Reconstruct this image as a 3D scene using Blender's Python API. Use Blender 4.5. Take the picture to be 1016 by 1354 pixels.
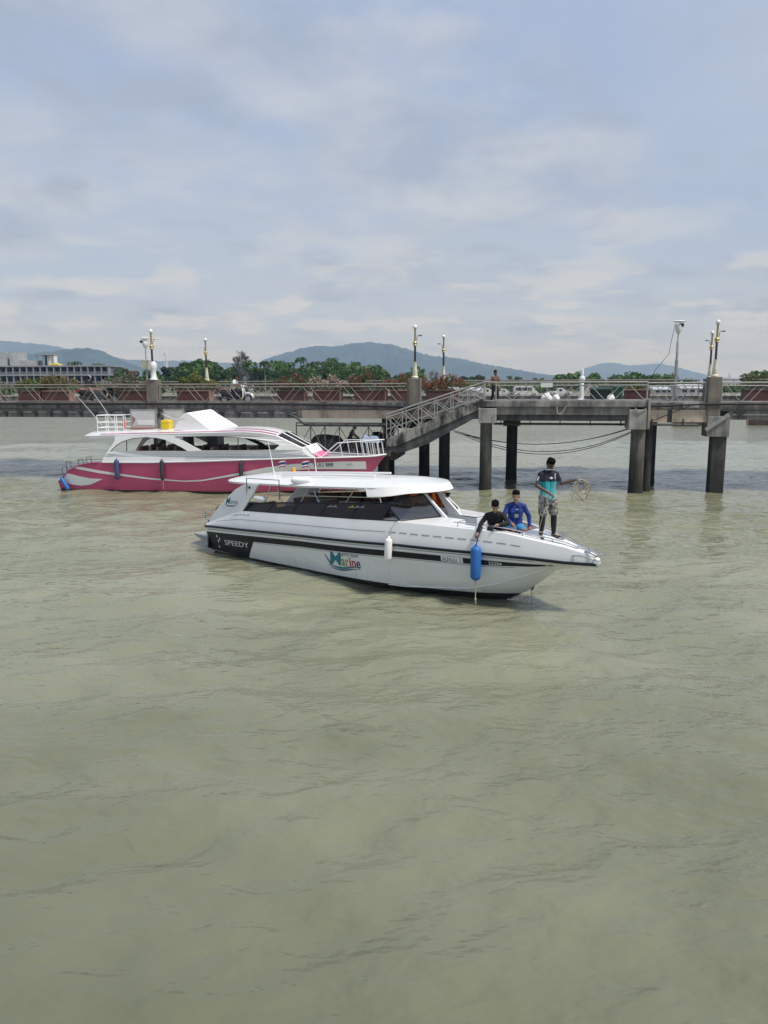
import bpy, bmesh, math, random
import numpy as np
from mathutils import Vector, Matrix, Quaternion, noise
from mathutils.geometry import tessellate_polygon

for o in list(bpy.data.objects):
    bpy.data.objects.remove(o, do_unlink=True)
scene = bpy.context.scene
COL = scene.collection
RNG = random.Random(7)
R = math.radians

# ------------------------------------------------------------------ camera
cam_d = bpy.data.cameras.new('camera')
cam = bpy.data.objects.new('camera', cam_d)
COL.objects.link(cam)
cam_d.sensor_fit = 'HORIZONTAL'
cam_d.sensor_width = 36.0
cam_d.lens = 36.0 * 1017 / 1016
cam_d.clip_start = 0.1
cam_d.clip_end = 30000
PITCH = math.atan(172 / 1017)
cam.location = (0, 0, 4.8)
cam.rotation_euler = (Matrix.Rotation(math.pi / 2 - PITCH, 3, 'X') @ Matrix.Rotation(R(-0.22), 3, 'Z')).to_euler()
scene.camera = cam

# ------------------------------------------------------------------ world, sun, exposure
SUN_TO = Vector((0.44, -0.30, 0.86)).normalized()
world = bpy.data.worlds.new('World')
scene.world = world
world.use_nodes = True
wn = world.node_tree
for n_ in list(wn.nodes):
    wn.nodes.remove(n_)


def N(tree, kind, **kw):
    n = tree.nodes.new(kind)
    for k, v in kw.items():
        if k.startswith('i_'):
            key = k[2:]
            key = int(key) if key.isdigit() else key
            n.inputs[key].default_value = v
        else:
            setattr(n, k, v)
    return n


def L(tree, a, b):
    tree.links.new(a, b)


def ramp(tree, stops, interp='LINEAR'):
    n = tree.nodes.new('ShaderNodeValToRGB')
    n.color_ramp.interpolation = interp
    el = n.color_ramp.elements
    while len(el) < len(stops):
        el.new(0.5)
    for e, (p, c) in zip(el, stops):
        e.position = p
        e.color = (c[0], c[1], c[2], 1) if not isinstance(c, (int, float)) else (c, c, c, 1)
    return n


def mixrgb(tree, fac, a, b, blend='MIX'):
    n = tree.nodes.new('ShaderNodeMix')
    n.data_type = 'RGBA'
    n.blend_type = blend
    n.clamp_factor = True
    for sock, val in ((n.inputs[0], fac), (n.inputs[6], a), (n.inputs[7], b)):
        if hasattr(val, 'is_linked'):
            tree.links.new(val, sock)
        elif isinstance(val, (int, float)):
            sock.default_value = val
        else:
            sock.default_value = (val[0], val[1], val[2], 1)
    return n.outputs[2]


def math_node(tree, op, a, b=None, clamp=False):
    n = tree.nodes.new('ShaderNodeMath')
    n.operation = op
    n.use_clamp = clamp
    for i, val in enumerate((a, b)):
        if val is None:
            continue
        if hasattr(val, 'is_linked'):
            tree.links.new(val, n.inputs[i])
        else:
            n.inputs[i].default_value = val
    return n.outputs[0]


sky = N(wn, 'ShaderNodeTexSky', sky_type='NISHITA', sun_disc=False)
sky.sun_elevation = math.asin(SUN_TO.z)
sky.sun_rotation = math.atan2(SUN_TO.x, SUN_TO.y)
sky.altitude = 0
sky.air_density = 1.0
sky.dust_density = 2.0
sky.ozone_density = 1.0
tc = N(wn, 'ShaderNodeTexCoord')
sep = N(wn, 'ShaderNodeSeparateXYZ')
L(wn, tc.outputs['Generated'], sep.inputs[0])
zc_ = math_node(wn, 'ADD', math_node(wn, 'MAXIMUM', sep.outputs[2], 0.0), 0.16)
comb = N(wn, 'ShaderNodeCombineXYZ')
L(wn, math_node(wn, 'DIVIDE', sep.outputs[0], zc_), comb.inputs[0])
L(wn, math_node(wn, 'DIVIDE', sep.outputs[1], zc_), comb.inputs[1])


def wnoise(scale, detail, rough, off, dist=0.0):
    mp = N(wn, 'ShaderNodeMapping')
    mp.inputs['Location'].default_value = off
    L(wn, comb.outputs[0], mp.inputs[0])
    n = N(wn, 'ShaderNodeTexNoise')
    n.inputs['Scale'].default_value = scale
    n.inputs['Detail'].default_value = detail
    n.inputs['Roughness'].default_value = rough
    n.inputs['Distortion'].default_value = dist
    L(wn, mp.outputs[0], n.inputs['Vector'])
    return n.outputs['Fac']


veil = ramp(wn, [(0.40, 0.0), (0.60, 1.0)])
L(wn, wnoise(0.55, 5, 0.5, (3.1, 1.7, 0.4), 0.4), veil.inputs[0])
puff = ramp(wn, [(0.47, 0.0), (0.60, 1.0)])
L(wn, wnoise(1.25, 9, 0.58, (5.3, 2.2, 2.0), 0.1), puff.inputs[0])
shade = ramp(wn, [(0.38, (3.4, 3.95, 4.95)), (0.62, (5.45, 5.7, 6.05))])
L(wn, wnoise(1.9, 8, 0.6, (0.3, 8.2, 1.0), 0.2), shade.inputs[0])
hz_f = math_node(wn, 'POWER', math_node(wn, 'SUBTRACT', 1.0, math_node(wn, 'MAXIMUM', sep.outputs[2], 0.0)), 5.0)
base_sky = mixrgb(wn, 0.78, sky.outputs[0], mixrgb(wn, hz_f, (3.25, 4.3, 6.65), (5.4, 5.75, 6.1)))
v1 = mixrgb(wn, math_node(wn, 'MULTIPLY', veil.outputs[0], 0.6), base_sky, (4.4, 5.0, 6.1))
v2 = mixrgb(wn, math_node(wn, 'MULTIPLY', puff.outputs[0], 0.65), v1, shade.outputs[0])
wisp = ramp(wn, [(0.55, 0.0), (0.67, 0.65)])
L(wn, wnoise(2.1, 7, 0.55, (9.1, 4.4, 3.0), 0.2), wisp.inputs[0])
v2 = mixrgb(wn, wisp.outputs[0], v2, (3.3, 3.8, 4.75))
cum = ramp(wn, [(0.50, 0.0), (0.60, 0.75)])
L(wn, wnoise(2.6, 8, 0.55, (2.4, 0.6, 7.0), 0.0), cum.inputs[0])
low_f = N(wn, 'ShaderNodeMapRange', i_1=0.24, i_2=0.10)
L(wn, sep.outputs[2], low_f.inputs[0])
v2 = mixrgb(wn, math_node(wn, 'MULTIPLY', cum.outputs[0], low_f.outputs[0]), v2, (5.9, 6.0, 6.1))
bg = N(wn, 'ShaderNodeBackground')
bg.inputs['Strength'].default_value = 0.105
L(wn, v2, bg.inputs[0])
wo = N(wn, 'ShaderNodeOutputWorld')
L(wn, bg.outputs[0], wo.inputs[0])

sun_d = bpy.data.lights.new('sun', 'SUN')
sun_d.energy = 3.7
sun_d.angle = R(9.0)
sun_d.color = (1.0, 0.95, 0.87)
sun = bpy.data.objects.new('sun', sun_d)
COL.objects.link(sun)
sun.location = (40, 20, 60)
sun.rotation_euler = SUN_TO.to_track_quat('Z', 'Y').to_euler()

scene.render.engine = 'CYCLES'
scene.cycles.use_denoising = True
scene.cycles.max_bounces = 8
scene.cycles.transparent_max_bounces = 12
scene.cycles.volume_bounces = 0
scene.view_settings.view_transform = 'Standard'
scene.view_settings.look = 'None'
scene.view_settings.gamma = 1.0
scene.view_settings.use_curve_mapping = False
scene.view_settings.exposure = 0.12


# ------------------------------------------------------------------ mesh helpers
class MB:
    def __init__(s):
        s.v = []
        s.f = []

    def add(s, vs, fs):
        b = len(s.v)
        s.v += [tuple(p) for p in vs]
        s.f += [tuple(i + b for i in f) for f in fs]
        return s

    def box(s, x0, x1, y0, y1, z0, z1):
        return s.hexa([(x0, y0, z0), (x1, y0, z0), (x1, y1, z0), (x0, y1, z0),
                       (x0, y0, z1), (x1, y0, z1), (x1, y1, z1), (x0, y1, z1)])

    def hexa(s, p):
        return s.add(p, [(3, 2, 1, 0), (4, 5, 6, 7), (0, 1, 5, 4), (1, 2, 6, 5), (2, 3, 7, 6), (3, 0, 4, 7)])

    def bar(s, p, q, w, h):
        p, q = Vector(p), Vector(q)
        d = (q - p).normalized()
        side = d.cross(Vector((0, 0, 1)))
        if side.length < 1e-4:
            side = Vector((1, 0, 0))
        side.normalize()
        up = side.cross(d)
        a, b = side * w / 2, up * h / 2
        return s.hexa([p - a - b, p + a - b, q + a - b, q - a - b, p - a + b, p + a + b, q + a + b, q - a + b])

    def loft(s, rings, caps=True, closed=True):
        n = len(rings[0])
        vs = [p for r in rings for p in r]
        fs = []
        for i in range(len(rings) - 1):
            for j in range(n if closed else n - 1):
                k = (j + 1) % n
                fs.append((i * n + j, i * n + k, (i + 1) * n + k, (i + 1) * n + j))
        if caps and closed:
            fs.append(tuple(reversed(range(n))))
            fs.append(tuple((len(rings) - 1) * n + j for j in range(n)))
        return s.add(vs, fs)

    def path(s, pts, r, n=8, r1=None):
        pts = [Vector(p) for p in pts]
        rings = []
        nrm = None
        for i, p in enumerate(pts):
            if i == 0:
                d = pts[1] - p
            elif i == len(pts) - 1:
                d = p - pts[i - 1]
            else:
                d = (pts[i + 1] - p).normalized() + (p - pts[i - 1]).normalized()
            if d.length < 1e-9:
                d = Vector((0, 0, 1))
            d.normalize()
            if nrm is None:
                nrm = d.cross(Vector((0.13, 0.21, 0.97)))
                if nrm.length < 0.05:
                    nrm = d.cross(Vector((1, 0, 0)))
            nrm = nrm - d * nrm.dot(d)
            nrm.normalize()
            b = d.cross(nrm)
            rr = r if r1 is None else r + (r1 - r) * i / (len(pts) - 1)
            rings.append([p + (nrm * math.cos(2 * math.pi * k / n) + b * math.sin(2 * math.pi * k / n)) * rr for k in range(n)])
        return s.loft(rings)

    def tube(s, p, q, r, n=8, r1=None):
        return s.path([p, q], r, n, r1)

    def lathe(s, prof, n=16, c=(0, 0, 0)):
        rings = [[(c[0] + r * math.cos(2 * math.pi * k / n), c[1] + r * math.sin(2 * math.pi * k / n), c[2] + z) for k in range(n)] for r, z in prof]
        return s.loft(rings)

    def ell(s, c, rx, ry=None, rz=None, nu=14, nv=8, M=None):
        ry = rx if ry is None else ry
        rz = rx if rz is None else rz
        rings = []
        for i in range(nv + 1):
            a = -math.pi / 2 + math.pi * (0.02 + 0.96 * i / nv)
            ring = []
            for k in range(nu):
                t = 2 * math.pi * k / nu
                p = Vector((rx * math.cos(a) * math.cos(t), ry * math.cos(a) * math.sin(t), rz * math.sin(a)))
                if M is not None:
                    p = M @ p
                ring.append(p + Vector(c))
            rings.append(ring)
        return s.loft(rings)

    def capsule(s, p, q, r0, r1, n=10):
        p, q = Vector(p), Vector(q)
        d = q - p
        if d.length < 1e-6:
            d = Vector((0, 0, 1e-4))
        d.normalize()
        a = d.cross(Vector((0.3, 0.9, 0.2)))
        if a.length < 0.05:
            a = d.cross(Vector((1, 0, 0)))
        a.normalize()
        b = d.cross(a)
        rings = []
        for i in range(1, 5):
            t = -math.pi / 2 + (math.pi / 2) * i / 4.0
            rings.append([p + d * (r0 * math.sin(t)) + (a * math.cos(2 * math.pi * k / n) + b * math.sin(2 * math.pi * k / n)) * r0 * math.cos(t) for k in range(n)])
        for i in range(0, 4):
            t = (math.pi / 2) * i / 4.0
            rings.append([q + d * (r1 * math.sin(t)) + (a * math.cos(2 * math.pi * k / n) + b * math.sin(2 * math.pi * k / n)) * r1 * math.cos(t) for k in range(n)])
        return s.loft(rings)

    def prism(s, poly, fn0, fn1):
        """polygon (2d) between the two mappings fn0, fn1 -> 3d"""
        n = len(poly)
        a = [fn0(*p) for p in poly]
        b = [fn1(*p) for p in poly]
        fs = [tuple(reversed(range(n))), tuple(range(n, 2 * n))]
        for i in range(n):
            j = (i + 1) % n
            fs.append((i, j, n + j, n + i))
        return s.add(a + b, fs)

    def holed(s, loops, fn0, fn1):
        """polygon with holes, extruded between two mappings"""
        flat = [p for l in loops for p in l]
        tris = tessellate_polygon([[Vector((p[0], p[1], 0)) for p in l] for l in loops])
        n = len(flat)
        fs = [tuple(t) for t in tris] + [tuple(n + i for i in reversed(t)) for t in tris]
        b = 0
        for l in loops:
            m = len(l)
            for i in range(m):
                j = (i + 1) % m
                fs.append((b + i, b + j, n + b + j, n + b + i))
            b += m
        return s.add([fn0(*p) for p in flat] + [fn1(*p) for p in flat], fs)

    def mesh(s, name, smooth=False):
        me = bpy.data.meshes.new(name)
        me.from_pydata([tuple(p) for p in s.v], [], s.f)
        bm = bmesh.new()
        bm.from_mesh(me)
        bmesh.ops.recalc_face_normals(bm, faces=bm.faces)
        bm.to_mesh(me)
        bm.free()
        if smooth:
            me.polygons.foreach_set('use_smooth', [True] * len(me.polygons))
            try:
                me.set_sharp_from_angle(angle=R(smooth if smooth is not True else 40))
            except Exception:
                pass
        return me


def link(name, me, mat=None, parent=None, loc=None, rot=None):
    o = bpy.data.objects.new(name, me)
    COL.objects.link(o)
    if mat is not None and me is not None and len(me.materials) == 0:
        me.materials.append(mat)
    if parent is not None:
        o.parent = parent
    if loc is not None:
        o.location = loc
    if rot is not None:
        o.rotation_euler = rot
    return o


def ob(name, mb, mat, parent=None, smooth=False, loc=None, rot=None, bevel=0):
    o = link(name, mb.mesh(name, smooth), mat, parent, loc, rot)
    if bevel:
        m = o.modifiers.new('bevel', 'BEVEL')
        m.width = bevel
        m.segments = 2
        m.limit_method = 'ANGLE'
        m.angle_limit = R(40)
    return o


def tag(o, label, cat, group=None):
    o['label'] = label
    o['category'] = cat
    if group:
        o['group'] = group
    return o


class Frame:
    def __init__(s, o, th):
        s.o = Vector(o)
        s.th = th

    def w(s, p):
        c, n = math.cos(s.th), math.sin(s.th)
        return Vector((s.o.x + p[0] * c + p[1] * n, s.o.y - p[0] * n + p[1] * c, s.o.z + p[2]))


WORLD = Frame((0, 0, 0), 0)
PIER = Frame((14.6, 33.1, 0), R(10))
SB = Frame((-4.0, 22.66, 0), R(42))
PB = Frame((-13.94, 36.05, 0), R(8.5))


def thing(name, label, cat, p=(0, 0, 0), frame=WORLD, rot=0.0, group=None):
    o = link(name, None)
    o.empty_display_size = 0.2
    o.location = frame.w(p)
    o.rotation_euler = (0, 0, -frame.th + rot)
    return tag(o, label, cat, group)


def place(o, p, frame, rot=0.0):
    o.location = frame.w(p)
    o.rotation_euler = (0, 0, -frame.th + rot)
    return o


def copy_tree(o, parent=None):
    c = o.copy()
    COL.objects.link(c)
    c.parent = parent
    for ch in list(o.children):
        copy_tree(ch, c)
    return c


def tbl(*pairs):
    xs = [p[0] for p in pairs]
    ys = [p[1] for p in pairs]
    return lambda x: float(np.interp(x, xs, ys))


# ------------------------------------------------------------------ materials
def mat(name, col, rough=0.5, metal=0.0, var=0.12, scale=3.0, bump=0.0, bscale=30.0, spec=0.5, coat=0.0, detail=5, stretch=None, tint=None):
    m = bpy.data.materials.new(name)
    m.use_nodes = True
    t = m.node_tree
    p = t.nodes['Principled BSDF']
    p.inputs['Roughness'].default_value = rough
    p.inputs['Metallic'].default_value = metal
    p.inputs['Specular IOR Level'].default_value = spec
    p.inputs['Coat Weight'].default_value = coat
    c = N(t, 'ShaderNodeTexCoord')
    src = c.outputs['Object']
    if stretch:
        mp = N(t, 'ShaderNodeMapping')
        mp.inputs['Scale'].default_value = stretch
        L(t, src, mp.inputs[0])
        src = mp.outputs[0]
    nz = N(t, 'ShaderNodeTexNoise')
    nz.inputs['Scale'].default_value = scale
    nz.inputs['Detail'].default_value = detail
    L(t, src, nz.inputs['Vector'])
    lo = tint if tint else [x * (1 - var) for x in col]
    hi = [min(1, x * (1 + var * 0.7)) for x in col]
    r = ramp(t, [(0.3, lo), (0.7, hi)])
    L(t, nz.outputs['Fac'], r.inputs[0])
    L(t, r.outputs[0], p.inputs['Base Color'])
    if bump:
        n2 = N(t, 'ShaderNodeTexNoise')
        n2.inputs['Scale'].default_value = bscale
        n2.inputs['Detail'].default_value = 6
        L(t, src, n2.inputs['Vector'])
        b = N(t, 'ShaderNodeBump')
        b.inputs['Strength'].default_value = bump
        b.inputs['Distance'].default_value = 0.02
        L(t, n2.outputs['Fac'], b.inputs['Height'])
        L(t, b.outputs[0], p.inputs['Normal'])
    return m


def concrete(name, col, dark, lo=0.42, hi=0.62, tide=None):
    """weathered concrete: blotches, vertical streaks, and (piles) a wet tide band"""
    m = bpy.data.materials.new(name)
    m.use_nodes = True
    t = m.node_tree
    p = t.nodes['Principled BSDF']
    p.inputs['Roughness'].default_value = 0.85
    c = N(t, 'ShaderNodeTexCoord')
    mp = N(t, 'ShaderNodeMapping')
    mp.inputs['Scale'].default_value = (2.2, 2.2, 0.35)
    L(t, c.outputs['Object'], mp.inputs[0])
    a = N(t, 'ShaderNodeTexNoise', i_Scale=1.6, i_Detail=8.0, i_Roughness=0.65)
    L(t, mp.outputs[0], a.inputs['Vector'])
    b = N(t, 'ShaderNodeTexNoise', i_Scale=1.1, i_Detail=7.0, i_Roughness=0.6)
    L(t, c.outputs['Object'], b.inputs['Vector'])
    s = math_node(t, 'MULTIPLY', math_node(t, 'ADD', a.outputs['Fac'], b.outputs['Fac']), 0.5)
    r = ramp(t, [(lo, dark), (hi, col)])
    L(t, s, r.inputs[0])
    out = r.outputs[0]
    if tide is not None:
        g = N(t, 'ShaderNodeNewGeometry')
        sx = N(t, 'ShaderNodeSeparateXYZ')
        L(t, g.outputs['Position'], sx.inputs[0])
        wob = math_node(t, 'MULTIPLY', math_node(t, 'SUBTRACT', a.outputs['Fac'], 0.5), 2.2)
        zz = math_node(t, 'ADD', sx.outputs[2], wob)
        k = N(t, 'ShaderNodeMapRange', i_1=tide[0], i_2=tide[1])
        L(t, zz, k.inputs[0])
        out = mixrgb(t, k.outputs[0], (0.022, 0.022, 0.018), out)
    L(t, out, p.inputs['Base Color'])
    n2 = N(t, 'ShaderNodeTexNoise', i_Scale=22.0, i_Detail=8.0)
    L(t, c.outputs['Object'], n2.inputs['Vector'])
    bp = N(t, 'ShaderNodeBump')
    bp.inputs['Strength'].default_value = 0.5
    bp.inputs['Distance'].default_value = 0.03
    L(t, n2.outputs['Fac'], bp.inputs['Height'])
    L(t, bp.outputs[0], p.inputs['Normal'])
    return m


def tinted_glass(name, tint, gloss=0.12):
    m = bpy.data.materials.new(name)
    m.use_nodes = True
    t = m.node_tree
    t.nodes.remove(t.nodes['Principled BSDF'])
    tr = N(t, 'ShaderNodeBsdfTransparent')
    tr.inputs[0].default_value = (*tint, 1)
    gl = N(t, 'ShaderNodeBsdfGlossy')
    gl.inputs['Roughness'].default_value = 0.06
    fr = N(t, 'ShaderNodeFresnel')
    fr.inputs[0].default_value = 1.5
    k = math_node(t, 'ADD', fr.outputs[0], gloss * 0.25)
    mx = N(t, 'ShaderNodeMixShader')
    L(t, k, mx.inputs[0])
    L(t, tr.outputs[0], mx.inputs[1])
    L(t, gl.outputs[0], mx.inputs[2])
    L(t, mx.outputs[0], t.nodes['Material Output'].inputs[0])
    return m


def painted_hull(name, col, anti, zline, xslope=0.0, rough=0.25, dirt=0.12):
    """glossy gelcoat above a painted waterline, antifouling below it"""
    m = bpy.data.materials.new(name)
    m.use_nodes = True
    t = m.node_tree
    p = t.nodes['Principled BSDF']
    p.inputs['Roughness'].default_value = rough
    p.inputs['Coat Weight'].default_value = 0.3
    c = N(t, 'ShaderNodeTexCoord')
    sx = N(t, 'ShaderNodeSeparateXYZ')
    L(t, c.outputs['Object'], sx.inputs[0])
    zz = math_node(t, 'SUBTRACT', sx.outputs[2], math_node(t, 'MULTIPLY', sx.outputs[0], xslope))
    nz = N(t, 'ShaderNodeTexNoise', i_Scale=1.3, i_Detail=7.0, i_Roughness=0.6)
    mp = N(t, 'ShaderNodeMapping')
    mp.inputs['Scale'].default_value = (0.8, 0.8, 3.0)
    L(t, c.outputs['Object'], mp.inputs[0])
    L(t, mp.outputs[0], nz.inputs['Vector'])
    r0 = ramp(t, [(0.35, [x * (1 - dirt) for x in col]), (0.65, col)])
    L(t, nz.outputs['Fac'], r0.inputs[0])
    st = N(t, 'ShaderNodeTexNoise', i_Scale=2.2, i_Detail=6.0, i_Roughness=0.7)
    mp2 = N(t, 'ShaderNodeMapping')
    mp2.inputs['Scale'].default_value = (3.0, 3.0, 0.5)
    L(t, c.outputs['Object'], mp2.inputs[0])
    L(t, mp2.outputs[0], st.inputs['Vector'])
    sk = ramp(t, [(0.55, 0.0), (0.78, 0.55)])
    L(t, st.outputs['Fac'], sk.inputs[0])
    low = N(t, 'ShaderNodeMapRange', i_1=0.75, i_2=0.05)
    L(t, zz, low.inputs[0])
    class _R:
        outputs = [mixrgb(t, math_node(t, 'MULTIPLY', sk.outputs[0], low.outputs[0]), r0.outputs[0], (0.30 * (0.4 + col[0]), 0.26 * (0.4 + col[1]), 0.18 * (0.4 + col[2])))]
    r = _R
    zw = math_node(t, 'ADD', zz, math_node(t, 'MULTIPLY', math_node(t, 'SUBTRACT', nz.outputs['Fac'], 0.5), 0.03))
    k = N(t, 'ShaderNodeMapRange', i_1=zline - 0.01, i_2=zline + 0.01)
    L(t, zw, k.inputs[0])
    L(t, mixrgb(t, k.outputs[0], anti, r.outputs[0]), p.inputs['Base Color'])
    return m


def foliage(name, a, b, c=None, scale=0.6):
    m = bpy.data.materials.new(name)
    m.use_nodes = True
    t = m.node_tree
    p = t.nodes['Principled BSDF']
    p.inputs['Roughness'].default_value = 0.6
    p.inputs['Specular IOR Level'].default_value = 0.25
    g = N(t, 'ShaderNodeNewGeometry')
    oi = N(t, 'ShaderNodeObjectInfo')
    tcn = N(t, 'ShaderNodeTexCoord')
    nz = N(t, 'ShaderNodeTexNoise', i_Scale=scale, i_Detail=3.0)
    L(t, tcn.outputs['Object'], nz.inputs['Vector'])
    s = math_node(t, 'ADD', math_node(t, 'MULTIPLY', g.outputs['Random Per Island'], 0.5), math_node(t, 'MULTIPLY', nz.outputs['Fac'], 0.5))
    r = ramp(t, [(0.2, a), (0.75, b)] if c is None else [(0.15, a), (0.5, b), (0.85, c)])
    L(t, s, r.inputs[0])
    hs = N(t, 'ShaderNodeHueSaturation')
    L(t, math_node(t, 'ADD', math_node(t, 'MULTIPLY', oi.outputs['Random'], 0.06), 0.47), hs.inputs['Hue'])
    L(t, math_node(t, 'ADD', math_node(t, 'MULTIPLY', oi.outputs['Random'], 0.5), 0.75), hs.inputs['Value'])
    L(t, r.outputs[0], hs.inputs['Color'])
    L(t, hs.outputs[0], p.inputs['Base Color'])
    tl = N(t, 'ShaderNodeBsdfTranslucent')
    L(t, hs.outputs[0], tl.inputs[0])
    mx = N(t, 'ShaderNodeMixShader')
    mx.inputs[0].default_value = 0.25
    L(t, p.outputs[0], mx.inputs[1])
    L(t, tl.outputs[0], mx.inputs[2])
    L(t, mx.outputs[0], t.nodes['Material Output'].inputs[0])
    return m


M = {}
M['white'] = mat('white_gelcoat', (0.78, 0.79, 0.78), 0.28, var=0.05, scale=1.2, coat=0.3)
M['offwhite'] = mat('offwhite_paint', (0.70, 0.71, 0.70), 0.4, var=0.07, scale=2)
M['canvas'] = mat('white_canvas', (0.82, 0.82, 0.81), 0.7, var=0.04, scale=2, bump=0.15, bscale=6)
M['black'] = mat('black_gloss', (0.009, 0.010, 0.016), 0.4, var=0.3, spec=0.3)
M['rubber'] = mat('black_rubber', (0.02, 0.02, 0.022), 0.7, var=0.3)
M['chrome'] = mat('stainless_steel', (0.62, 0.63, 0.64), 0.22, 1.0, var=0.1)
M['galv'] = mat('galvanised_rail', (0.34, 0.34, 0.32), 0.5, 0.35, var=0.25, scale=5)
M['rustrail'] = mat('worn_steel_rail', (0.26, 0.245, 0.22), 0.7, 0.1, var=0.35, scale=4, tint=(0.13, 0.095, 0.07))
M['darksteel'] = mat('dark_steel', (0.07, 0.075, 0.08), 0.5, 0.4, var=0.3)
M['seat'] = mat('dark_vinyl', (0.22, 0.12, 0.10), 0.5, var=0.3)
M['deckgrey'] = mat('grey_deck', (0.30, 0.31, 0.31), 0.6, var=0.12)
M['cabin_floor'] = mat('brown_cabin_sole', (0.12, 0.09, 0.075), 0.6, var=0.2)
M['glass'] = tinted_glass('smoked_acrylic', (0.25, 0.185, 0.175), 0.0)
M['glass2'] = tinted_glass('dark_windscreen', (0.16, 0.17, 0.20), 0.5)
M['blue'] = mat('blue_fender', (0.02, 0.13, 0.42), 0.5, var=0.15)
M['navy'] = mat('faded_navy_fender', (0.045, 0.065, 0.16), 0.6, var=0.25)
M['charcoal'] = mat('charcoal_fender', (0.035, 0.035, 0.045), 0.65, var=0.3)
M['orange'] = mat('orange_vest', (0.75, 0.17, 0.02), 0.7, var=0.2, scale=9)
M['amber'] = mat('amber_lens', (0.75, 0.33, 0.03), 0.3, var=0.05)
M['pink'] = mat('pink_gelcoat', (0.40, 0.07, 0.19), 0.3, var=0.12, scale=1.5, coat=0.2)
M['pinkcloth'] = mat('pink_cloth', (0.75, 0.16, 0.33), 0.8, var=0.15)
M['yellow'] = mat('yellow_plastic', (0.72, 0.52, 0.03), 0.5, var=0.12)
M['red'] = mat('red_paint', (0.55, 0.03, 0.05), 0.5, var=0.1)
M['rope'] = mat('rope', (0.38, 0.35, 0.26), 0.9, var=0.2, scale=40)
M['bluerope'] = mat('blue_rope', (0.03, 0.06, 0.16), 0.9, var=0.2)
M['gold'] = mat('gold_paint', (0.40, 0.33, 0.14), 0.4, 0.25, var=0.2, scale=6)
M['cream'] = mat('cream_paint', (0.62, 0.58, 0.45), 0.6, var=0.15, scale=5)
M['globe'] = mat('opal_globe', (0.82, 0.82, 0.80), 0.25, var=0.03)
M['lampblack'] = mat('black_lamp_paint', (0.02, 0.02, 0.025), 0.4, var=0.3)
M['plinth'] = concrete('plinth_concrete', (0.23, 0.205, 0.17), (0.11, 0.095, 0.08))
M['conc'] = concrete('pier_concrete', (0.34, 0.33, 0.305), (0.12, 0.115, 0.105))
M['kerb'] = concrete('stained_kerb', (0.30, 0.29, 0.27), (0.04, 0.041, 0.042), 0.40, 0.62)
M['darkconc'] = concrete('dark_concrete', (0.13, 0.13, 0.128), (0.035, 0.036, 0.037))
M['parapet'] = concrete('mossy_parapet', (0.30, 0.295, 0.265), (0.025, 0.025, 0.022), 0.45, 0.57)
M['cap'] = concrete('pale_cap', (0.42, 0.41, 0.385), (0.19, 0.185, 0.17))
M['beige'] = concrete('beige_girder', (0.56, 0.46, 0.36), (0.25, 0.20, 0.155), 0.36, 0.50)
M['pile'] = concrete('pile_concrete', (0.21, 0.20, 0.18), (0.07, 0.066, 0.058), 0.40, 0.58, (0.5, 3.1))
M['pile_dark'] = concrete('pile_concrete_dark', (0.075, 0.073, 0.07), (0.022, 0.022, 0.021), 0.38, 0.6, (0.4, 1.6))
M['asphalt'] = mat('pier_road', (0.16, 0.155, 0.145), 0.9, var=0.2, bump=0.2)
M['brick'] = mat('planter_tile', (0.105, 0.045, 0.038), 0.75, var=0.3, scale=6)
M['terracotta'] = mat('planter_end', (0.27, 0.15, 0.125), 0.8, var=0.2)
M['soil'] = mat('soil', (0.05, 0.035, 0.025), 0.95, var=0.3)
M['bark'] = mat('bark', (0.13, 0.10, 0.08), 0.9, var=0.3, bump=0.4)
M['palebark'] = mat('pale_trunk', (0.30, 0.27, 0.22), 0.9, var=0.25)
M['leaf'] = foliage('leaves', (0.022, 0.05, 0.012), (0.075, 0.125, 0.03), (0.12, 0.17, 0.05))
M['darkleaf'] = foliage('dark_leaves', (0.014, 0.032, 0.012), (0.04, 0.075, 0.028))
M['palmleaf'] = foliage('palm_leaves', (0.018, 0.042, 0.015), (0.055, 0.095, 0.035))
M['needle'] = foliage('casuarina_needles', (0.04, 0.05, 0.035), (0.10, 0.115, 0.08))
M['bract_red'] = foliage('red_bracts', (0.22, 0.035, 0.05), (0.36, 0.09, 0.10), scale=2)
M['bract_pink'] = foliage('pink_bracts', (0.50, 0.22, 0.28), (0.75, 0.55, 0.52), scale=2)
M['bract_rust'] = foliage('rust_bracts', (0.20, 0.10, 0.06), (0.30, 0.16, 0.10), scale=2)
M['bract_yellow'] = foliage('yellow_bracts', (0.20, 0.22, 0.05), (0.40, 0.38, 0.08), scale=2)
M['hill'] = mat('forested_hill', (0.022, 0.045, 0.030), 0.95, var=0.55, scale=0.010, detail=10, bump=0.0)
M['land'] = mat('shore_ground', (0.20, 0.19, 0.155), 0.95, var=0.25, scale=0.1)
M['bldg'] = mat('hotel_concrete', (0.29, 0.30, 0.31), 0.8, var=0.2, scale=0.4)
M['bldgwhite'] = mat('hotel_white', (0.38, 0.39, 0.40), 0.7, var=0.2, scale=0.5)
M['bldgdark'] = mat('hotel_recess', (0.10, 0.115, 0.135), 0.6, var=0.4, scale=0.5)
M['winglass'] = mat('window_glass', (0.05, 0.07, 0.09), 0.1, var=0.4, scale=0.7)
M['tyre'] = mat('tyre', (0.015, 0.015, 0.016), 0.8, var=0.2)
M['carwhite'] = mat('car_white', (0.55, 0.55, 0.54), 0.3, var=0.04)
M['carglass'] = mat('car_glass', (0.03, 0.035, 0.04), 0.08, var=0.2)
M['greenbin'] = mat('green_bin', (0.02, 0.075, 0.045), 0.5, var=0.2)
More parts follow.
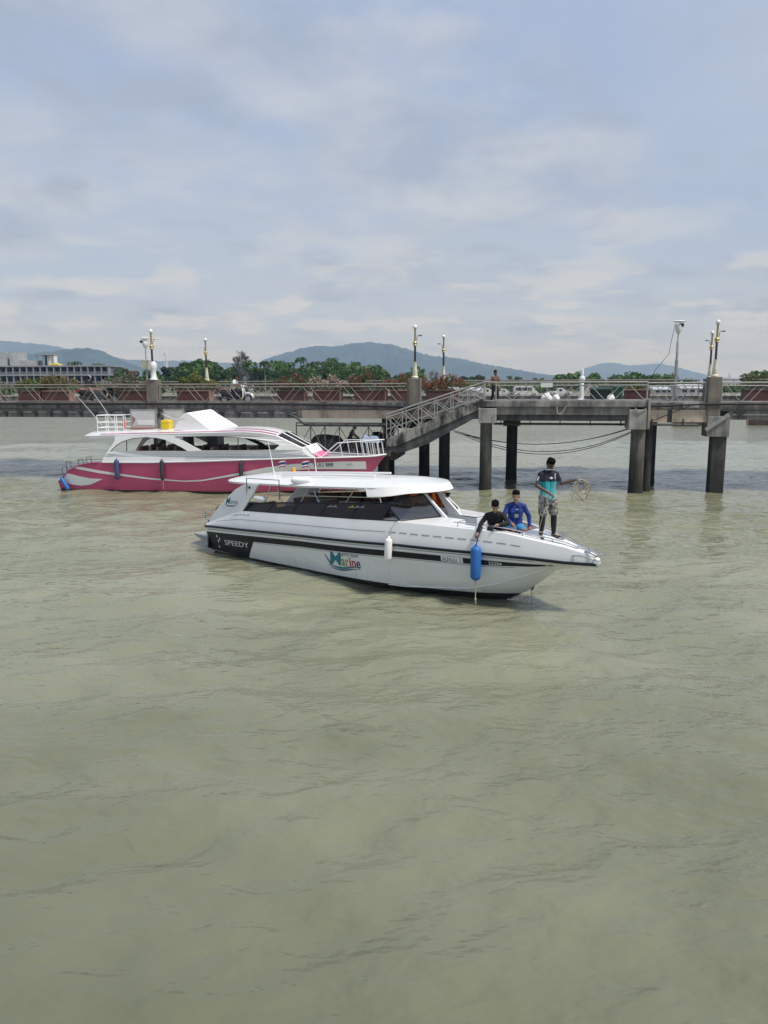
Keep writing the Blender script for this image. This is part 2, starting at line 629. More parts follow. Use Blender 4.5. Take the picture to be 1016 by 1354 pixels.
M['darkbin'] = mat('dark_green_bin', (0.012, 0.03, 0.024), 0.5, var=0.2)
M['sack'] = mat('white_sack', (0.74, 0.74, 0.72), 0.8, var=0.1, bump=0.3, bscale=9)
M['tarp'] = mat('dark_tarpaulin', (0.022, 0.024, 0.03), 0.65, var=0.4, bump=0.4, bscale=5)
M['greytarp'] = mat('grey_tarpaulin', (0.11, 0.12, 0.11), 0.75, var=0.3, bump=0.4, bscale=5)
M['bluecloth'] = mat('pale_blue_cloth', (0.34, 0.42, 0.58), 0.8, var=0.2)
M['banner'] = mat('faded_banner', (0.52, 0.53, 0.52), 0.6, var=0.08, scale=3)
M['skin'] = mat('skin', (0.16, 0.085, 0.055), 0.55, var=0.12)
M['skin2'] = mat('skin_light', (0.34, 0.20, 0.14), 0.55, var=0.12)
M['skindark'] = mat('skin_dark', (0.09, 0.05, 0.036), 0.5, var=0.12)
M['hair'] = mat('black_hair', (0.006, 0.0055, 0.005), 0.95, var=0.4, bump=0.5, bscale=60, spec=0.1)
M['eye'] = mat('eye', (0.03, 0.02, 0.02), 0.2, var=0.1)
M['lip'] = mat('lips', (0.13, 0.05, 0.045), 0.5, var=0.1)
M['blackcloth'] = mat('black_cloth', (0.010, 0.011, 0.014), 0.85, var=0.35, bump=0.3, bscale=14)
M['navycloth'] = mat('navy_cloth', (0.012, 0.014, 0.030), 0.85, var=0.35, bump=0.3, bscale=14)
M['purple'] = mat('purple_cloth', (0.05, 0.03, 0.06), 0.85, var=0.3)
M['whitecloth'] = mat('white_cloth', (0.68, 0.68, 0.66), 0.85, var=0.1, bump=0.3, bscale=14)
M['text_white'] = mat('white_lettering', (0.80, 0.80, 0.80), 0.5, var=0.02)
M['text_dark'] = mat('dark_lettering', (0.03, 0.05, 0.11), 0.5, var=0.02)
M['text_grey'] = mat('grey_lettering', (0.28, 0.30, 0.33), 0.5, var=0.02)
M['teal'] = mat('teal_print', (0.01, 0.17, 0.22), 0.5, var=0.1)
M['deepblue'] = mat('blue_print', (0.015, 0.08, 0.20), 0.5, var=0.1)
M['green_p'] = mat('green_print', (0.15, 0.32, 0.08), 0.5, var=0.1)
M['orange_p'] = mat('orange_print', (0.55, 0.20, 0.03), 0.5, var=0.1)
M['red_p'] = mat('red_print', (0.40, 0.03, 0.05), 0.5, var=0.1)
M['yellow_p'] = mat('yellow_print', (0.60, 0.48, 0.03), 0.5, var=0.1)
M['flagred'] = mat('flag_red', (0.50, 0.03, 0.06), 0.8, var=0.1)
M['flagblue'] = mat('flag_blue', (0.03, 0.04, 0.18), 0.8, var=0.1)
M['stone'] = mat('brown_stone', (0.12, 0.09, 0.07), 0.9, var=0.3)
M['roofgrey'] = mat('sheet_roof', (0.42, 0.44, 0.46), 0.6, var=0.15, scale=0.6)


def banded(name, stops, axis=2, lo=0.0, hi=1.0, rough=0.85, wob=0.06):
    """printed cloth: colour bands along an axis with a wavy border"""
    m = bpy.data.materials.new(name)
    m.use_nodes = True
    t = m.node_tree
    p = t.nodes['Principled BSDF']
    p.inputs['Roughness'].default_value = rough
    c = N(t, 'ShaderNodeTexCoord')
    sx = N(t, 'ShaderNodeSeparateXYZ')
    L(t, c.outputs['Object'], sx.inputs[0])
    nz = N(t, 'ShaderNodeTexNoise', i_Scale=6.0, i_Detail=3.0)
    L(t, c.outputs['Object'], nz.inputs['Vector'])
    v = math_node(t, 'ADD', sx.outputs[axis], math_node(t, 'MULTIPLY', math_node(t, 'SUBTRACT', nz.outputs['Fac'], 0.5), wob))
    k = N(t, 'ShaderNodeMapRange', i_1=lo, i_2=hi)
    L(t, v, k.inputs[0])
    r = ramp(t, stops)
    L(t, k.outputs[0], r.inputs[0])
    L(t, r.outputs[0], p.inputs['Base Color'])
    b = N(t, 'ShaderNodeBump')
    b.inputs['Strength'].default_value = 0.35
    b.inputs['Distance'].default_value = 0.02
    n3 = N(t, 'ShaderNodeTexNoise', i_Scale=13.0, i_Detail=3.0)
    L(t, c.outputs['Object'], n3.inputs['Vector'])
    L(t, n3.outputs['Fac'], b.inputs['Height'])
    L(t, b.outputs[0], p.inputs['Normal'])
    return m


def checked(name):
    m = bpy.data.materials.new(name)
    m.use_nodes = True
    t = m.node_tree
    p = t.nodes['Principled BSDF']
    p.inputs['Roughness'].default_value = 0.9
    c = N(t, 'ShaderNodeTexCoord')
    v = N(t, 'ShaderNodeTexVoronoi', i_Scale=22.0)
    v.distance = 'CHEBYCHEV'
    L(t, c.outputs['Object'], v.inputs['Vector'])
    w = N(t, 'ShaderNodeTexNoise', i_Scale=9.0, i_Detail=4.0)
    L(t, c.outputs['Object'], w.inputs['Vector'])
    s = math_node(t, 'ADD', math_node(t, 'MULTIPLY', v.outputs['Distance'], 0.9), math_node(t, 'MULTIPLY', w.outputs['Fac'], 0.6))
    r = ramp(t, [(0.46, (0.025, 0.025, 0.03)), (0.62, (0.13, 0.125, 0.12)), (0.80, (0.42, 0.40, 0.37))])
    L(t, s, r.inputs[0])
    L(t, r.outputs[0], p.inputs['Base Color'])
    return m


M['rashguard'] = banded('teal_black_shirt', [(0.0, (0.16, 0.40, 0.46)), (0.3, (0.05, 0.36, 0.42)), (0.53, (0.03, 0.34, 0.38)), (0.60, (0.012, 0.014, 0.03)), (1.0, (0.012, 0.014, 0.03))], 2, 0.86, 1.44)
M['shorts'] = checked('patterned_shorts')
M['blueshirt'] = mat('blue_long_sleeve', (0.015, 0.05, 0.26), 0.85, var=0.4, scale=7, bump=0.3, bscale=12, tint=(0.008, 0.02, 0.10))
M['redshorts'] = banded('red_blue_shorts', [(0.0, (0.50, 0.03, 0.03)), (0.58, (0.55, 0.05, 0.05)), (0.66, (0.06, 0.30, 0.52)), (1.0, (0.05, 0.26, 0.50))], 2, 0.30, 0.52)

# ------------------------------------------------------------------ water
def build_water():
    def grade(start, stop, d0, k, kmax_after, far):
        out = [start]
        while out[-1] < far:
            p = out[-1]
            d = max(d0, k * abs(p))
            if abs(p) > stop:
                d = max(d, kmax_after * abs(p))
            out.append(p + d)
        return out
    ys = [-400.0, -120.0, -40.0, -15.0, -6.0, -2.0] + grade(0.0, 62.0, 0.085, 0.0062, 0.08, 9000.0)
    xp = grade(0.0, 34.0, 0.085, 0.012, 0.10, 9000.0)
    xs = [-p for p in reversed(xp[1:])] + xp
    xs, ys = np.array(xs), np.array(ys)
    X, Y = np.meshgrid(xs, ys)
    dx = np.gradient(xs)[None, :]
    dy = np.gradient(ys)[:, None]
    sp = np.maximum(dx, dy) * np.ones_like(X)
    rng = np.random.RandomState(5)
    Z = np.zeros_like(X)
    # slow patches that vary how ruffled the surface is
    patch = 0.75 + 0.35 * np.sin(X * 0.21 + 1.3 + 0.8 * np.sin(Y * 0.13)) * np.sin(Y * 0.17 + 0.4 + 0.6 * np.sin(X * 0.11))
    lam = np.concatenate([rng.uniform(2.6, 6.5, 9), rng.uniform(1.0, 2.6, 16), rng.uniform(0.4, 1.0, 24)])
    for l in lam:
        th = rng.normal(math.pi / 2 + 0.25, 0.85)
        k = 2 * math.pi / l
        st = 0.022 if l > 2.6 else (0.036 if l > 1.0 else 0.034)
        a = st / k
        w = np.exp(-(sp * 3.2 / l) ** 2)
        ph = rng.uniform(0, 6.28)
        wx = X + 0.35 * l * np.sin(Y * k * 0.31 + ph * 2)
        arg = k * (math.cos(th) * wx + math.sin(th) * Y) + ph
        Z += a * w * (np.sin(arg) + 0.18 * np.cos(2 * arg)) * (patch if l < 2.6 else 1.0)
    nx, ny = len(xs), len(ys)
    co = np.stack([X, Y, Z], -1).reshape(-1, 3)
    idx = np.arange(nx * ny).reshape(ny, nx)
    quads = np.stack([idx[:-1, :-1], idx[:-1, 1:], idx[1:, 1:], idx[1:, :-1]], -1).reshape(-1, 4)
    me = bpy.data.meshes.new('water')
    me.vertices.add(len(co))
    me.vertices.foreach_set('co', co.ravel())
    me.loops.add(quads.size)
    me.loops.foreach_set('vertex_index', quads.ravel())
    me.polygons.add(len(quads))
    me.polygons.foreach_set('loop_start', np.arange(0, quads.size, 4))
    me.polygons.foreach_set('loop_total', np.full(len(quads), 4))
    me.polygons.foreach_set('use_smooth', np.ones(len(quads), bool))
    me.update()
    me.validate()
    m = bpy.data.materials.new('murky_sea_water')
    m.use_nodes = True
    t = m.node_tree
    p = t.nodes['Principled BSDF']
    p.inputs['IOR'].default_value = 1.54
    p.inputs['Roughness'].default_value = 0.06
    g = N(t, 'ShaderNodeNewGeometry')
    mp = N(t, 'ShaderNodeMapping')
    mp.inputs['Scale'].default_value = (0.55, 1.0, 1.0)
    L(t, g.outputs['Position'], mp.inputs[0])
    big = N(t, 'ShaderNodeTexNoise', i_Scale=0.22, i_Detail=4.0)
    L(t, mp.outputs[0], big.inputs['Vector'])
    r = ramp(t, [(0.3, (0.126, 0.132, 0.077)), (0.7, (0.166, 0.170, 0.106))])
    L(t, big.outputs['Fac'], r.inputs[0])
    # base colour lightened with distance, standing in for sky reflection on the water
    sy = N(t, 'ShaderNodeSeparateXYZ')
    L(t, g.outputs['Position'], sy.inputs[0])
    far_sheen = N(t, 'ShaderNodeMapRange', i_1=5.0, i_2=17.0)
    L(t, math_node(t, 'ADD', sy.outputs[1], math_node(t, 'MULTIPLY', math_node(t, 'SUBTRACT', big.outputs['Fac'], 0.5), 14.0)), far_sheen.inputs[0])
    L(t, mixrgb(t, far_sheen.outputs[0], r.outputs[0], mixrgb(t, 1.0, r.outputs[0], (1.55, 1.53, 1.66), 'MULTIPLY')), p.inputs['Base Color'])
    a = N(t, 'ShaderNodeTexNoise', i_Scale=3.2, i_Detail=2.0, i_Roughness=0.5, i_Distortion=0.4)
    L(t, mp.outputs[0], a.inputs['Vector'])
    b = N(t, 'ShaderNodeTexNoise', i_Scale=8.0, i_Detail=2.0, i_Roughness=0.5)
    L(t, mp.outputs[0], b.inputs['Vector'])
    gust = N(t, 'ShaderNodeTexNoise', i_Scale=0.16, i_Detail=3.0)
    L(t, mp.outputs[0], gust.inputs['Vector'])
    gr = ramp(t, [(0.38, 0.45), (0.64, 1.0)])
    L(t, gust.outputs['Fac'], gr.inputs[0])
    h = math_node(t, 'ADD', a.outputs['Fac'], math_node(t, 'MULTIPLY', b.outputs['Fac'], math_node(t, 'MULTIPLY', gr.outputs[0], 0.50)))
    bp = N(t, 'ShaderNodeBump')
    bp.inputs['Strength'].default_value = 1.0
    bp.inputs['Distance'].default_value = 0.068
    L(t, h, bp.inputs['Height'])
    L(t, bp.outputs[0], p.inputs['Normal'])
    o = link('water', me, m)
    o['kind'] = 'structure'


build_water()

# ------------------------------------------------------------------ far shore and hills
mb = MB()
mb.box(-2600, 2600, 132, 9000, -2, 1.9)
o = ob('shore_ground', mb, M['land'])
o['kind'] = 'structure'


def hill(name, depth, pts, spread, seed, jag, px0=507.3):
    """a forested ridge: crest heights along x, falling to the plain in front and behind"""
    rs = np.random.RandomState(seed)
    F = 1017.0
    xs_t = [(px - px0) / F * depth for px, py in pts]
    zs_t = [4.8 + (505.0 - 0.00384 * (px - 508) - py) / F * depth for px, py in pts]
    n = 260
    xs = np.linspace(xs_t[0], xs_t[-1], n)
    crest = np.interp(xs, xs_t, zs_t)
    kern = np.ones(7) / 7
    crest = np.convolve(np.pad(crest, 3, 'edge'), kern, 'valid')
    rows = 34
    V, Fc = [], []
    for j in range(rows):
        s = -1 + 2 * j / (rows - 1)
        for i in range(n):
            fall = max(0.0, 1 - abs(s)) ** (0.85 if s < 0 else 1.1)
            ridge = noise.noise(Vector((xs[i] / depth * 22, s * 2.2, seed))) * 0.30 + noise.noise(Vector((xs[i] / depth * 60, s * 6, seed + 4))) * 0.14
            hgt = max(0.0, crest[i]) * fall * (1 + ridge * (1 - fall) * 2.2)
            hgt += jag * (rs.rand() - 0.35) * (1.0 if hgt > 4 else 0)
            wob = noise.noise(Vector((xs[i] / depth * 9, 3.3, seed))) * spread * 0.2
            V.append((xs[i], depth + s * spread + wob, max(hgt, -2.0) + 1.5))
    for j in range(rows - 1):
        for i in range(n - 1):
            a = j * n + i
            Fc.append((a, a + 1, a + n + 1, a + n))
    mbh = MB().add(V, Fc)
    o = ob(name, mbh, M['hill'], smooth=60)
    o['kind'] = 'structure'


hill('hill_main', 4300, [(300, 505), (335, 490), (350, 477), (380, 468), (400, 462), (420, 459), (445, 460), (470, 456), (490, 454), (520, 458), (550, 468), (572, 473), (600, 474), (620, 479), (650, 484), (680, 489), (700, 493), (730, 498), (770, 504), (800, 506)], 700, 3, 9)
hill('hill_left_far', 5600, [(-420, 500), (-300, 470), (-150, 455), (0, 450), (15, 452), (54, 455), (84, 459), (130, 468), (180, 477), (215, 478), (260, 477), (300, 480), (350, 483), (420, 490), (480, 505)], 800, 11, 10)
hill('hill_left', 3300, [(-500, 505), (-330, 480), (-160, 468), (-60, 470), (40, 470), (86, 464), (113, 460), (138, 464), (150, 470), (160, 476), (180, 484), (205, 490), (240, 498), (280, 506)], 500, 17, 7)
hill('hill_right', 6800, [(690, 506), (745, 498), (770, 487), (790, 481), (810, 479), (830, 484), (850, 482), (870, 481), (890, 486), (905, 495), (925, 500), (960, 502), (1100, 496), (1250, 490), (1400, 505)], 900, 23, 10)


# ------------------------------------------------------------------ trees
def leaf_cloud(mbx, centres, count, size, rs, flat=0.6, outward=True):
    """small leaf-clump faces spread through lobes"""
    wts = np.array([c[3] ** 2 for c in centres])
    wts = wts / wts.sum()
    for _ in range(count):
        c = centres[rs.choice(len(centres), p=wts)]
        d = rs.normal(size=3)
        d /= np.linalg.norm(d)
        rr = c[3] * (0.55 + 0.5 * rs.rand() ** 0.6)
        p = np.array(c[:3]) + d * rr * np.array([1, 1, flat])
        q = Quaternion(rs.normal(size=4)).normalized()
        s = size * (0.55 + 0.9 * rs.rand())
        mbx.add([q @ Vector((-s, -s * 0.5, 0)) + Vector(p), q @ Vector((s * 0.2, -s * 0.7, 0.1 * s)) + Vector(p), q @ Vector((s, s * 0.2, 0)) + Vector(p), q @ Vector((-s * 0.1, s * 0.7, 0.1 * s)) + Vector(p)], [(0, 1, 2, 3)])


def tree_meshes(kind, seed):
    rs = np.random.RandomState(seed)
    tr, cr = MB(), MB()
    if kind == 'broad':
        H = 9.0
        tr.path([(0, 0, 0), (0.1, 0.1, 2), (0.0, 0.2, 4.5), (0.2, 0.1, 6)], 0.28, 7, 0.12)
        lobes = []
        for i in range(11):
            a = rs.uniform(0, 6.28)
            rad = rs.uniform(0.6, 3.0)
            z = rs.uniform(2.6, 7.3)
            rad *= 1.15 - 0.09 * max(0, z - 4)
            lobes.append((rad * math.cos(a), rad * math.sin(a), z, rs.uniform(1.0, 1.7)))
            tr.path([(0, 0.1, 2.2 + 0.2 * i), (lobes[-1][0] * 0.6, lobes[-1][1] * 0.6, z - 0.6), lobes[-1][:3]], 0.09, 5, 0.03)
        leaf_cloud(cr, lobes, 2100, 0.34, rs, 0.8)
    elif kind == 'casuarina':
        H = 13.0
        tr.path([(0, 0, 0), (0.1, 0, 4), (0.05, 0.1, 9), (0, 0, 12.6)], 0.22, 6, 0.03)
        for i in range(46):
            z = 2.5 + 9.8 * (i / 46.0)
            a = rs.uniform(0, 6.28)
            ln = (12.9 - z) * 0.26 + 0.5
            e = Vector((math.cos(a) * ln, math.sin(a) * ln, z + ln * 0.75))
            tr.path([(0, 0, z), e * 0.5 + Vector((0, 0, z * 0.5)), e], 0.035, 4, 0.012)
            for k in range(26):
                f = rs.uniform(0.3, 1.05)
                p = Vector((0, 0, z)).lerp(e, f) + Vector(rs.normal(size=3)) * 0.22
                d = Vector((rs.normal() * 0.25, rs.normal() * 0.25, 0.3)) + Vector((math.cos(a), math.sin(a), 0.9)) * 0.25
                w = d.cross(Vector((rs.normal(), rs.normal(), rs.normal()))).normalized() * 0.05
                cr.add([p - w, p + w, p + d * 1.2], [(0, 1, 2)])
    elif kind == 'palm':
        H = 11.0
        bend = rs.uniform(-0.8, 0.8)
        tr.path([(0, 0, 0), (bend * 0.2, 0, 4), (bend * 0.7, 0.1, 8), (bend, 0.2, 10)], 0.17, 6, 0.10)
        top = Vector((bend, 0.2, 10))
        for i in range(17):
            a = 6.28 * i / 17 + rs.uniform(-0.15, 0.15)
            up = rs.uniform(-0.3, 1.1)
            L_ = rs.uniform(2.1, 2.7)
            prev = None
            for k in range(7):
                f = k / 6
                p = top + Vector((math.cos(a), math.sin(a), 0)) * L_ * f * (1 - 0.15 * f) + Vector((0, 0, up * f * 1.3 - 2.0 * f * f))
                side = Vector((-math.sin(a), math.cos(a), 0)) * (0.42 * math.sin(math.pi * min(1, f * 0.9 + 0.1)) + 0.03)
                dr = Vector((0, 0, -0.28 * (side.length / 0.45)))
                cur = (p + side + dr, p, p - side + dr)
                if prev:
                    cr.add([prev[0], prev[1], cur[1], cur[0]], [(0, 1, 2, 3)])
                    cr.add([prev[1], prev[2], cur[2], cur[1]], [(0, 1, 2, 3)])
                prev = cur
    else:  # shrubby
        tr.path([(0, 0, 0), (0.1, 0, 1.5), (0, 0.1, 2.6)], 0.16, 6, 0.06)
        lobes = [(rs.uniform(-2, 2), rs.uniform(-1.6, 1.6), rs.uniform(0.8, 3.4), rs.uniform(0.8, 1.35)) for _ in range(10)]
        for l in lobes:
            tr.path([(0, 0, 0.8), l[:3]], 0.06, 4, 0.02)
        leaf_cloud(cr, lobes, 1100, 0.27, rs, 0.8)
    return tr.mesh('trunk', True), cr.mesh('crown')


TREE_LIB = {}
for kind, n_var in (('broad', 4), ('casuarina', 2), ('palm', 3), ('shrub', 2)):
    for k in range(n_var):
        TREE_LIB[kind, k] = tree_meshes(kind, 31 + k * 7 + len(kind))
MATS_T = {'broad': (M['bark'], M['leaf']), 'casuarina': (M['bark'], M['needle']), 'palm': (M['palebark'], M['palmleaf']), 'shrub': (M['bark'], M['leaf'])}
for (kind, k), (a, b) in TREE_LIB.items():
    a.materials.append(MATS_T[kind][0])
    b.materials.append(MATS_T[kind][1] if (kind, k) != ('broad', 3) else M['darkleaf'])
TREE_NAME = {'broad': 'broadleaf_tree', 'casuarina': 'casuarina_tree', 'palm': 'palm_tree', 'shrub': 'shrub_tree'}


def tree(kind, var, px, depth, height, label, group):
    H0 = {'broad': 9.0, 'casuarina': 13.0, 'palm': 11.0, 'shrub': 4.2}[kind]
    s = height / H0
    x = (px - 507.3) / 1017.0 * depth
    t = thing(TREE_NAME[kind], label, 'tree', (x, depth, 1.85), WORLD, RNG.uniform(0, 6.28), group)
    t.scale = (s * RNG.uniform(0.95, 1.15), s * RNG.uniform(0.95, 1.15), s)
    a, b = TREE_LIB[kind, var]
    link('trunk', a, None, t)
    link('crown', b, None, t)
    return t


def h_for(py, depth):
    return 4.8 + (505.0 - py) / 1017.0 * depth - 1.85


ZONES = [(150, 'beyond the hotel end'), (186, 'beside the hotel end'), (215, 'behind the urn lamp plinth'), (240, 'below the lattice telecom tower'), (262, 'behind the yellow green planter bush'), (300, 'behind the lamp post beside the scooter'), (345, 'above the scooter rider'), (365, 'just past the casuarinas'), (392, 'behind the dusty red bougainvillea'), (410, 'between the dusty red and pale pink bougainvilleas'), (444, 'behind the pale pink bougainvillea'), (470, 'just past the pale pink bougainvillea'), (505, 'behind the tall rust red bougainvillea'), (553, 'behind the brown lamp plinth'), (640, 'behind the red bougainvillea by the stairs'), (700, 'behind the walking man'), (725, 'behind the small white rail sign'), (765, 'beside the white ornamental pillar'), (812, 'behind the wide dark bin'), (858, 'behind the plain brown planter'), (885, 'beside the dome topped camera pole'), (970, 'near the plain lamp plinth'), (1200, 'behind the end planter')]


def tr(kind, var, px, py, depth, label, group):
    zone = [z for lim, z in ZONES if px < lim][0]
    noun = {'broad': 'broadleaf trees', 'palm': 'palms', 'casuarina': 'casuarinas', 'shrub': 'shrubs'}[kind]
    tree(kind, var, px, depth, h_for(py - (3 if kind == 'broad' and px < 510 else (5 if kind == 'palm' and 365 < px < 480 else 0)), depth), label + ' ' + zone, noun + ' ' + zone)


G_B, G_P, G_C = 'broadleaf trees along the far shore', 'palms rising over the shore woods', 'casuarinas behind the parked scooter'
LB = 'dense green broadleaf tree'
for px, py, d, v in [(160, 493, 230, 0), (178, 488, 245, 1), (205, 489, 235, 2), (222, 484, 250, 3), (240, 485, 225, 0), (255, 480, 240, 1), (270, 475, 236, 2), (284, 478, 250, 3), (298, 488, 228, 0), (312, 486, 240, 1), (340, 488, 230, 2), (352, 486, 245, 3), (366, 490, 225, 1), (380, 488, 238, 0), (392, 486, 228, 2), (404, 488, 246, 3), (418, 486, 232, 1), (430, 488, 226, 0), (442, 485, 238, 2), (452, 483, 232, 1), (463, 486, 245, 3), (474, 485, 230, 0), (486, 487, 240, 2), (498, 491, 236, 3), (512, 493, 242, 0), (528, 496, 240, 1), (545, 498, 236, 2), (610, 496, 260, 3), (622, 497, 250, 0), (634, 495, 245, 1)]:
    tr('broad', v, px, py, d, LB, G_B)
LR = 'low dark broadleaf tree'
for px, py, d, v in [(735, 498, 230, 3), (748, 496, 240, 3), (760, 499, 225, 0), (790, 500, 250, 2), (804, 499, 235, 0), (826, 496, 215, 1), (838, 495, 210, 1), (852, 496, 216, 2), (866, 498, 230, 0), (880, 500, 240, 3), (905, 501, 235, 2)]:
    tr('broad', v, px, py, d, LR, 'low trees behind the jetty')
for px, py, d, v in [(990, 497, 200, 3), (1004, 494, 195, 0), (1018, 493, 198, 3), (1036, 492, 200, 1)]:
    tr('broad', v, px, py, d, 'dark spreading tree', 'dark trees beyond the end planter')
for px, py, d, v in [(316, 471, 215, 0), (323, 465, 212, 1), (330, 470, 220, 0)]:
    tr('casuarina', v, px, py, d, 'tall wispy grey green casuarina in the clump', G_C)
tr('palm', 0, 353, 474, 205, 'slender palm with bare pale trunk', 'palms rising over the shore woods')
for px, py, d, v in [(372, 479, 235, 1), (387, 481, 240, 2), (400, 474, 232, 1), (412, 483, 240, 0), (420, 480, 236, 2), (433, 480, 238, 1), (440, 475, 230, 0), (452, 482, 242, 2), (472, 481, 238, 1), (410, 489, 222, 0), (427, 489, 220, 1), (450, 489, 224, 2)]:
    tr('palm', v, px, py, d, 'coconut palm poking out of the woods', G_P)
for px, py, d, v in [(161, 484, 236, 2), (232, 482, 246, 0), (103, 475, 300, 1), (110, 474, 300, 2), (135, 477, 300, 0), (142, 478, 300, 1)]:
    tr('palm', v, px, py, d, 'small palm rising', 'palms behind the hotel')
for px, py, d, v in [(671, 496, 200, 0), (681, 497, 198, 1), (685, 498, 205, 2), (705, 499, 220, 0), (714, 499, 222, 1), (536, 492, 230, 2)]:
    tr('palm', v, px, py, d, 'short round headed palm', 'short palms beyond the jetty')

rsw = np.random.RandomState(12)
mb = MB()
lobes = []
for i in range(640):
    px = rsw.uniform(-160, 1180)
    d = rsw.uniform(190, 300)
    if 560 < px < 730 or 900 < px < 985:
        zc = rsw.uniform(1.8, 3.6)
    elif px < 150:
        zc = rsw.uniform(1.5, 4.0)
    else:
        zc = rsw.uniform(2.2, 9.2 if 230 < px < 500 else 6.5)
    if 920 < px < 970:
        zc = rsw.uniform(1.5, 2.2)
    lobes.append(((px - 507) / 1017 * d, d, zc, rsw.uniform(1.2, 2.4)))
leaf_cloud(mb, lobes, 42000, 0.55, rsw, 0.8)
o = ob('woods', mb, M['leaf'])
o['kind'] = 'stuff'
o['label'] = 'unbroken belt of shrubs and woodland along the far shore'


# ------------------------------------------------------------------ hotel and other shore buildings
def shore_x(px, d):
    return (px - 507.3) / 1017.0 * d


def shore_z(py, d):
    return 4.8 + (506.5 - py) / 1017.0 * d


def hotel():
    d = 240.0
    x0, x1 = shore_x(-170, d), shore_x(149, d)
    t = thing('hotel_building', 'long grey hotel with two open balcony storeys and flat roof', 'building', (x0, d, 1.9), WORLD, 0)
    W = x1 - x0
    z1, z2, z3 = shore_z(509, d) - 1.9, shore_z(496, d) - 1.9, shore_z(484.5, d) - 1.9
    mbx = MB().box(0, W, 2.2, 14, 0, z3 - 0.15)
    ob('wall', mbx, M['bldgdark'], t)
    for zz in (z1, z2, z3):
        ob('floor_slab', MB().box(-0.3, W + 0.3, 0, 13.8, zz - 0.22, zz + 0.2), M['bldg'], t)
    nb = 36
    pm_col = MB().box(-0.16, 0.16, 0.1, 0.5, 0, 1).mesh('column')
    pm_col.materials.append(M['bldg'])
    pm_div = MB().box(-0.09, 0.09, 0.6, 2.2, 0, 1).mesh('partition')
    pm_div.materials.append(M['bldg'])
    pm_win = MB().box(-0.75, 0.75, 2.12, 2.19, 0.1, 0.85).mesh('window')
    pm_win.materials.append(M['winglass'])
    pm_rail = MB().box(-0.95, 0.95, 0.18, 0.24, 0.0, 0.9).mesh('balcony_panel')
    pm_rail.materials.append(tinted_glass('balcony_glass', (0.55, 0.6, 0.62), 0.6))
    for k in range(nb + 1):
        x = W * k / nb
        for za, zb in ((0.0, z1), (z1, z2), (z2, z3)):
            c = link('column', pm_col, None, t, (x, 0, za))
            c.scale = (1, 1, zb - za)
            c = link('partition', pm_div, None, t, (x, 0, za))
            c.scale = (1, 1, zb - za)
            if k < nb:
                c = link('window', pm_win, None, t, (x + W / nb / 2, 0, za + 0.2))
                c.scale = (0.9, 1, (zb - za) * 0.95)
                if za > 0:
                    link('balcony_panel', pm_rail, None, t, (x + W / nb / 2, 0, za + 0.18))
    for a, b, h, m in ((-4, 12, 4.0, 'bldgwhite'), (16, 28, 4.1, 'bldgwhite'), (28, 50, 1.6, 'bldgwhite')):
        xa, xb = shore_x(a, d) - x0, shore_x(b, d) - x0
        ob('roof_block', MB().box(xa, xb, 3, 9, z3 + 0.2, z3 + 0.2 + h), M[m], t)
    xa, xb = shore_x(50, d) - x0, shore_x(74, d) - x0
    r = ob('roof_pavilion', MB().box(xa, xb, 3, 9, z3 + 3.4, z3 + 3.75), M['bldg'], t)
    for xx in (xa + 0.3, xa + 2.2, xb - 2.0, xb - 0.4):
        ob('post', MB().box(xx - 0.15, xx + 0.15, 3.2, 3.5, z3 + 0.1, z3 + 3.4), M['bldg'], r)
    ob('back_wall', MB().box(xa + 1.2, xb - 1.5, 7, 7.4, z3 + 0.1, z3 + 3.4), M['bldgdark'], r)
    ob('wall_block', MB().box(xb - 2.0, xb - 0.1, 3.6, 6, z3 + 0.1, z3 + 3.3), M['offwhite'], r)
    ob('sunshade', MB().prism([(0, 0), (3.4, 0), (2.2, 0.6), (0.5, 0.4)], lambda a, b: (xb - 1 + a, 1.5, z3 + 0.3 + b), lambda a, b: (xb - 1 + a, 4, z3 + 0.3 + b)), M['yellow'], t)
    for k in range(14):
        xx = shore_x(90, d) - x0 + k * 1.0
        ob('roof_rail_post', MB().box(xx - 0.04, xx + 0.04, 1, 1.1, z3 + 0.2, z3 + 1.3), M['bldg'], t)


hotel()


def house(px0, px1, py0, py1, d, roof, label):
    xa, xb = shore_x(px0, d), shore_x(px1, d)
    t = thing('shore_house', label, 'building', ((xa + xb) / 2, d, 1.9), WORLD, 0)
    w = (xb - xa) / 2
    h = shore_z(py0, d) - 1.9
    hb_ = h * 0.62
    ob('wall', MB().box(-w, w, 0, 6, 0, hb_), M['offwhite'], t)
    ob('roof', MB().prism([(-0.6, hb_), (6.6, hb_), (3, h)], lambda a, b: (-w - 0.5, a, b), lambda a, b: (w + 0.5, a, b)), roof, t)
    for k in range(3):
        xx = -w + (k + 0.5) * 2 * w / 3
        ob('window', MB().box(xx - 0.5, xx + 0.5, -0.06, 0.05, hb_ * 0.35, hb_ * 0.8), M['winglass'], t)
    return t


house(896, 926, 511, 525, 165, M['roofgrey'], 'pale low house with grey sheet roof beside the plain lamp plinth')
house(862, 886, 514, 525, 175, M['roofgrey'], 'small low house behind the camera pole with dome top')
house(560, 580, 511, 525, 170, M['bldgwhite'], 'small white house behind the red bougainvillea')
house(605, 640, 514, 525, 168, M['roofgrey'], 'wide low grey roofed shed behind the stair railing')


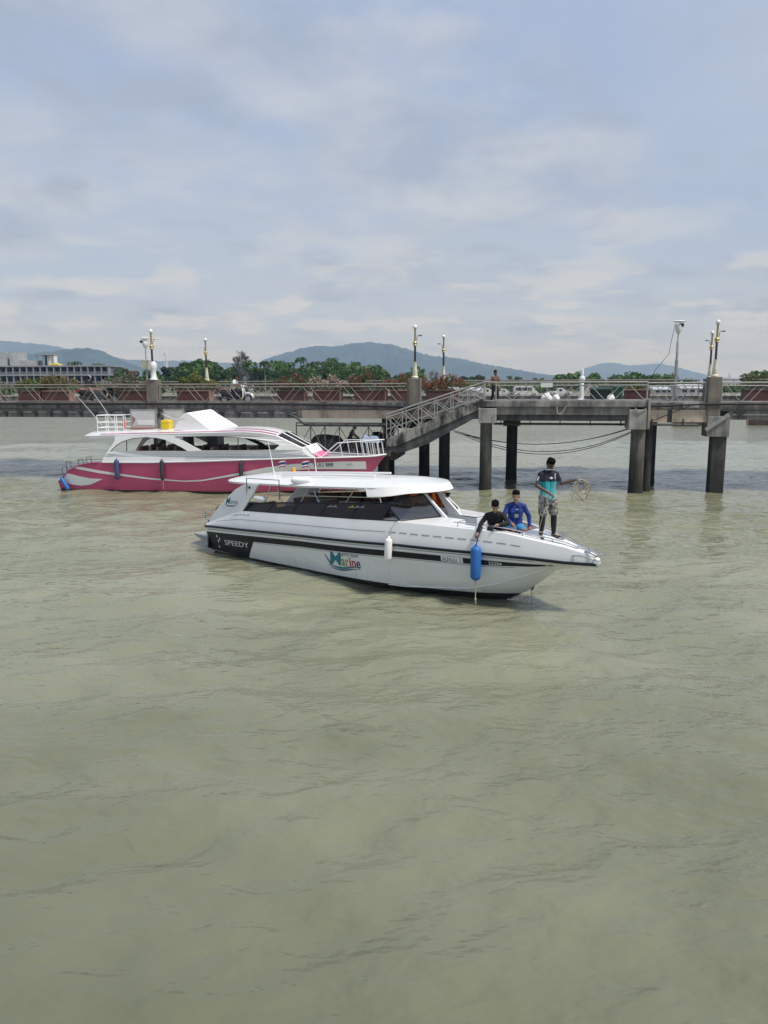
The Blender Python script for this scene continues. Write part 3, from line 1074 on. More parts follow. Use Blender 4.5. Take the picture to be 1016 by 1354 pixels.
def mast(px, py, d, label, w):
    h = shore_z(py, d) - 1.9
    t = thing('radio_mast', label, 'mast', (shore_x(px, d), d, 1.9), WORLD, 0.3)
    for k in range(4):
        a = math.pi / 2 * k
        p = (math.cos(a) * w, math.sin(a) * w, 0)
        q = (math.cos(a) * w * 0.35, math.sin(a) * w * 0.35, h)
        ob('leg', MB().tube(p, q, 0.14, 5), M['offwhite'], t)
    mbx = MB()
    n = 12
    for k in range(n):
        for s in range(4):
            a, b = math.pi / 2 * s, math.pi / 2 * (s + 1)
            f0, f1 = k / n, (k + 1) / n
            w0, w1 = w * (1 - 0.65 * f0), w * (1 - 0.65 * f1)
            mbx.tube((math.cos(a) * w0, math.sin(a) * w0, h * f0), (math.cos(b) * w1, math.sin(b) * w1, h * f1), 0.07, 4)
    ob('lattice', mbx, M['offwhite'], t)
    for k in range(6):
        a = 6.28 * k / 6
        ob('antenna', MB().box(-0.25, 0.25, -0.15, 0.15, -1.2, 1.2), M['offwhite'], t, loc=(math.cos(a) * w * 0.6, math.sin(a) * w * 0.6, h - 1.6 - (k % 2) * 2.4))


mast(225, 463, 520, 'pale lattice telecom tower rising over the woods beside the statue lamp', 1.6)
mast(959, 496, 700, 'distant lattice radio mast beyond the plain lamp plinth', 2.0)


def car(name, px, d, ln, h, kind, label, rot=0.0):
    t = thing(name, label, 'van' if kind == 'van' else 'car', (shore_x(px, d), d, 1.9), WORLD, rot, None)
    w = 0.9
    l2 = ln / 2
    if kind == 'van':
        side = [(-l2, 0.35), (l2, 0.35), (l2, 0.95), (l2 - 0.55, 1.15), (l2 - 1.15, h), (-l2 + 0.1, h), (-l2, h - 0.4)]
        wins = [(-l2 + 0.25, -l2 + 1.3), (-l2 + 1.4, -l2 + 2.45), (-l2 + 2.55, l2 - 1.25)]
    else:
        side = [(-l2, 0.35), (l2, 0.35), (l2, 0.8), (l2 - 1.1, 0.95), (l2 - 1.8, h), (-l2 + 1.7, h), (-l2 + 1.5, 0.95), (-l2, 0.92)]
        wins = [(-l2 + 1.8, l2 - 1.95)]
    ob('body', MB().prism(side, lambda a, b: (a, -w, b), lambda a, b: (a, w, b)), M['carwhite'], t, bevel=0.06)
    for a, b in wins:
        ob('window', MB().box(a, b, -w - 0.012, w + 0.012, h * 0.58, h * 0.88), M['carglass'], t)
    for x in (-l2 + 0.75, l2 - 0.8):
        for y in (-w + 0.05, w - 0.05):
            wh = ob('wheel', MB().tube((x, y - 0.1, 0.33), (x, y + 0.1, 0.33), 0.33, 14), M['tyre'], t)
            ob('rim', MB().tube((x, y - 0.115, 0.33), (x, y + 0.115, 0.33), 0.18, 10), M['chrome'], wh)
    return t


car('white_van', 693, 150, 4.6, 2.0, 'van', 'white passenger van with dark side windows parked behind the jetty railing')
car('white_car', 664, 152, 4.2, 1.5, 'car', 'white saloon parked behind the walking man')
car('white_car', 738, 156, 4.3, 1.6, 'car', 'white car parked behind the small white rail sign')
car('white_car', 643, 160, 4.2, 1.5, 'car', 'white car parked beyond the top of the concrete stairs')
car('white_van', 592, 155, 4.4, 1.9, 'van', 'white van half hidden behind the stair handrail')

# ------------------------------------------------------------------ haze
# ------------------------------------------------------------------ pier
pier = thing('pier', 'long concrete pier on piles carrying railings, lamps and planters', 'pier', (0, 0, 0), PIER)
X0, X1, YB = -75.0, 45.0, 7.9
ob('deck', MB().box(X0, X1, 0.06, YB - 0.06, 3.52, 3.72), M['asphalt'], pier)
ob('kerb', MB().box(X0, X1, 0.0, 0.28, 3.58, 3.88), M['kerb'], pier, bevel=0.015)
ob('kerb', MB().box(X0, X1, YB - 0.28, YB, 3.58, 4.02), M['conc'], pier, bevel=0.015)
ends = [-75, -52.6, -39.2, -26.2, -18.75, -13.4, -10.3]
for a, b in zip(ends[:-1], ends[1:]):
    m = M['beige'] if a >= -19 else M['conc']
    ob('girder', MB().box(a + 0.01, b - 0.01, 0.10, 0.42, 3.13, 3.52), m, pier)
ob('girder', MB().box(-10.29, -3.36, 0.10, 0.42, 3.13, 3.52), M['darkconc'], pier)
for a, b in ((-3.34, -2.35), (-2.15, -0.72)):
    ob('girder', MB().box(a, b, 0.02, 0.42, 3.04, 3.57), M['beige'], pier)
ob('girder_stiffener', MB().box(-2.35, -2.15, 0.06, 0.40, 3.02, 3.55), M['darkconc'], pier)
ob('girder', MB().box(0.16, 13, 0.10, 0.42, 3.15, 3.52), M['conc'], pier)
ob('girder', MB().box(13.02, 45, 0.10, 0.42, 3.15, 3.52), M['conc'], pier)
for yy in (2.6, 5.2, YB - 0.4):
    ob('inner_girder', MB().box(X0, X1, yy - 0.2, yy + 0.2, 3.1, 3.52), M['darkconc'], pier)
br = MB()
br.box(-0.16, 0.16, 0.03, 0.14, 0.10, 0.17)
br.box(-0.05, 0.05, 0.05, 0.14, -0.12, 0.10)
brm = br.mesh('bracket')
brm.materials.append(M['darksteel'])
x = -44.0
while x < -18.9:
    link('bracket', brm, None, pier, (x, -0.06, 3.27))
    x += 0.82
x = 0.6
while x < 8:
    link('bracket', brm, None, pier, (x, -0.06, 3.27))
    x += 1.6
# cable trunking bolted under the girder
ob('cable_tray', MB().box(-44, -19.0, -0.01, 0.09, 3.36, 3.41), M['galv'], pier)
ob('cable_tray', MB().box(0.3, 12, -0.01, 0.09, 3.34, 3.40), M['galv'], pier)
# plinths under the lamps
NEAR_L = (-26.2, -13.4, -0.48)
FAR_L = (-26.3, -12.77, 0.85)
for k, xx in enumerate(NEAR_L + (-39.2, 12.4)):
    ob('lamp_plinth', MB().box(xx - 0.27, xx + 0.27, -0.06, 0.48, 3.3, 4.96), M['plinth'], pier, bevel=0.02)
for xx in FAR_L + (-39.8, 13.6):
    ob('lamp_plinth', MB().box(xx - 0.25, xx + 0.25, 6.75, 7.25, 3.7, 4.9), M['plinth'], pier, bevel=0.02)
# bents
pile_me = {}


def pile(parent, x, y, r, top, m, square=False, bottom=-2.0):
    mbx = MB()
    if square:
        mbx.box(-r, r, -r, r, bottom, top)
    else:
        rings = []
        for z, k in ((bottom, 1.06), (0.0, 1.06), (0.25, 1.0), (top, 0.97)):
            rings.append([(r * k * math.cos(2 * math.pi * i / 18), r * k * math.sin(2 * math.pi * i / 18), z) for i in range(18)])
        mbx.loft(rings)
    return ob('pile', mbx, m, parent, smooth=not square, loc=(x, y, 0), bevel=0.03 if square else 0)


for xx in (-57.0, -44.5, -26.2, 12.4, 26):
    ob('cross_beam', MB().box(xx - 0.35, xx + 0.35, 0.05, YB - 0.1, 2.55, 3.12), M['conc'], pier, bevel=0.02)
    for yy in (0.55, 3.9, 7.2):
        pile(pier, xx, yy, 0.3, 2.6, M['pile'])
ob('cross_beam', MB().box(-0.72, 0.2, -0.10, 0.9, 2.42, 3.3), M['conc'], pier, bevel=0.02)
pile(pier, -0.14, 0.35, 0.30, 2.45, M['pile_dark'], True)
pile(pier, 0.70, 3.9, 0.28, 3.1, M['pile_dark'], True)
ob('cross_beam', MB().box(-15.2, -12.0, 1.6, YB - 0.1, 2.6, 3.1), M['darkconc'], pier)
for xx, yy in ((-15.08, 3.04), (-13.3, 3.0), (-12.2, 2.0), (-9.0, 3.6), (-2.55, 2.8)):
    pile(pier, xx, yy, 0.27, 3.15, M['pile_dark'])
ob('cross_beam', MB().box(-9.4, -8.6, 1.4, YB - 0.1, 2.75, 3.12), M['darkconc'], pier)
ob('diagonal_brace', MB().bar((-0.78, -0.16, 2.72), (0.12, -0.16, 3.38), 0.09, 0.15), M['galv'], pier)
ob('junction_box', MB().box(-1.75, -1.1, -0.11, 0.0, 3.66, 3.86), M['galv'], pier, bevel=0.01)

# jetty landing with stairs, built onto the pier
jet = thing('jetty_landing', 'dark stained concrete boat landing with stairs descending beside the pier', 'jetty', (0, 0, 0), PIER)
ob('deck_slab', MB().box(-10.25, -3.36, -1.3, -0.03, 3.72, 3.98), M['kerb'], jet, bevel=0.02)
ob('front_beam', MB().box(-9.66, -4.05, -1.12, -0.8, 3.38, 3.72), M['conc'], jet)
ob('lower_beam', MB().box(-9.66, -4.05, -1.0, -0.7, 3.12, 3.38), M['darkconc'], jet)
ob('pile_cap', MB().box(-10.42, -9.64, -1.34, -0.05, 3.02, 3.66), M['cap'], jet, bevel=0.025)
ob('pile_cap', MB().box(-4.12, -3.40, -1.36, -0.05, 2.78, 3.62), M['cap'], jet, bevel=0.025)
ob('end_plate', MB().box(-3.38, -3.28, -1.38, -0.05, 2.80, 4.06), M['cap'], jet, bevel=0.015)
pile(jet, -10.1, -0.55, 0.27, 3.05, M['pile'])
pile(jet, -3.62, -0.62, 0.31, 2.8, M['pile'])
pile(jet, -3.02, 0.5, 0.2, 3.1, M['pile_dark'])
par_poly = [(-10.22, 4.06), (-10.22, 3.70), (-10.5, 3.55), (-14.0, 1.98), (-14.5, 1.95), (-14.5, 2.30)]
ob('stair_parapet', MB().prism(par_poly, lambda a, b: (a, -1.30, b), lambda a, b: (a, -1.16, b)), M['parapet'], jet, bevel=0.015)
ob('stair_parapet', MB().prism(par_poly, lambda a, b: (a, -0.16, b), lambda a, b: (a, -0.04, b)), M['parapet'], jet)
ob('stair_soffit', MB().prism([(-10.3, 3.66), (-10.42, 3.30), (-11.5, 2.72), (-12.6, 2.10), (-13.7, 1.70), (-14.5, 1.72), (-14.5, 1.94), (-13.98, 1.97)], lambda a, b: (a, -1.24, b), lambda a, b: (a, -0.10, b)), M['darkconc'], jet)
nst = 11
for k in range(nst):
    xa = -10.45 - k * 0.345
    zt = 3.86 - (k + 1) * 0.162
    ob('step', MB().box(xa - 0.37, xa, -1.15, -0.17, zt - 0.20, zt), M['conc'], jet)
ob('lower_platform', MB().box(-19.2, -14.3, 0.25, 3.3, 1.2, 1.45), M['darkconc'], jet, bevel=0.02)
ob('platform_link', MB().box(-15.3, -14.3, -1.25, 0.3, 1.5, 1.75), M['darkconc'], jet, bevel=0.02)
for xx, yy in ((-18.8, 0.6), (-18.8, 2.9), (-16.6, 0.6)):
    pile(jet, xx, yy, 0.2, 1.25, M['pile_dark'])
pile(jet, -14.75, -0.5, 0.27, 1.75, M['pile_dark'])


# ------------------------------------------------------------------ railings
def unit_tube(n=8):
    return MB().tube((0, 0, 0), (1, 0, 0), 1.0, n)


RAIL_ME = {}


def rod(name, parent, p, q, r, m, n=8):
    """a straight tube as a shared unit mesh stretched between two points"""
    key = m.name
    if key not in RAIL_ME:
        me = unit_tube(n).mesh('rod_' + key, True)
        me.materials.append(m)
        RAIL_ME[key] = me
    p, q = Vector(p), Vector(q)
    o = link(name, RAIL_ME[key], None, parent, p)
    d = q - p
    o.rotation_mode = 'QUATERNION'
    o.rotation_quaternion = Vector((1, 0, 0)).rotation_difference(d)
    o.scale = (d.length, r, r)
    return o


def railing(label, xa, xb, y, z0, z1=4.72, m=None, group=None, phase=0.0, jitter=0.0):
    m = m or M['rustrail']
    t = thing('pier_railing', label, 'railing', (xa, y, z0), PIER, 0, group)
    H = z1 - z0
    Lh = xb - xa
    rod('top_rail', t, (0, 0, H), (Lh, 0, H), 0.034, m)
    rod('mid_rail', t, (0, 0, H - 0.13), (Lh, 0, H - 0.13), 0.026, m)
    rod('bottom_rail', t, (0, 0, 0.04), (Lh, 0, 0.04), 0.02, m)
    per = 1.94
    for xx in (0.02, Lh - 0.02):
        rod('post', t, (xx, 0, 0), (xx, 0, H), 0.028, m)
    x = -phase
    hb_ = H - 0.13
    while x < Lh:
        for dx0, dx1, up in ((0.06, 0.66, -1), (0.40, 1.00, -1), (1.02, 1.62, 1), (1.34, 1.94, 1)):
            a, b = x + dx0, x + dx1
            if a < 0 or b > Lh:
                continue
            za, zb = (hb_, 0.02) if up < 0 else (0.02, hb_)
            rod('brace', t, (a, 0.01 * up, za), (b, 0.01 * up, zb), 0.017, m)
        for dx in (0.97,):
            if 0 < x + dx < Lh:
                rod('stub', t, (x + dx, 0, H - 0.13), (x + dx, 0, H), 0.02, m)
        x += per
    return t


M['rail_light'] = mat('pale_steel_rail', (0.33, 0.325, 0.305), 0.6, 0.15, var=0.3, scale=4)
railing('steel truss railing reaching away from the far end plinth beyond the statue lamp', -52, -39.5, 0.12, 3.88)
railing('steel truss railing in front of the motorbike riders and hotel', -38.9, -26.5, 0.12, 3.88)
railing('steel truss railing in front of the white scooter', -25.9, -13.7, 0.12, 3.88, phase=0.6)
railing('steel truss railing between camera pole and plain lamp plinth', -3.25, -0.8, 0.12, 3.88, m=M['rail_light'])
railing('steel truss railing past the plain lamp plinth with diagonal bracket', -0.18, 12.1, 0.12, 3.88, m=M['rail_light'], phase=0.2)
railing('steel truss railing between stair top post and landing end plate', -9.7, -3.40, -1.22, 3.98, 4.76, m=M['rail_light'], phase=0.3)
for a, b, lab in ((-52, -39.5, 'planters beyond the hotel side'), (-39.2, -26.7, 'planters behind the motorbike riders'), (-25.9, -13.2, 'planters behind the white scooter'), (-12.4, 0.5, 'ornamental white pillar and bins'), (1.2, 13.2, 'tall dark planter past the plinth')):
    railing('weathered steel railing on the far pier edge behind the ' + lab, a, b, 7.6, 3.98, 4.85)

# stair handrails
for y, lab in ((-1.23, 'sloping double pipe handrail on the outer stair parapet'), (-0.10, 'sloping pipe handrail on the inner stair parapet beside the pier')):
    t = thing('stair_handrail', lab, 'handrail', (-10.2, y, 4.02), PIER)
    m = M['rail_light']
    for dz, r in ((0.76, 0.034), (0.62, 0.026), (0.10, 0.018)):
        rod('sloping_rail', t, (0, 0, dz), (-4.28, 0, dz - 1.40), r, m)
    rod('level_rail', t, (0, 0, 0.76), (0.5, 0, 0.74), 0.034, m)
    for k in range(7):
        f = k / 6
        rod('post', t, (-4.28 * f, 0, -1.74 * f), (-4.28 * f, 0, 0.76 - 1.40 * f), 0.024, m)
    for k in range(6):
        f0, f1 = k / 6, (k + 1) / 6
        rod('brace', t, (-4.28 * f0, 0, 0.62 - 1.4 * f0), (-4.28 * f1, 0, -1.70 * f1), 0.016, m)
        rod('brace', t, (-4.28 * f0, 0, -1.70 * f0), (-4.28 * f1, 0, 0.62 - 1.4 * f1), 0.016, m)

t = thing('platform_railing', 'rusty pipe railing with crossed braces around the low platform', 'railing', (-19.1, 0.32, 1.45), PIER)
m = M['rustrail']
for dz in (1.45, 1.32, 0.1):
    rod('rail', t, (0, 0, dz), (4.9, 0, dz), 0.03, m)
for k in range(8):
    rod('post', t, (0.7 * k, 0, 0), (0.7 * k, 0, 1.45), 0.028, m)
for k in range(7):
    rod('brace', t, (0.7 * k, 0.01, 0.1), (0.7 * (k + 1), 0.01, 1.3), 0.018, m)
    if k % 2:
        rod('brace', t, (0.7 * k, -0.01, 1.3), (0.7 * (k + 1), -0.01, 0.1), 0.018, m)

# ------------------------------------------------------------------ lamps
def lamp_post(p, label, arm, group, statue=False):
    t = thing('lamp_post', label, 'street lamp', p, PIER, 0, group)
    ob('base', MB().lathe([(0.15, 0), (0.16, 0.06), (0.11, 0.12), (0.12, 0.2), (0.085, 0.5), (0.07, 0.72), (0.085, 0.75)], 12), M['cream'], t, True)
    ob('lower_shaft', MB().lathe([(0.050, 0.75), (0.048, 1.46)], 12), M['lampblack'], t, True)
    ob('collar', MB().lathe([(0.06, 1.44), (0.10, 1.47), (0.075, 1.52), (0.11, 1.58), (0.06, 1.66)], 12), M['gold'], t, True)
    ob('upper_shaft', MB().lathe([(0.046, 1.64), (0.040, 2.16), (0.06, 2.19), (0.035, 2.22)], 12), M['gold'], t, True)
    ob('globe', MB().ell((0, 0, 2.29), 0.10, nu=14, nv=9), M['globe'], t, True)
    s = 1 if arm > 0 else -1
    a = ob('arm', MB().path([(0, 0, 1.62), (s * 0.08, 0, 1.74), (s * 0.10, 0, 1.88), (s * 0.15, 0, 1.92), (s * 0.2, 0, 1.91)], 0.018, 6), M['gold'], t, True)
    ob('lamp_head', MB().ell((s * (0.25 if abs(arm) < 2 else 0.30), 0, 1.91), 0.09 if abs(arm) < 2 else 0.14, 0.06, 0.03, 10, 6), M['offwhite'] if abs(arm) > 1 else M['darksteel'], a, True)
    if statue:
        ob('ornament', MB().lathe([(0.20, 0), (0.13, 0.1), (0.11, 0.4), (0.14, 0.5), (0.17, 0.6), (0.16, 0.75), (0.08, 0.86)], 12, (0.10, -0.12, 0)), M['offwhite'], t, True)
    return t


lamp_post((NEAR_L[0], 0.2, 4.955), 'ornate gold lamp post with white urn at its foot on concrete plinth', 2, None, True)
lamp_post((NEAR_L[1], 0.2, 4.955), 'gold and black lamp post on brown plinth behind the stair handrail', 1, None)
lamp_post((NEAR_L[2], 0.2, 4.955), 'gold and black lamp post on plinth above the pile with diagonal bracket', 1, None)
lamp_post((FAR_L[0], 7.0, 4.9), 'gold lamp post standing behind yellow green planter bush beside scooter', -2, None)
lamp_post((FAR_L[1], 7.0, 4.9), 'lamp post rising out of the red bougainvillea', -1, None)
lamp_post((FAR_L[2], 7.0, 4.9), 'lamp post on the far pier edge seen just behind another lamp post', -1, None)

# ------------------------------------------------------------------ camera poles
t = thing('camera_pole', 'tall grey camera pole with white dome plate and hanging cable', 'camera pole', (-1.93, 0.9, 3.72), PIER)
ob('pole', MB().lathe([(0.075, 0.0), (0.07, 2.0), (0.05, 2.02), (0.05, 2.75), (0.03, 2.78), (0.03, 3.3)], 10), M['galv'], t, True)
for k in range(4):
    a = math.pi / 4 + math.pi / 2 * k
    ob('foot_strut', MB().tube((0.3 * math.cos(a), 0.3 * math.sin(a), 0), (0.06 * math.cos(a), 0.06 * math.sin(a), 0.55), 0.02, 6), M['galv'], t)
ob('housing', MB().lathe([(0.05, 3.1), (0.12, 3.2), (0.14, 3.42), (0.12, 3.5)], 12), M['offwhite'], t, True)
ob('camera', MB().box(0.02, 0.2, -0.1, 0.06, 3.40, 3.54), M['lampblack'], t)
ob('dish', MB().ell((0.02, 0, 3.63), 0.27, 0.2, 0.055, 16, 8), M['offwhite'], t, True)
ob('cable', MB().path([(-0.12, 0, 3.55), (-0.2, 0, 3.2), (-0.3, 0.02, 2.6), (-0.33, 0.05, 2.25), (-0.55, 0.1, 1.95), (-0.85, 0.2, 1.55), (-1.0, 0.3, 1.1)], 0.011, 5), M['rubber'], t)

t = thing('camera_pole', 'slim camera pole with beige control box beside the urn lamp', 'camera pole', (-26.75, 0.65, 3.72), PIER)
ob('pole', MB().lathe([(0.05, 0.0), (0.045, 2.0), (0.03, 2.05), (0.03, 3.0)], 10), M['galv'], t, True)
ob('control_box', MB().box(-0.18, 0.2, -0.16, 0.02, 1.75, 2.15), M['cream'], t, bevel=0.01)
ob('box_lid', MB().box(-0.2, 0.22, -0.18, 0.04, 2.15, 2.19), M['offwhite'], t)
ob('housing', MB().lathe([(0.04, 2.75), (0.12, 2.85), (0.14, 3.05), (0.1, 3.15)], 12), M['offwhite'], t, True)
ob('camera', MB().box(-0.22, -0.08, -0.1, 0.06, 3.0, 3.12), M['lampblack'], t)
ob('dish', MB().ell((0.0, 0, 3.22), 0.24, 0.18, 0.05, 14, 8), M['offwhite'], t, True)

# ------------------------------------------------------------------ pipes, cables, ropes
o = tag(ob('black_pipe', MB().path([(-60, 0, 0), (-40, 0, 0.01), (-20, 0, 0.0), (-17, 0, -0.04), (-13.2, 0, -0.14)], 0.055, 8), M['rubber'], None, True), 'black pipe strapped along the outside of the pier kerb', 'pipe')
place(o, (0, -0.07, 3.80), PIER)
o = tag(ob('black_pipe', MB().path([(-3.2, 0, -0.1), (-2.4, 0, -0.08), (-0.9, 0, 0.0), (10, 0, 0.0)], 0.05, 8), M['rubber'], None, True), 'black hose along the kerb past the diagonal pile bracket', 'pipe')
place(o, (0, -0.08, 3.82), PIER)
t = thing('under_deck_pipe', 'grey water pipe hung beneath the boat landing and pier deck', 'pipe', (-10.4, 0.0, 2.93), PIER)
ob('pipe', MB().tube((0.6, -0.02, 0), (9.3, -0.02, 0), 0.05, 8), M['darksteel'], t, True)
for k in range(7):
    ob('hanger', MB().box(0.9 + k * 1.3, 0.94 + k * 1.3, -0.08, 0.04, -0.07, 0.25), M['darksteel'], t)
t = thing('platform_pipe', 'bent drain pipe hung below the pier girder above the low platform', 'pipe', (-19.4, 0.02, 3.3), PIER)
ob('pipe', MB().path([(0, 0, 0.05), (0.35, 0, -0.1), (0.75, 0, -0.42), (1.1, 0, -0.48), (5.0, 0, -0.46)], 0.055, 8), M['darksteel'], t, True)
for k in range(5):
    ob('clamp', MB().box(1.2 + k * 0.8, 1.3 + k * 0.8, -0.07, 0.07, -0.55, -0.40), M['darksteel'], t)


def sag(p, q, s, n=16):
    p, q = Vector(p), Vector(q)
    return [p.lerp(q, i / n) - Vector((0, 0, s * 4 * (i / n) * (1 - i / n))) for i in range(n + 1)]


for (p, q, s, lab) in [((-11.6, 0, 2.62), (-3.2, 0, 3.05), 0.80, 'black cable sagging steeply under the boat landing'), ((-11.6, 0.1, 2.55), (-3.3, 0.1, 2.95), 0.72, 'thin black cable sagging beside the steep one under the landing'), ((-11.2, 0.2, 2.5), (-3.5, 0.2, 2.75), 0.95, 'lowest black cable looping under the boat landing'), ((-11.2, 0.3, 2.42), (-3.6, 0.3, 2.65), 0.98, 'lowest twin black cable looping under the boat landing')]:
    place(tag(ob('hanging_cable', MB().path(sag(p, q, s), 0.016, 5), M['rubber'], None, True), lab, 'cable'), (0, 0, 0), PIER)
place(tag(ob('hanging_cable', MB().path([(-3.3, 0, 2.95), (-2.5, 0, 3.3), (-1.4, 0, 3.78)], 0.02, 5), M['rubber'], None, True), 'black cable running diagonally across the beige girder', 'cable'), (0, -0.12, 0), PIER)
place(tag(ob('hanging_rope', MB().path([(-7.1, 0, 3.75), (-7.08, 0, 3.5), (-7.0, 0, 3.42), (-6.9, 0, 3.44), (-6.8, 0, 3.58), (-6.72, 0, 3.76)], 0.022, 6), M['rope'], None, True), 'pale rope loop hanging from the front beam of the boat landing', 'rope'), (0, -1.34, 0), PIER)
place(tag(ob('hanging_rope', MB().path([(-3.9, 0, 3.70), (-3.82, 0, 3.56), (-3.74, 0, 3.50), (-3.6, 0, 3.57), (-3.45, 0, 3.68)], 0.022, 6), M['rope'], None, True), 'short pale rope looped over the pale pile cap', 'rope'), (0, -1.40, 0), PIER)
t = thing('rail_sign', 'small blank white sign plate fixed on the boat landing railing', 'sign', (-7.55, -1.30, 4.55), PIER)
ob('plate', MB().box(-0.25, 0.25, -0.02, 0.0, 0, 0.18), M['offwhite'], t, bevel=0.005)
for xx in (-0.18, 0.18):
    ob('clip', MB().box(xx - 0.02, xx + 0.02, 0.0, 0.06, 0.05, 0.12), M['galv'], t)

# ------------------------------------------------------------------ planters with bougainvillea
def planter(x0, x1, y, label_box, label_plant, mats, hgt, seed, dens=1.0, ztop=0.66, spread=0.0):
    w = x1 - x0
    t = thing('planter_box', label_box, 'planter', ((x0 + x1) / 2, y, 3.72), PIER)
    nn = max(3, int(w / 0.22))
    bm_ = MB().box(-0.5, 0.5, 0, 1, 0, 1).mesh('brick')
    for r in range(5):
        for k in range(nn + (r % 2)):
            a = -w / 2 + w * (k - 0.5 * (r % 2)) / nn
            b = a + w / nn - 0.012
            a, b = max(a, -w / 2), min(b, w / 2)
            if b - a < 0.05:
                continue
            c = link('brick', bm_, M['brick'], t, ((a + b) / 2, -0.33, 0.02 + r * ztop * 0.18))
            c.scale = (b - a, 0.035, ztop * 0.18 - 0.012)
    ob('core', MB().box(-w / 2 + 0.01, w / 2 - 0.01, -0.30, 0.32, 0, ztop - 0.06), M['stone'], t)
    ob('rim', MB().box(-w / 2 - 0.03, w / 2 + 0.03, -0.36, 0.36, ztop - 0.06, ztop), M['terracotta'] if seed % 2 else M['stone'], t, bevel=0.01)
    ob('end_panel', MB().box(w / 2, w / 2 + 0.035, -0.33, 0.33, 0, ztop - 0.06), M['terracotta'], t)
    rs = np.random.RandomState(seed)
    p = thing('bougainvillea', label_plant, 'plant', ((x0 + x1) / 2, y, 3.72 + ztop - 0.02), PIER)
    lob = []
    st = MB()
    for k in range(20):
        lx_ = rs.uniform(-w / 2 - spread, w / 2 + spread)
        top_ = hgt * (1 - 0.55 * (abs(lx_) / (w / 2 + spread)) ** 2)
        l = (lx_, rs.uniform(-0.35, 0.35), rs.uniform(0.10, top_), rs.uniform(0.16, 0.27))
        lob.append(l)
        st.path([(l[0] * 0.4, 0, 0), (l[0] * 0.8, l[1] * 0.5, l[2] * 0.6), l[:3]], 0.014, 4, 0.006)
    ob('stem', st, M['bark'], p)
    f = MB()
    leaf_cloud(f, lob, int(900 * dens), 0.038, rs, 0.9)
    ob('foliage', f, M['leaf'], p)
    b = MB()
    leaf_cloud(b, [(l[0], l[1], l[2] + 0.05, l[3] * 1.1) for l in lob], int(1.5 * mats[1] * dens), 0.036, rs, 0.9)
    ob('blossom', b, mats[0], p)


PL = [(-37.6, -36.25, 'brown tiled planter with pale end in front of the hotel', 'low olive green bush in the planter in front of the hotel', (M['bract_yellow'], 160), 0.65),
      (-36.05, -34.35, 'long brown tiled planter with pink end beside the motorbike riders', 'rust brown flowering bush in the planter beside the motorbike riders', (M['bract_rust'], 400), 0.85),
      (-31.5, -29.3, 'tiled planter half hidden by the urn lamp plinth', 'bush with pale pink flowers beside the urn lamp plinth', (M['bract_pink'], 220), 0.95),
      (-27.7, -25.8, 'tiled planter at the foot of the yellow green bush', 'yellow green bush overhanging its planter beside the white scooter', (M['bract_yellow'], 380), 0.75),
      (-21.8, -20.3, 'tiled planter under the dusty red bougainvillea', 'dusty red bougainvillea in the tiled planter past the scooter', (M['bract_red'], 260), 0.75),
      (-19.8, -18.3, 'tiled planter under the pale pink bougainvillea', 'pale pink bougainvillea between the dusty red one and the tall one', (M['bract_pink'], 420), 0.75),
      (-17.5, -15.8, 'tiled planter under the tall rust red bougainvillea', 'tall rust red and green bougainvillea beside the brown lamp plinth', (M['bract_red'], 300), 1.05),
      (-15.5, -14.1, 'tiled planter just before the brown lamp plinth', 'rust red bougainvillea touching the brown lamp plinth', (M['bract_red'], 330), 0.75),
      (-13.6, -11.9, 'tiled planter behind the stair handrail', 'bright red bougainvillea around the lamp post behind the stair handrail', (M['bract_red'], 620), 0.85),
      (-3.4, -2.2, 'plain brown planter between the green bin and camera pole', 'sparse low plant in the plain brown planter beside the green bin', (M['bract_rust'], 90), 0.20),
      (2.3, 4.2, 'dark brown planter past the plain lamp plinth', 'dark twiggy bush in the planter past the plain lamp plinth', (M['bract_rust'], 160), 0.80)]
for k, (a, b, l1, l2, mm, hg) in enumerate(PL):
    planter(a, b, 6.3, l1, l2, mm, hg, 40 + k, 1.6 if hg > 0.3 else 0.4, spread=0.25 if hg > 0.3 else 0.0)

# ------------------------------------------------------------------ things standing on the pier
o = tag(ob('ornamental_pillar', MB().lathe([(0.22, 0), (0.22, 0.18), (0.14, 0.25), (0.11, 0.6), (0.095, 0.98), (0.075, 1.02), (0.13, 1.1), (0.16, 1.16), (0.13, 1.28), (0.085, 1.34), (0.10, 1.45), (0.06, 1.56), (0.055, 1.64), (0.015, 1.68)], 16), M['offwhite'], None, True), 'white turned ornamental pillar standing between the bins and walking man', 'pillar')
place(o, (-5.7, 4.0, 3.72), PIER)


def bin_(x, y, w, h, m, label):
    t = thing('waste_bin', label, 'bin', (x, y, 3.72), PIER)
    ob('body', MB().hexa([(-w * 0.46, -0.28, 0.08), (w * 0.46, -0.28, 0.08), (w * 0.46, 0.28, 0.08), (-w * 0.46, 0.28, 0.08), (-w / 2, -0.33, h), (w / 2, -0.33, h), (w / 2, 0.33, h), (-w / 2, 0.33, h)]), m, t, bevel=0.02)
    ob('lid', MB().prism([(-0.36, 0), (0.36, 0), (0.34, 0.06), (0, 0.12), (-0.34, 0.05)], lambda a, b: (-w / 2 - 0.02, a, h + b), lambda a, b: (w / 2 + 0.02, a, h + b)), m, t)
    for xx in (-w * 0.4, w * 0.4):
        ob('wheel', MB().tube((xx - 0.03, 0.26, 0.09), (xx + 0.03, 0.26, 0.09), 0.09, 10), M['tyre'], t)


bin_(-4.8, 4.0, 1.0, 0.68, M['darkbin'], 'wide dark green bin beside the white ornamental pillar')
bin_(-3.95, 4.4, 0.42, 0.78, M['greenbin'], 'narrow green bin between white bundle and brown planter')


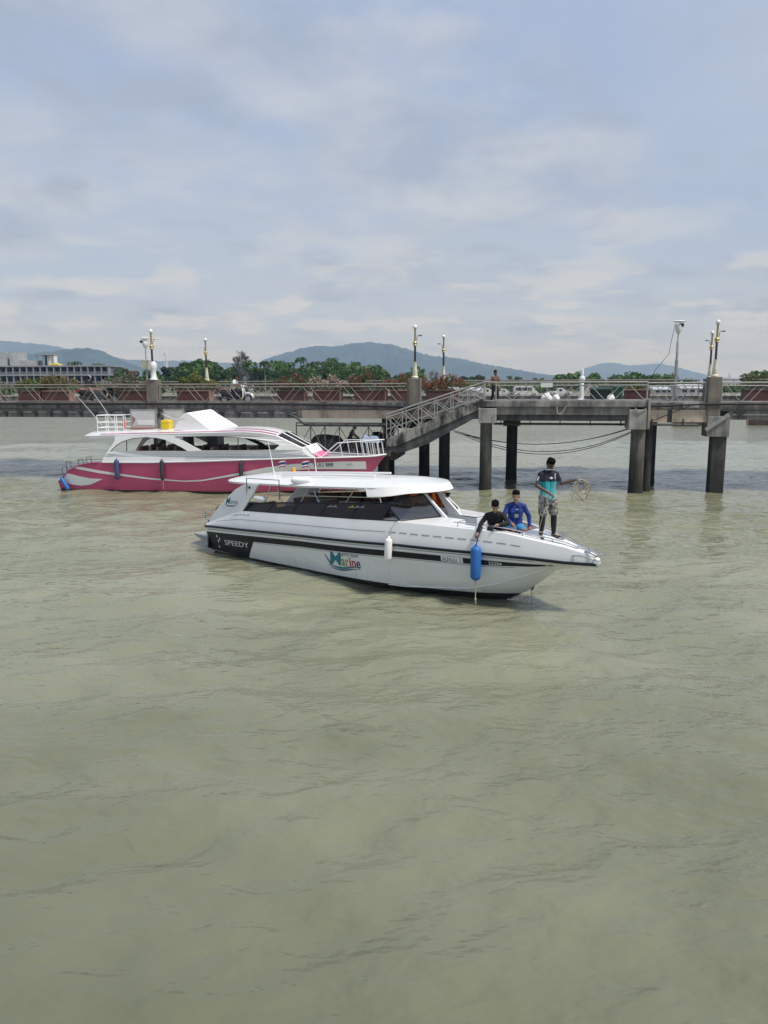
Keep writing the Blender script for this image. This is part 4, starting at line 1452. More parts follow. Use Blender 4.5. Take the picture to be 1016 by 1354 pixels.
def sack(x, y, z, s, label, seed, rot=0.0):
    rs = np.random.RandomState(seed)
    mbx = MB().ell((0, 0, 0.5), 0.5, 0.38, 0.5, 18, 12)
    mbx.v = [tuple(Vector(p) + Vector((1, 1, 0.5)) * 0.13 * noise.noise(Vector(p) * 3.0 + Vector((seed, 0, 0))) + Vector((0, 0, 0.09 * noise.noise(Vector(p) * 5.0)))) for p in mbx.v]
    mbx.v = [(p[0], p[1], max(0.0, p[2] * 1.15 - 0.1)) for p in mbx.v]
    t = thing('white_sack', label, 'sack', (x, y, z), PIER, rot, None)
    t.scale = (s, s, s)
    ob('bag', mbx, M['sack'], t, True)
    ob('tied_neck', MB().lathe([(0.10, 0.9), (0.05, 1.0), (0.10, 1.12), (0.13, 1.18)], 9, (0.05, 0, 0.0)), M['sack'], t, True)


sack(-7.4, 3.0, 3.72, 0.52, 'largest white bundle slumped under the small white rail sign', 3)
sack(-6.95, 3.1, 3.72, 0.44, 'smaller white bundle leaning against the largest one', 5, 1.0)
sack(-4.36, 3.6, 3.72, 0.42, 'white bundle standing between the two green bins', 8, 0.4)

# stuff stored on the low platform
def tarp_heap(x0, x1, y0, y1, z0, h, m, label, seed, name='covered_cargo'):
    n = 16
    V, Fc = [], []
    for j in range(n + 1):
        for i in range(n + 1):
            u, v = i / n, j / n
            e = min(u, 1 - u, v, 1 - v) * 2
            zz = h * min(1, (e * 3.2)) * (0.85 + 0.35 * noise.noise(Vector((u * 3, v * 3, seed))))
            V.append((x0 + (x1 - x0) * u, y0 + (y1 - y0) * v, zz + 0.01))
    for j in range(n):
        for i in range(n):
            a = j * (n + 1) + i
            Fc.append((a, a + 1, a + n + 2, a + n + 1))
    t = thing(name, label, 'cargo', (0, 0, z0), PIER)
    ob('cover', MB().add(V, Fc), m, t, True)
    ob('lashing', MB().path([((x0 + x1) / 2, y0 + (y1 - y0) * k / 12, h * min(1, min(k / 12, 1 - k / 12) * 6.4) * 0.95 + 0.05) for k in range(13)], 0.012, 5), M['rope'], t)
    return t


tarp_heap(-18.9, -16.9, 0.5, 2.2, 1.45, 0.80, M['greytarp'], 'grey tarpaulin heap at the outer end of the low platform', 1)
tarp_heap(-17.0, -15.9, 0.4, 1.9, 1.45, 0.62, M['tarp'], 'black covered bundle the seated person rests on', 2)
tarp_heap(-15.9, -14.5, 0.5, 2.1, 1.45, 0.95, M['tarp'], 'tall black covered bundle beside the stair foot', 3)
o = tarp_heap(-15.9, -15.0, -0.1, 0.5, 2.02, 0.34, M['bluecloth'], 'pale blue folded cloth heap in front of the tall black bundle', 4)
ob('crate', MB().box(-15.85, -15.05, -0.05, 0.45, -0.57, 0.02), M['tarp'], o)


# ------------------------------------------------------------------ small boat beyond the pier
def longtail(px, py, ln, label):
    d = 4.8 * 1017 / (py - 503.5)
    t = thing('wooden_boat', label, 'boat', (shore_x(px, d), d, 0), WORLD, 0.1)
    rings = []
    for k in range(15):
        f = k / 14
        b = 0.75 * math.sin(math.pi * (0.08 + 0.86 * f)) ** 0.7
        zs = 0.45 + 1.1 * max(0, f - 0.7) ** 1.5 * 3 + 0.25 * (1 - f) ** 3
        rings.append([(ln * (f - 0.5), -b, zs), (ln * (f - 0.5), -b * 0.75, 0.05), (ln * (f - 0.5), 0, -0.2), (ln * (f - 0.5), b * 0.75, 0.05), (ln * (f - 0.5), b, zs)])
    ob('hull', MB().loft(rings, closed=False), M['stone'], t, True)
    ob('canopy', MB().prism([(-0.7, 1.3), (0.7, 1.3), (0.5, 1.5), (-0.5, 1.5)], lambda a, b: (-ln * 0.3, a, b), lambda a, b: (ln * 0.12, a, b)), M['bldgdark'], t)
    for xx in (-ln * 0.28, ln * 0.1):
        for yy in (-0.6, 0.6):
            ob('canopy_post', MB().tube((xx, yy, 0.3), (xx, yy, 1.32), 0.04, 5), M['bark'], t)
    ob('thwart', MB().box(ln * 0.18, ln * 0.22, -0.6, 0.6, 0.3, 0.36), M['bark'], t)


longtail(919, 561, 5.5, 'dark wooden boat floating beyond the pile with the diagonal bracket')
longtail(1020, 561, 6.0, 'dark wooden boat moored beyond the railing at the pier end')

# ------------------------------------------------------------------ lettering helper
def text_geo(body, size=1.0, bold=0.0, shear=0.0):
    cu = bpy.data.curves.new('lettering', 'FONT')
    cu.body = body
    cu.size = size
    cu.offset = bold
    cu.shear = shear
    cu.resolution_u = 3
    tmp = bpy.data.objects.new('lettering_tmp', cu)
    COL.objects.link(tmp)
    dg = bpy.context.evaluated_depsgraph_get()
    me = bpy.data.meshes.new_from_object(tmp.evaluated_get(dg))
    vs = [tuple(v.co[:2]) for v in me.vertices]
    fs = [tuple(p.vertices) for p in me.polygons]
    bpy.data.objects.remove(tmp)
    bpy.data.curves.remove(cu)
    bpy.data.meshes.remove(me)
    if not vs:
        return [], []
    x0 = min(v[0] for v in vs)
    return [(v[0] - x0, v[1]) for v in vs], fs


def lettering(name, body, mapper, width, height, m, parent, bold=0.01, shear=0.0):
    """flat letters stretched to width x height and laid on a surface by mapper(x, z)"""
    vs, fs = text_geo(body, 1.0, bold, shear)
    if not vs:
        return None
    w = max(v[0] for v in vs)
    lo, hi = min(v[1] for v in vs), max(v[1] for v in vs)
    me = bpy.data.meshes.new(name)
    me.from_pydata([tuple(mapper(v[0] / w * width, (v[1] - lo) / (hi - lo) * height)) for v in vs], [], fs)
    return link(name, me, m, parent)


def strip(name, xs, zlo, zhi, surf, off, m, parent, rows=3):
    """painted band lying on a hull surface between two height curves"""
    mbx = MB()
    n = len(xs)
    V = []
    for r in range(rows + 1):
        for x in xs:
            z = zlo(x) + (zhi(x) - zlo(x)) * r / rows
            V.append(surf(x, z, off))
    Fc = [(r * n + i, r * n + i + 1, (r + 1) * n + i + 1, (r + 1) * n + i) for r in range(rows) for i in range(n - 1)]
    mbx.add(V, Fc)
    return ob(name, mbx, m, parent, True)


# ================================================================== SPEEDBOAT
sb = thing('speedboat', 'white speedboat with black stripe and hardtop, crew on its bow', 'speedboat', (0, 0, 0), SB)


def s_hb(x, b, x0=4.5, Lh=11.32, p=2.0):
    t = min(max((x - x0) / (Lh - x0), 0), 1)
    return b * (1 - t ** p)


s_rubz = tbl((-0.2, 0.74), (0.11, 0.77), (3.9, 1.0), (7.0, 1.16), (8.7, 1.185), (9.9, 1.17), (10.6, 1.14), (11.2, 1.14))
s_ys = lambda x: s_hb(x, 1.5) * (1.0 if x > 1 else 0.985 + 0.015 * x)
s_zk = tbl((-0.2, -0.45), (6, -0.45), (7.5, -0.38), (8.5, -0.17), (9.05, 0.0), (9.34, 0.15), (9.63, 0.33), (9.99, 0.62), (10.25, 0.88), (10.9, 1.03), (11.2, 1.07))
s_zc = tbl((-0.2, 0.02), (4, 0.06), (7, 0.15), (8.5, 0.30), (9.2, 0.50), (9.8, 0.76), (10.25, 0.96), (10.9, 1.06), (11.2, 1.09))
s_fc = tbl((-0.2, 0.88), (6, 0.86), (8.5, 0.74), (9.4, 0.64), (9.9, 0.52), (10.25, 0.45), (11.2, 0.6))
s_yc = lambda x: s_ys(x) * s_fc(x)
s_yg = lambda x: s_hb(x, 1.37, 4.5, 11.25)
s_zg = tbl((-0.2, 0.86), (0.3, 1.06), (1.3, 1.33), (3.7, 1.48), (6.85, 1.665), (7.8, 1.675), (8.9, 1.67), (9.4, 1.64), (10.05, 1.535), (10.54, 1.455), (11.0, 1.34), (11.2, 1.27))


def s_side(x, z, off=0.0, sgn=-1):
    """lower topside between chine and rub rail"""
    zc, zs = s_zc(x), s_rubz(x)
    f = (z - zc) / (zs - zc)
    y = s_yc(x) + (s_ys(x) - s_yc(x)) * (f ** 0.8 if f > 0 else f)
    return (x, sgn * (y + off), z)


def s_upper(x, f, off=0.0, sgn=-1):
    """upper side between rub rail (f=0) and gunwale (f=1)"""
    ys, yg = s_ys(x) - 0.02, s_yg(x)
    y = ys + (yg - ys) * (f ** 1.5)
    return (x, sgn * (max(y, 0.0) + off), s_rubz(x) + 0.02 + (s_zg(x) - s_rubz(x) - 0.02) * f)


XS = [-0.18 + (11.2 + 0.18) * i / 76 for i in range(77)]
M['s_hull'] = painted_hull('speedboat_gelcoat', (0.74, 0.76, 0.755), (0.012, 0.013, 0.016), 0.03, 0.020, 0.22, 0.06)
mbx = MB()
rings = []
for x in XS:
    ring = []
    for sgn in (-1, 1):
        half = [s_side(x, s_zc(x) + (s_rubz(x) - s_zc(x)) * f, 0, sgn) for f in (1.0, 0.8, 0.6, 0.4, 0.2, 0.0)]
        kz, cz, cy = s_zk(x), s_zc(x), s_yc(x)
        half += [(x, sgn * cy * 0.66, kz + (cz - kz) * 0.55), (x, sgn * cy * 0.33, kz + (cz - kz) * 0.24)]
        if sgn < 0:
            ring += half + [(x, 0, kz)]
        else:
            ring += list(reversed(half))
    rings.append(ring)
mbx.loft(rings, closed=False)
n = len(rings[0])
mbx.add(rings[0], [tuple(range(n))])
hull = ob('hull', mbx, M['s_hull'], sb, smooth=35)
# spray chine strip
for sgn in (-1, 1):
    ob('chine_strake', MB().path([(x, sgn * (s_yc(x) + 0.012), s_zc(x) + 0.005) for x in XS if 6.5 < x < 10.2], 0.012, 6), M['white'], hull, True)

# upper side (both), deck edge
for sgn in (-1, 1):
    mbx = MB()
    fs_ = [0, 0.15, 0.3, 0.5, 0.7, 0.85, 0.95, 1.0]
    V = [s_upper(x, f, 0, sgn) for f in fs_ for x in XS]
    n = len(XS)
    mbx.add(V, [(r * n + i, r * n + i + 1, (r + 1) * n + i + 1, (r + 1) * n + i) for r in range(len(fs_) - 1) for i in range(n - 1)])
    ob('upper_side', mbx, M['white'], sb, smooth=50)
    ob('rub_rail', MB().path([(x, sgn * (s_ys(x) + 0.012), s_rubz(x)) for x in XS], 0.032, 8), M['black'], sb, True)
    sf = lambda x, z, off, sgn=sgn: s_side(x, z, off, sgn)
    xs_ = [x for x in np.linspace(1.9, 10.35, 70)]
    top = tbl((-0.18, 0.585), (3.88, 0.855), (6.97, 1.01), (8.32, 1.04), (8.96, 1.035), (9.92, 1.03), (10.35, 1.035))
    bot = tbl((-0.18, 0.44), (2.07, 0.575), (3.86, 0.705), (6.96, 0.865), (8.31, 0.905), (8.95, 0.915), (9.92, 0.965), (10.35, 1.02))
    ob_ = strip('black_stripe', xs_, bot, top, sf, 0.005, M['black'], sb)
    strip('pin_stripe', [x for x in np.linspace(-0.1, 10.0, 70)], lambda x: top(x) + (s_rubz(x) - top(x)) * 0.42, lambda x: top(x) + (s_rubz(x) - top(x)) * 0.56, sf, 0.004, M['text_grey'], sb, 1)
    strip('pin_stripe', [x for x in np.linspace(2.0, 9.6, 60)], lambda x: bot(x) - 0.035, lambda x: bot(x) - 0.022, sf, 0.004, M['text_grey'], sb, 1)
    # black stern panel with slanted front edge
    poly_x = np.linspace(-0.175, 2.07, 22)
    V, Fc = [], []
    for i, x in enumerate(poly_x):
        f = i / 21.0
        for r in range(7):
            g = r / 6.0
            z_b = 0.05
            xx = x - (0.50 * (1 - g)) * f
            V.append(s_side(xx, z_b + (top(x) - z_b) * g, 0.0062, sgn))
    for i in range(21):
        for r in range(6):
            a = i * 7 + r
            Fc.append((a, a + 1, a + 8, a + 7))
    ob('stern_panel', MB().add(V, Fc), M['black'], sb, True)

# lettering on the near (starboard) side
def on_side(x0, z0, slope, sgn=-1, off=0.0105):
    return lambda a, b: s_side(x0 + a, z0 + a * slope + b, off, sgn)


lettering('lettering', 'SPEEDY', on_side(0.62, 0.30, 0.055), 1.08, 0.145, M['text_white'], sb, -0.004)
for dx, dz in ((0.28, 0.16), (0.3, 0.33), (0.27, 0.47), (0.38, 0.40)):
    ob('hull_mark', MB().prism([(0, 0), (0.035, 0), (0.035, 0.07), (0, 0.07)], lambda a, b: s_side(dx + a, dz + b, 0.007), lambda a, b: s_side(dx + a, dz + b, 0.012)), M['text_white'], sb)
# logo: big M, small words, waves
lx, lz = 4.78, 0.40
lettering('logo_lettering', 'M', on_side(lx + 0.08, lz + 0.0, 0.05), 0.40, 0.34, M['teal'], sb, 0.006, 0.15)
for ch, dx, c in (('a', 0.46, 'green_p'), ('r', 0.60, 'orange_p'), ('i', 0.72, 'red_p'), ('n', 0.80, 'red_p'), ('e', 0.94, 'text_dark')):
    lettering('logo_lettering', ch, on_side(lx + dx, lz + 0.02, 0.05), {'i': 0.045, 'r': 0.09}.get(ch, 0.115), 0.24 if ch == 'i' else 0.18, M[c], sb, 0.012)
lettering('logo_lettering', "LET'S GO!!", on_side(lx + 0.46, lz + 0.27, 0.05), 0.56, 0.075, M['text_dark'], sb, 0.006)
for k, (c, dz, wd) in enumerate((('teal', -0.03, 0.05), ('deepblue', -0.085, 0.035))):
    strip('logo_wave', list(np.linspace(lx - 0.05 + 0.1 * k, lx + 1.05, 26)), lambda x, dz=dz, wd=wd: lz + dz + 0.05 * (x - lx) + 0.035 * math.sin((x - lx) * 5.2 + 2.6) - wd * 0.5 * math.sin(math.pi * min(1, max(0, (x - lx + 0.05) / 1.1))), lambda x, dz=dz, wd=wd: lz + dz + 0.05 * (x - lx) + 0.035 * math.sin((x - lx) * 5.2 + 2.6) + wd * 0.5 * math.sin(math.pi * min(1, max(0, (x - lx + 0.05) / 1.1))), lambda x, z, off: s_side(x, z, off), 0.008, M[c], sb, 1)
strip('logo_wave', list(np.linspace(lx - 0.08, lx + 0.10, 10)), lambda x: lz + 0.22 - 1.45 * (x - lx + 0.08), lambda x: lz + 0.25 - 1.15 * (x - lx + 0.08), lambda x, z, off: s_side(x, z, off), 0.008, M['deepblue'], sb, 1)
# registration plates in the black stripe near the bow
strip('name_plate', list(np.linspace(8.02, 8.52, 8)), lambda x: 0.915, lambda x: 1.035, lambda x, z, off: s_side(x, z, off), 0.011, M['text_white'], sb, 1)
lettering('lettering', 'สปณน 1', on_side(8.05, 0.925, 0.0, off=0.016), 0.42, 0.10, M['text_dark'], sb, 0.004)
strip('name_plate', list(np.linspace(9.05, 9.36, 6)), lambda x: 0.935, lambda x: 1.025, lambda x, z, off: s_side(x, z, off), 0.011, M['black'], sb, 1)
lettering('lettering', '22204', on_side(9.08, 0.945, 0.0, off=0.016), 0.27, 0.07, M['text_white'], sb, 0.006)
# seam and dashes on the upper side
up = lambda x, f, off: s_upper(x, f, off)
strip('seam_line', list(np.linspace(0.25, 6.6, 50)), lambda x: 0.515, lambda x: 0.545, up, 0.004, M['text_grey'], sb, 1)
for k in range(11):
    xa = 6.68 + k * 0.285
    strip('vent_slot', list(np.linspace(xa, xa + 0.2, 5)), lambda x: 0.50, lambda x: 0.55, up, 0.004, M['text_grey'], sb, 1)
for k in range(12):
    strip('sticker_mark', [1.05 + 0.06 * k, 1.09 + 0.06 * k], lambda x: 0.78, lambda x, k=k: 0.815 + 0.02 * (k % 3), up, 0.005, M['text_grey'], sb, 1)

# decks
def deck_mesh(xs, inner, crown, zoff=0.0):
    mbx = MB()
    V, Fc = [], []
    m_ = 9
    for x in xs:
        yg, zg = s_yg(x), s_zg(x)
        yi = inner(x)
        for sgn in (-1, 1):
            for k in range(m_):
                f = k / (m_ - 1)
                y = yg + (yi - yg) * f
                V.append((x, sgn * y, zg + zoff + crown * (1 - (y / max(yg, 0.05)) ** 2)))
    w = 2 * m_
    for i in range(len(xs) - 1):
        for s in range(2):
            for k in range(m_ - 1):
                a = i * w + s * m_ + k
                Fc.append((a, a + 1, a + w + 1, a + w))
    return mbx.add(V, Fc)


WELL0, WELL1 = 8.05, 9.62
wy = lambda x: max(0.0, min(s_yg(x) - 0.16, 0.62))
ob('foredeck', deck_mesh([WELL1 + 0.001 + (11.2 - WELL1) * i / 20 for i in range(21)], lambda x: 0.0, 0.05), M['white'], sb, 50)
ob('side_deck', deck_mesh([WELL0 + (WELL1 - WELL0) * i / 12 for i in range(13)], wy, 0.05), M['white'], sb, 50)
ob('cabin_foredeck', deck_mesh([6.9 + (WELL0 - 6.9) * i / 10 for i in range(11)], lambda x: 0.22, 0.05), M['white'], sb, 50)
ob('passage_floor', MB().box(6.9, WELL0 + 0.02, -0.24, 0.24, 1.18, 1.22), M['deckgrey'], sb)
ob('well_floor', MB().box(WELL0, WELL1, -0.6, 0.6, 1.16, 1.20), M['deckgrey'], sb)
mbx = MB()
zz = lambda x, y: s_zg(x) + 0.05 * (1 - (y / s_yg(x)) ** 2)
lst = [WELL0 + (WELL1 - WELL0) * i / 12 for i in range(13)]
for sgn in (-1, 1):
    V = [(x, sgn * wy(x), zz(x, wy(x))) for x in lst] + [(x, sgn * wy(x), 1.18) for x in lst]
    mbx.add(V, [(i, i + 1, 14 + i, 13 + i) for i in range(12)])
V = [(WELL1, wy(WELL1) * (k / 4 - 1), zz(WELL1, wy(WELL1) * (k / 4 - 1))) for k in range(9)] + [(WELL1, wy(WELL1) * (k / 4 - 1), 1.18) for k in range(9)]
mbx.add(V, [(i, i + 1, 10 + i, 9 + i) for i in range(8)])
ob('well_coaming', mbx, M['offwhite'], sb)
ob('bow_bench', MB().box(9.2, 9.6, -0.45, 0.45, 1.2, 1.5), M['offwhite'], sb, bevel=0.03)
for sgn in (-1, 1):
    ob('bulkhead', MB().box(WELL0 - 0.03, WELL0 + 0.02, sgn * 0.22 if sgn > 0 else -0.80, 0.80 if sgn > 0 else sgn * 0.22, 1.18, 1.70), M['white'], sb, bevel=0.01)
    ob('passage_side', MB().box(6.9, WELL0, sgn * 0.235 - 0.012, sgn * 0.235 + 0.012, 1.2, 1.70), M['white'], sb)
# toe rail and cleats
for sgn in (-1, 1):
    t_ = ob('bow_rail', MB().path([(x, sgn * max(0.03, s_yg(x) - 0.10), s_zg(x) + 0.10 - 0.04 * max(0, x - 10)) for x in np.linspace(8.2, 11.05, 22)], 0.014, 6), M['chrome'], sb, True)
    for x in (8.3, 9.0, 9.7, 10.3, 10.8):
        ob('rail_foot', MB().tube((x, sgn * max(0.03, s_yg(x) - 0.10), s_zg(x) - 0.02), (x, sgn * max(0.03, s_yg(x) - 0.10), s_zg(x) + 0.095), 0.012, 6), M['chrome'], t_)
    ob('deck_groove', MB().path([(x, sgn * (s_yg(x) * 0.62), s_zg(x) + 0.05 * (1 - 0.62 ** 2) + 0.004) for x in np.linspace(9.7, 10.8, 14)], 0.008, 5), M['text_grey'], sb)
ob('mooring_post', MB().lathe([(0.05, 0), (0.042, 0.02), (0.042, 0.13), (0.06, 0.14), (0.06, 0.165), (0.02, 0.175)], 12, (10.36, 0.05, s_zg(10.36) + 0.03)), M['chrome'], sb, True)
ob('bow_cap', MB().ell((11.17, 0, 1.19), 0.085, 0.10, 0.10, 14, 10), M['white'], sb, True)
ob('bow_roller', MB().path([(10.95, -0.09, 1.40), (11.2, -0.09, 1.33), (11.33, -0.05, 1.36), (11.36, 0, 1.40), (11.33, 0.05, 1.36), (11.2, 0.09, 1.33), (10.95, 0.09, 1.40)], 0.016, 6), M['chrome'], sb, True)
ob('bow_handle', MB().path([(10.75, -s_yg(10.75) - 0.02, 1.30), (10.9, -s_yg(10.9) - 0.07, 1.31), (11.12, -0.12, 1.27), (11.2, -0.06, 1.24)], 0.014, 6), M['chrome'], sb, True)
ring_e = ob('bow_eye', MB().path([(9.66 + 0.07 * math.cos(a), 0.0, 0.43 + 0.07 * math.sin(a)) for a in np.linspace(0, 6.28, 14)], 0.014, 6), M['chrome'], sb, True)

# cabin sides: glazing band
s_wb = tbl((0.9, 1.30), (1.28, 1.335), (3.7, 1.485), (6.85, 1.675))
s_wt = tbl((1.28, 1.52), (3.6, 1.78), (6.4, 2.03), (6.78, 2.06))
wyb = lambda x: s_hb(x, 1.33, 4.5, 11.25)
wyt = lambda x: s_hb(x, 1.22, 4.5, 11.25)


def s_win(x, f, off, sgn):
    z0_, z1_ = s_wb(x), s_wt(x)
    return (x, sgn * (wyb(x) + (wyt(x) - wyb(x)) * f + off), z0_ + (z1_ - z0_) * f)


bounds = [1.42, 2.35, 3.35, 4.40, 5.45, 6.35]
for sgn in (-1, 1):
    lab = None
    for a, b in zip(bounds[:-1], bounds[1:]):
        xs_ = np.linspace(a + 0.03, b - 0.03, 6)
        mbx = MB()
        V = []
        for f in (0.02, 0.5, 0.97):
            V += [s_win(x + 0.22 * f, f, 0.0, sgn) for x in xs_]
        mbx.add(V, [(r * 6 + i, r * 6 + i + 1, (r + 1) * 6 + i + 1, (r + 1) * 6 + i) for r in range(2) for i in range(5)])
        ob('side_window', mbx, M['glass'], sb, True)
    for b in bounds:
        ob('window_pillar', MB().hexa([s_win(b - 0.05, 0, 0.008, sgn), s_win(b + 0.05, 0, 0.008, sgn), s_win(b + 0.05, 0, -0.03, sgn), s_win(b - 0.05, 0, -0.03, sgn), s_win(b + 0.17, 0.99, 0.008, sgn), s_win(b + 0.27, 0.99, 0.008, sgn), s_win(b + 0.27, 0.99, -0.03, sgn), s_win(b + 0.17, 0.99, -0.03, sgn)]), M['black'], sb)
    xs_ = np.linspace(1.3, 6.62, 26)
    ob('window_top_bar', MB().path([s_win(x, 1.0, 0, sgn) for x in xs_], 0.020, 6), M['black'], sb, True)
    ob('window_sill', MB().path([s_win(x, 0.0, 0, sgn) for x in np.linspace(1.2, 6.85, 26)], 0.020, 6), M['black'], sb, True)
    ob('cabin_ledge', MB().loft([[(x, sgn * (s_yg(x) + 0.005), s_zg(x) - 0.004), (x, sgn * (wyb(x) - 0.03), s_wb(x) + 0.008), (x, sgn * (wyb(x) - 0.05), s_wb(x) - 0.06), (x, sgn * (s_yg(x) - 0.05), s_zg(x) - 0.08)] for x in np.linspace(0.9, 6.9, 24)]), M['white'], sb)
# ob('window_sticker', MB().hexa([s_win(5.6, 0.72, 0.006, -1), s_win(6.1, 0.72, 0.006, -1), s_win(6.1, 0.72, 0.010, -1), s_win(5.6, 0.72, 0.010, -1), s_win(5.63, 0.80, 0.006, -1), s_win(6.13, 0.80, 0.006, -1), s_win(6.13, 0.80, 0.010, -1), s_win(5.63, 0.80, 0.010, -1)]), M['bluecloth'], sb)
for x0_, n_, m in ((5.35, 3, M['yellow_p']), (5.52, 6, M['text_grey']), (4.62, 7, M['text_grey'])):
    for k in range(n_):
        a, h = x0_ + 0.055 * k, 0.05 + 0.05 * (k % 3)
        ob('sticker_mark', MB().prism([(0, 0), (0.04, 0), (0.045, h), (0.005, h)], lambda u_, v_: s_win(a + u_, 0.72 + v_, 0.006, -1), lambda u_, v_: s_win(a + u_, 0.72 + v_, 0.011, -1)), m, sb)

# windscreens either side of the centre walk-through
for sgn in (-1, 1):
    b0, b1 = (6.88, sgn * 1.13, 1.69), (7.42, sgn * 0.30, 1.74)
    t0, t1 = (6.40, sgn * 1.10, 2.05), (6.90, sgn * 0.30, 2.20)
    ws = ob('windscreen', MB().add([b0, b1, t1, t0], [(0, 1, 2, 3)]), M['glass2'], sb)
    ob('windscreen_frame', MB().path([b0, b1, t1, t0, b0], 0.022, 6), M['black'] if sgn < 0 else M['offwhite'], ws, True)
    ob('windscreen_post', MB().hexa([(7.25, sgn * 0.24, 1.66), (7.66, sgn * 0.24, 1.66), (7.66, sgn * 0.30, 1.66), (7.25, sgn * 0.30, 1.66), (6.84, sgn * 0.24, 2.22), (6.96, sgn * 0.24, 2.22), (6.96, sgn * 0.30, 2.22), (6.84, sgn * 0.30, 2.22)]), M['white'], sb, bevel=0.01)
    ob('dash_panel', MB().hexa([(6.55, sgn * 0.30, 1.2), (7.5, sgn * 0.30, 1.2), (6.95, sgn * 1.05, 1.2), (6.3, sgn * 1.05, 1.2), (6.55, sgn * 0.30, 1.72), (7.46, sgn * 0.30, 1.72), (6.9, sgn * 1.08, 1.66), (6.3, sgn * 1.08, 1.66)]), M['offwhite'], sb)
# cabin interior
ob('cabin_floor', MB().box(-0.1, 6.4, -1.12, 1.12, 0.58, 0.62), M['cabin_floor'], sb)
for k in range(5):
    x = 1.7 + k * 0.95
    for sgn in (-1, 1):
        s_ = ob('seat', MB().box(x, x + 0.5, sgn * 0.75 - 0.42, sgn * 0.75 + 0.42, 0.56, 0.98), M['seat'], sb, bevel=0.03)
        ob('backrest', MB().hexa([(x - 0.02, sgn * 0.75 - 0.42, 0.95), (x + 0.1, sgn * 0.75 - 0.42, 0.95), (x + 0.1, sgn * 0.75 + 0.42, 0.95), (x - 0.02, sgn * 0.75 + 0.42, 0.95), (x - 0.16, sgn * 0.75 - 0.4, 1.52), (x - 0.07, sgn * 0.75 - 0.4, 1.52), (x - 0.07, sgn * 0.75 + 0.4, 1.52), (x - 0.16, sgn * 0.75 + 0.4, 1.52)]), M['seat'], s_, bevel=0.02)
ob('transom', MB().hexa([(-0.18, -1.44, 0.1), (-0.12, -1.44, 0.1), (-0.12, 1.44, 0.1), (-0.18, 1.44, 0.1), (-0.17, -1.40, 0.9), (-0.11, -1.40, 0.9), (-0.11, 1.40, 0.9), (-0.17, 1.40, 0.9)]), M['black'], sb)

# stern wings (side fins carrying the hardtop)
fin = [(-0.17, 0.80), (0.03, 1.06), (0.25, 1.28), (0.48, 1.47), (0.75, 1.69), (1.03, 1.89), (1.30, 2.02), (1.60, 2.10), (2.02, 2.12), (1.72, 1.72), (1.40, 1.34), (1.36, 1.20), (0.2, 0.95)]
for sgn in (-1, 1):
    fy = lambda a, b, o: (a, sgn * (1.40 - 0.14 * max(0, b - 0.8) / 1.3 + o), b)
    w_ = ob('stern_wing', MB().prism(fin, lambda a, b: fy(a, b, 0.02), lambda a, b: fy(a, b, -0.04)), M['white'], sb, bevel=0.012)
    if sgn < 0:
        lettering('wing_lettering', 'M', lambda a, b: (0.66 + a, -(1.40 - 0.14 * max(0, 1.48 + b - 0.8) / 1.3 + 0.03), 1.46 + b + 0.12 * a), 0.20, 0.17, M['teal'], w_, 0.02, 0.2)
        lettering('wing_lettering', 'arine', lambda a, b: (0.87 + a, -(1.40 - 0.14 * max(0, 1.48 + b - 0.8) / 1.3 + 0.03), 1.48 + b + 0.12 * a), 0.32, 0.11, M['text_grey'], w_, 0.012)
        ob('wing_wave', MB().prism([(0.58, 1.46), (0.75, 1.40), (1.0, 1.42), (1.2, 1.50), (1.0, 1.45), (0.75, 1.43)], lambda a, b: fy(a, b, 0.024), lambda a, b: fy(a, b, 0.030)), M['deepblue'], w_)
        ob('porthole', MB().tube((1.66, -(1.27 + 0.005), 2.0), (1.66, -(1.27 + 0.04), 2.0), 0.035, 12), M['black'], w_)

# hardtop
r_zc = tbl((0.2, 2.13), (1.0, 2.25), (2.4, 2.36), (4.7, 2.45), (6.0, 2.50), (7.25, 2.46))
r_ze = tbl((0.2, 2.07), (0.6, 2.09), (1.14, 2.10), (3.65, 2.22), (5.77, 2.36), (7.25, 2.44))
r_w = tbl((0.2, 0.85), (0.45, 1.12), (0.8, 1.24), (5.8, 1.25), (6.05, 1.24), (6.4, 1.10), (6.8, 0.80), (7.1, 0.45), (7.25, 0.10))
mbx = MB()
rings = []
for x in list(np.linspace(0.2, 1.2, 7)) + list(np.linspace(1.5, 5.8, 14)) + list(np.linspace(6.0, 7.25, 12)):
    w, zc, ze = r_w(x), r_zc(x), r_ze(x)
    topr = [(x, w * f, ze + (zc - ze) * (1 - abs(f) ** 2.4)) for f in np.linspace(-1, 1, 15)]
    th = 0.05
    botr = [(x, w * f * 0.985, ze - th + (zc - ze) * 0.9 * (1 - abs(f) ** 2.4)) for f in np.linspace(1, -1, 15)]
    rings.append(topr + botr)
mbx.loft(rings)
roof = ob('hardtop', mbx, M['white'], sb, smooth=50)
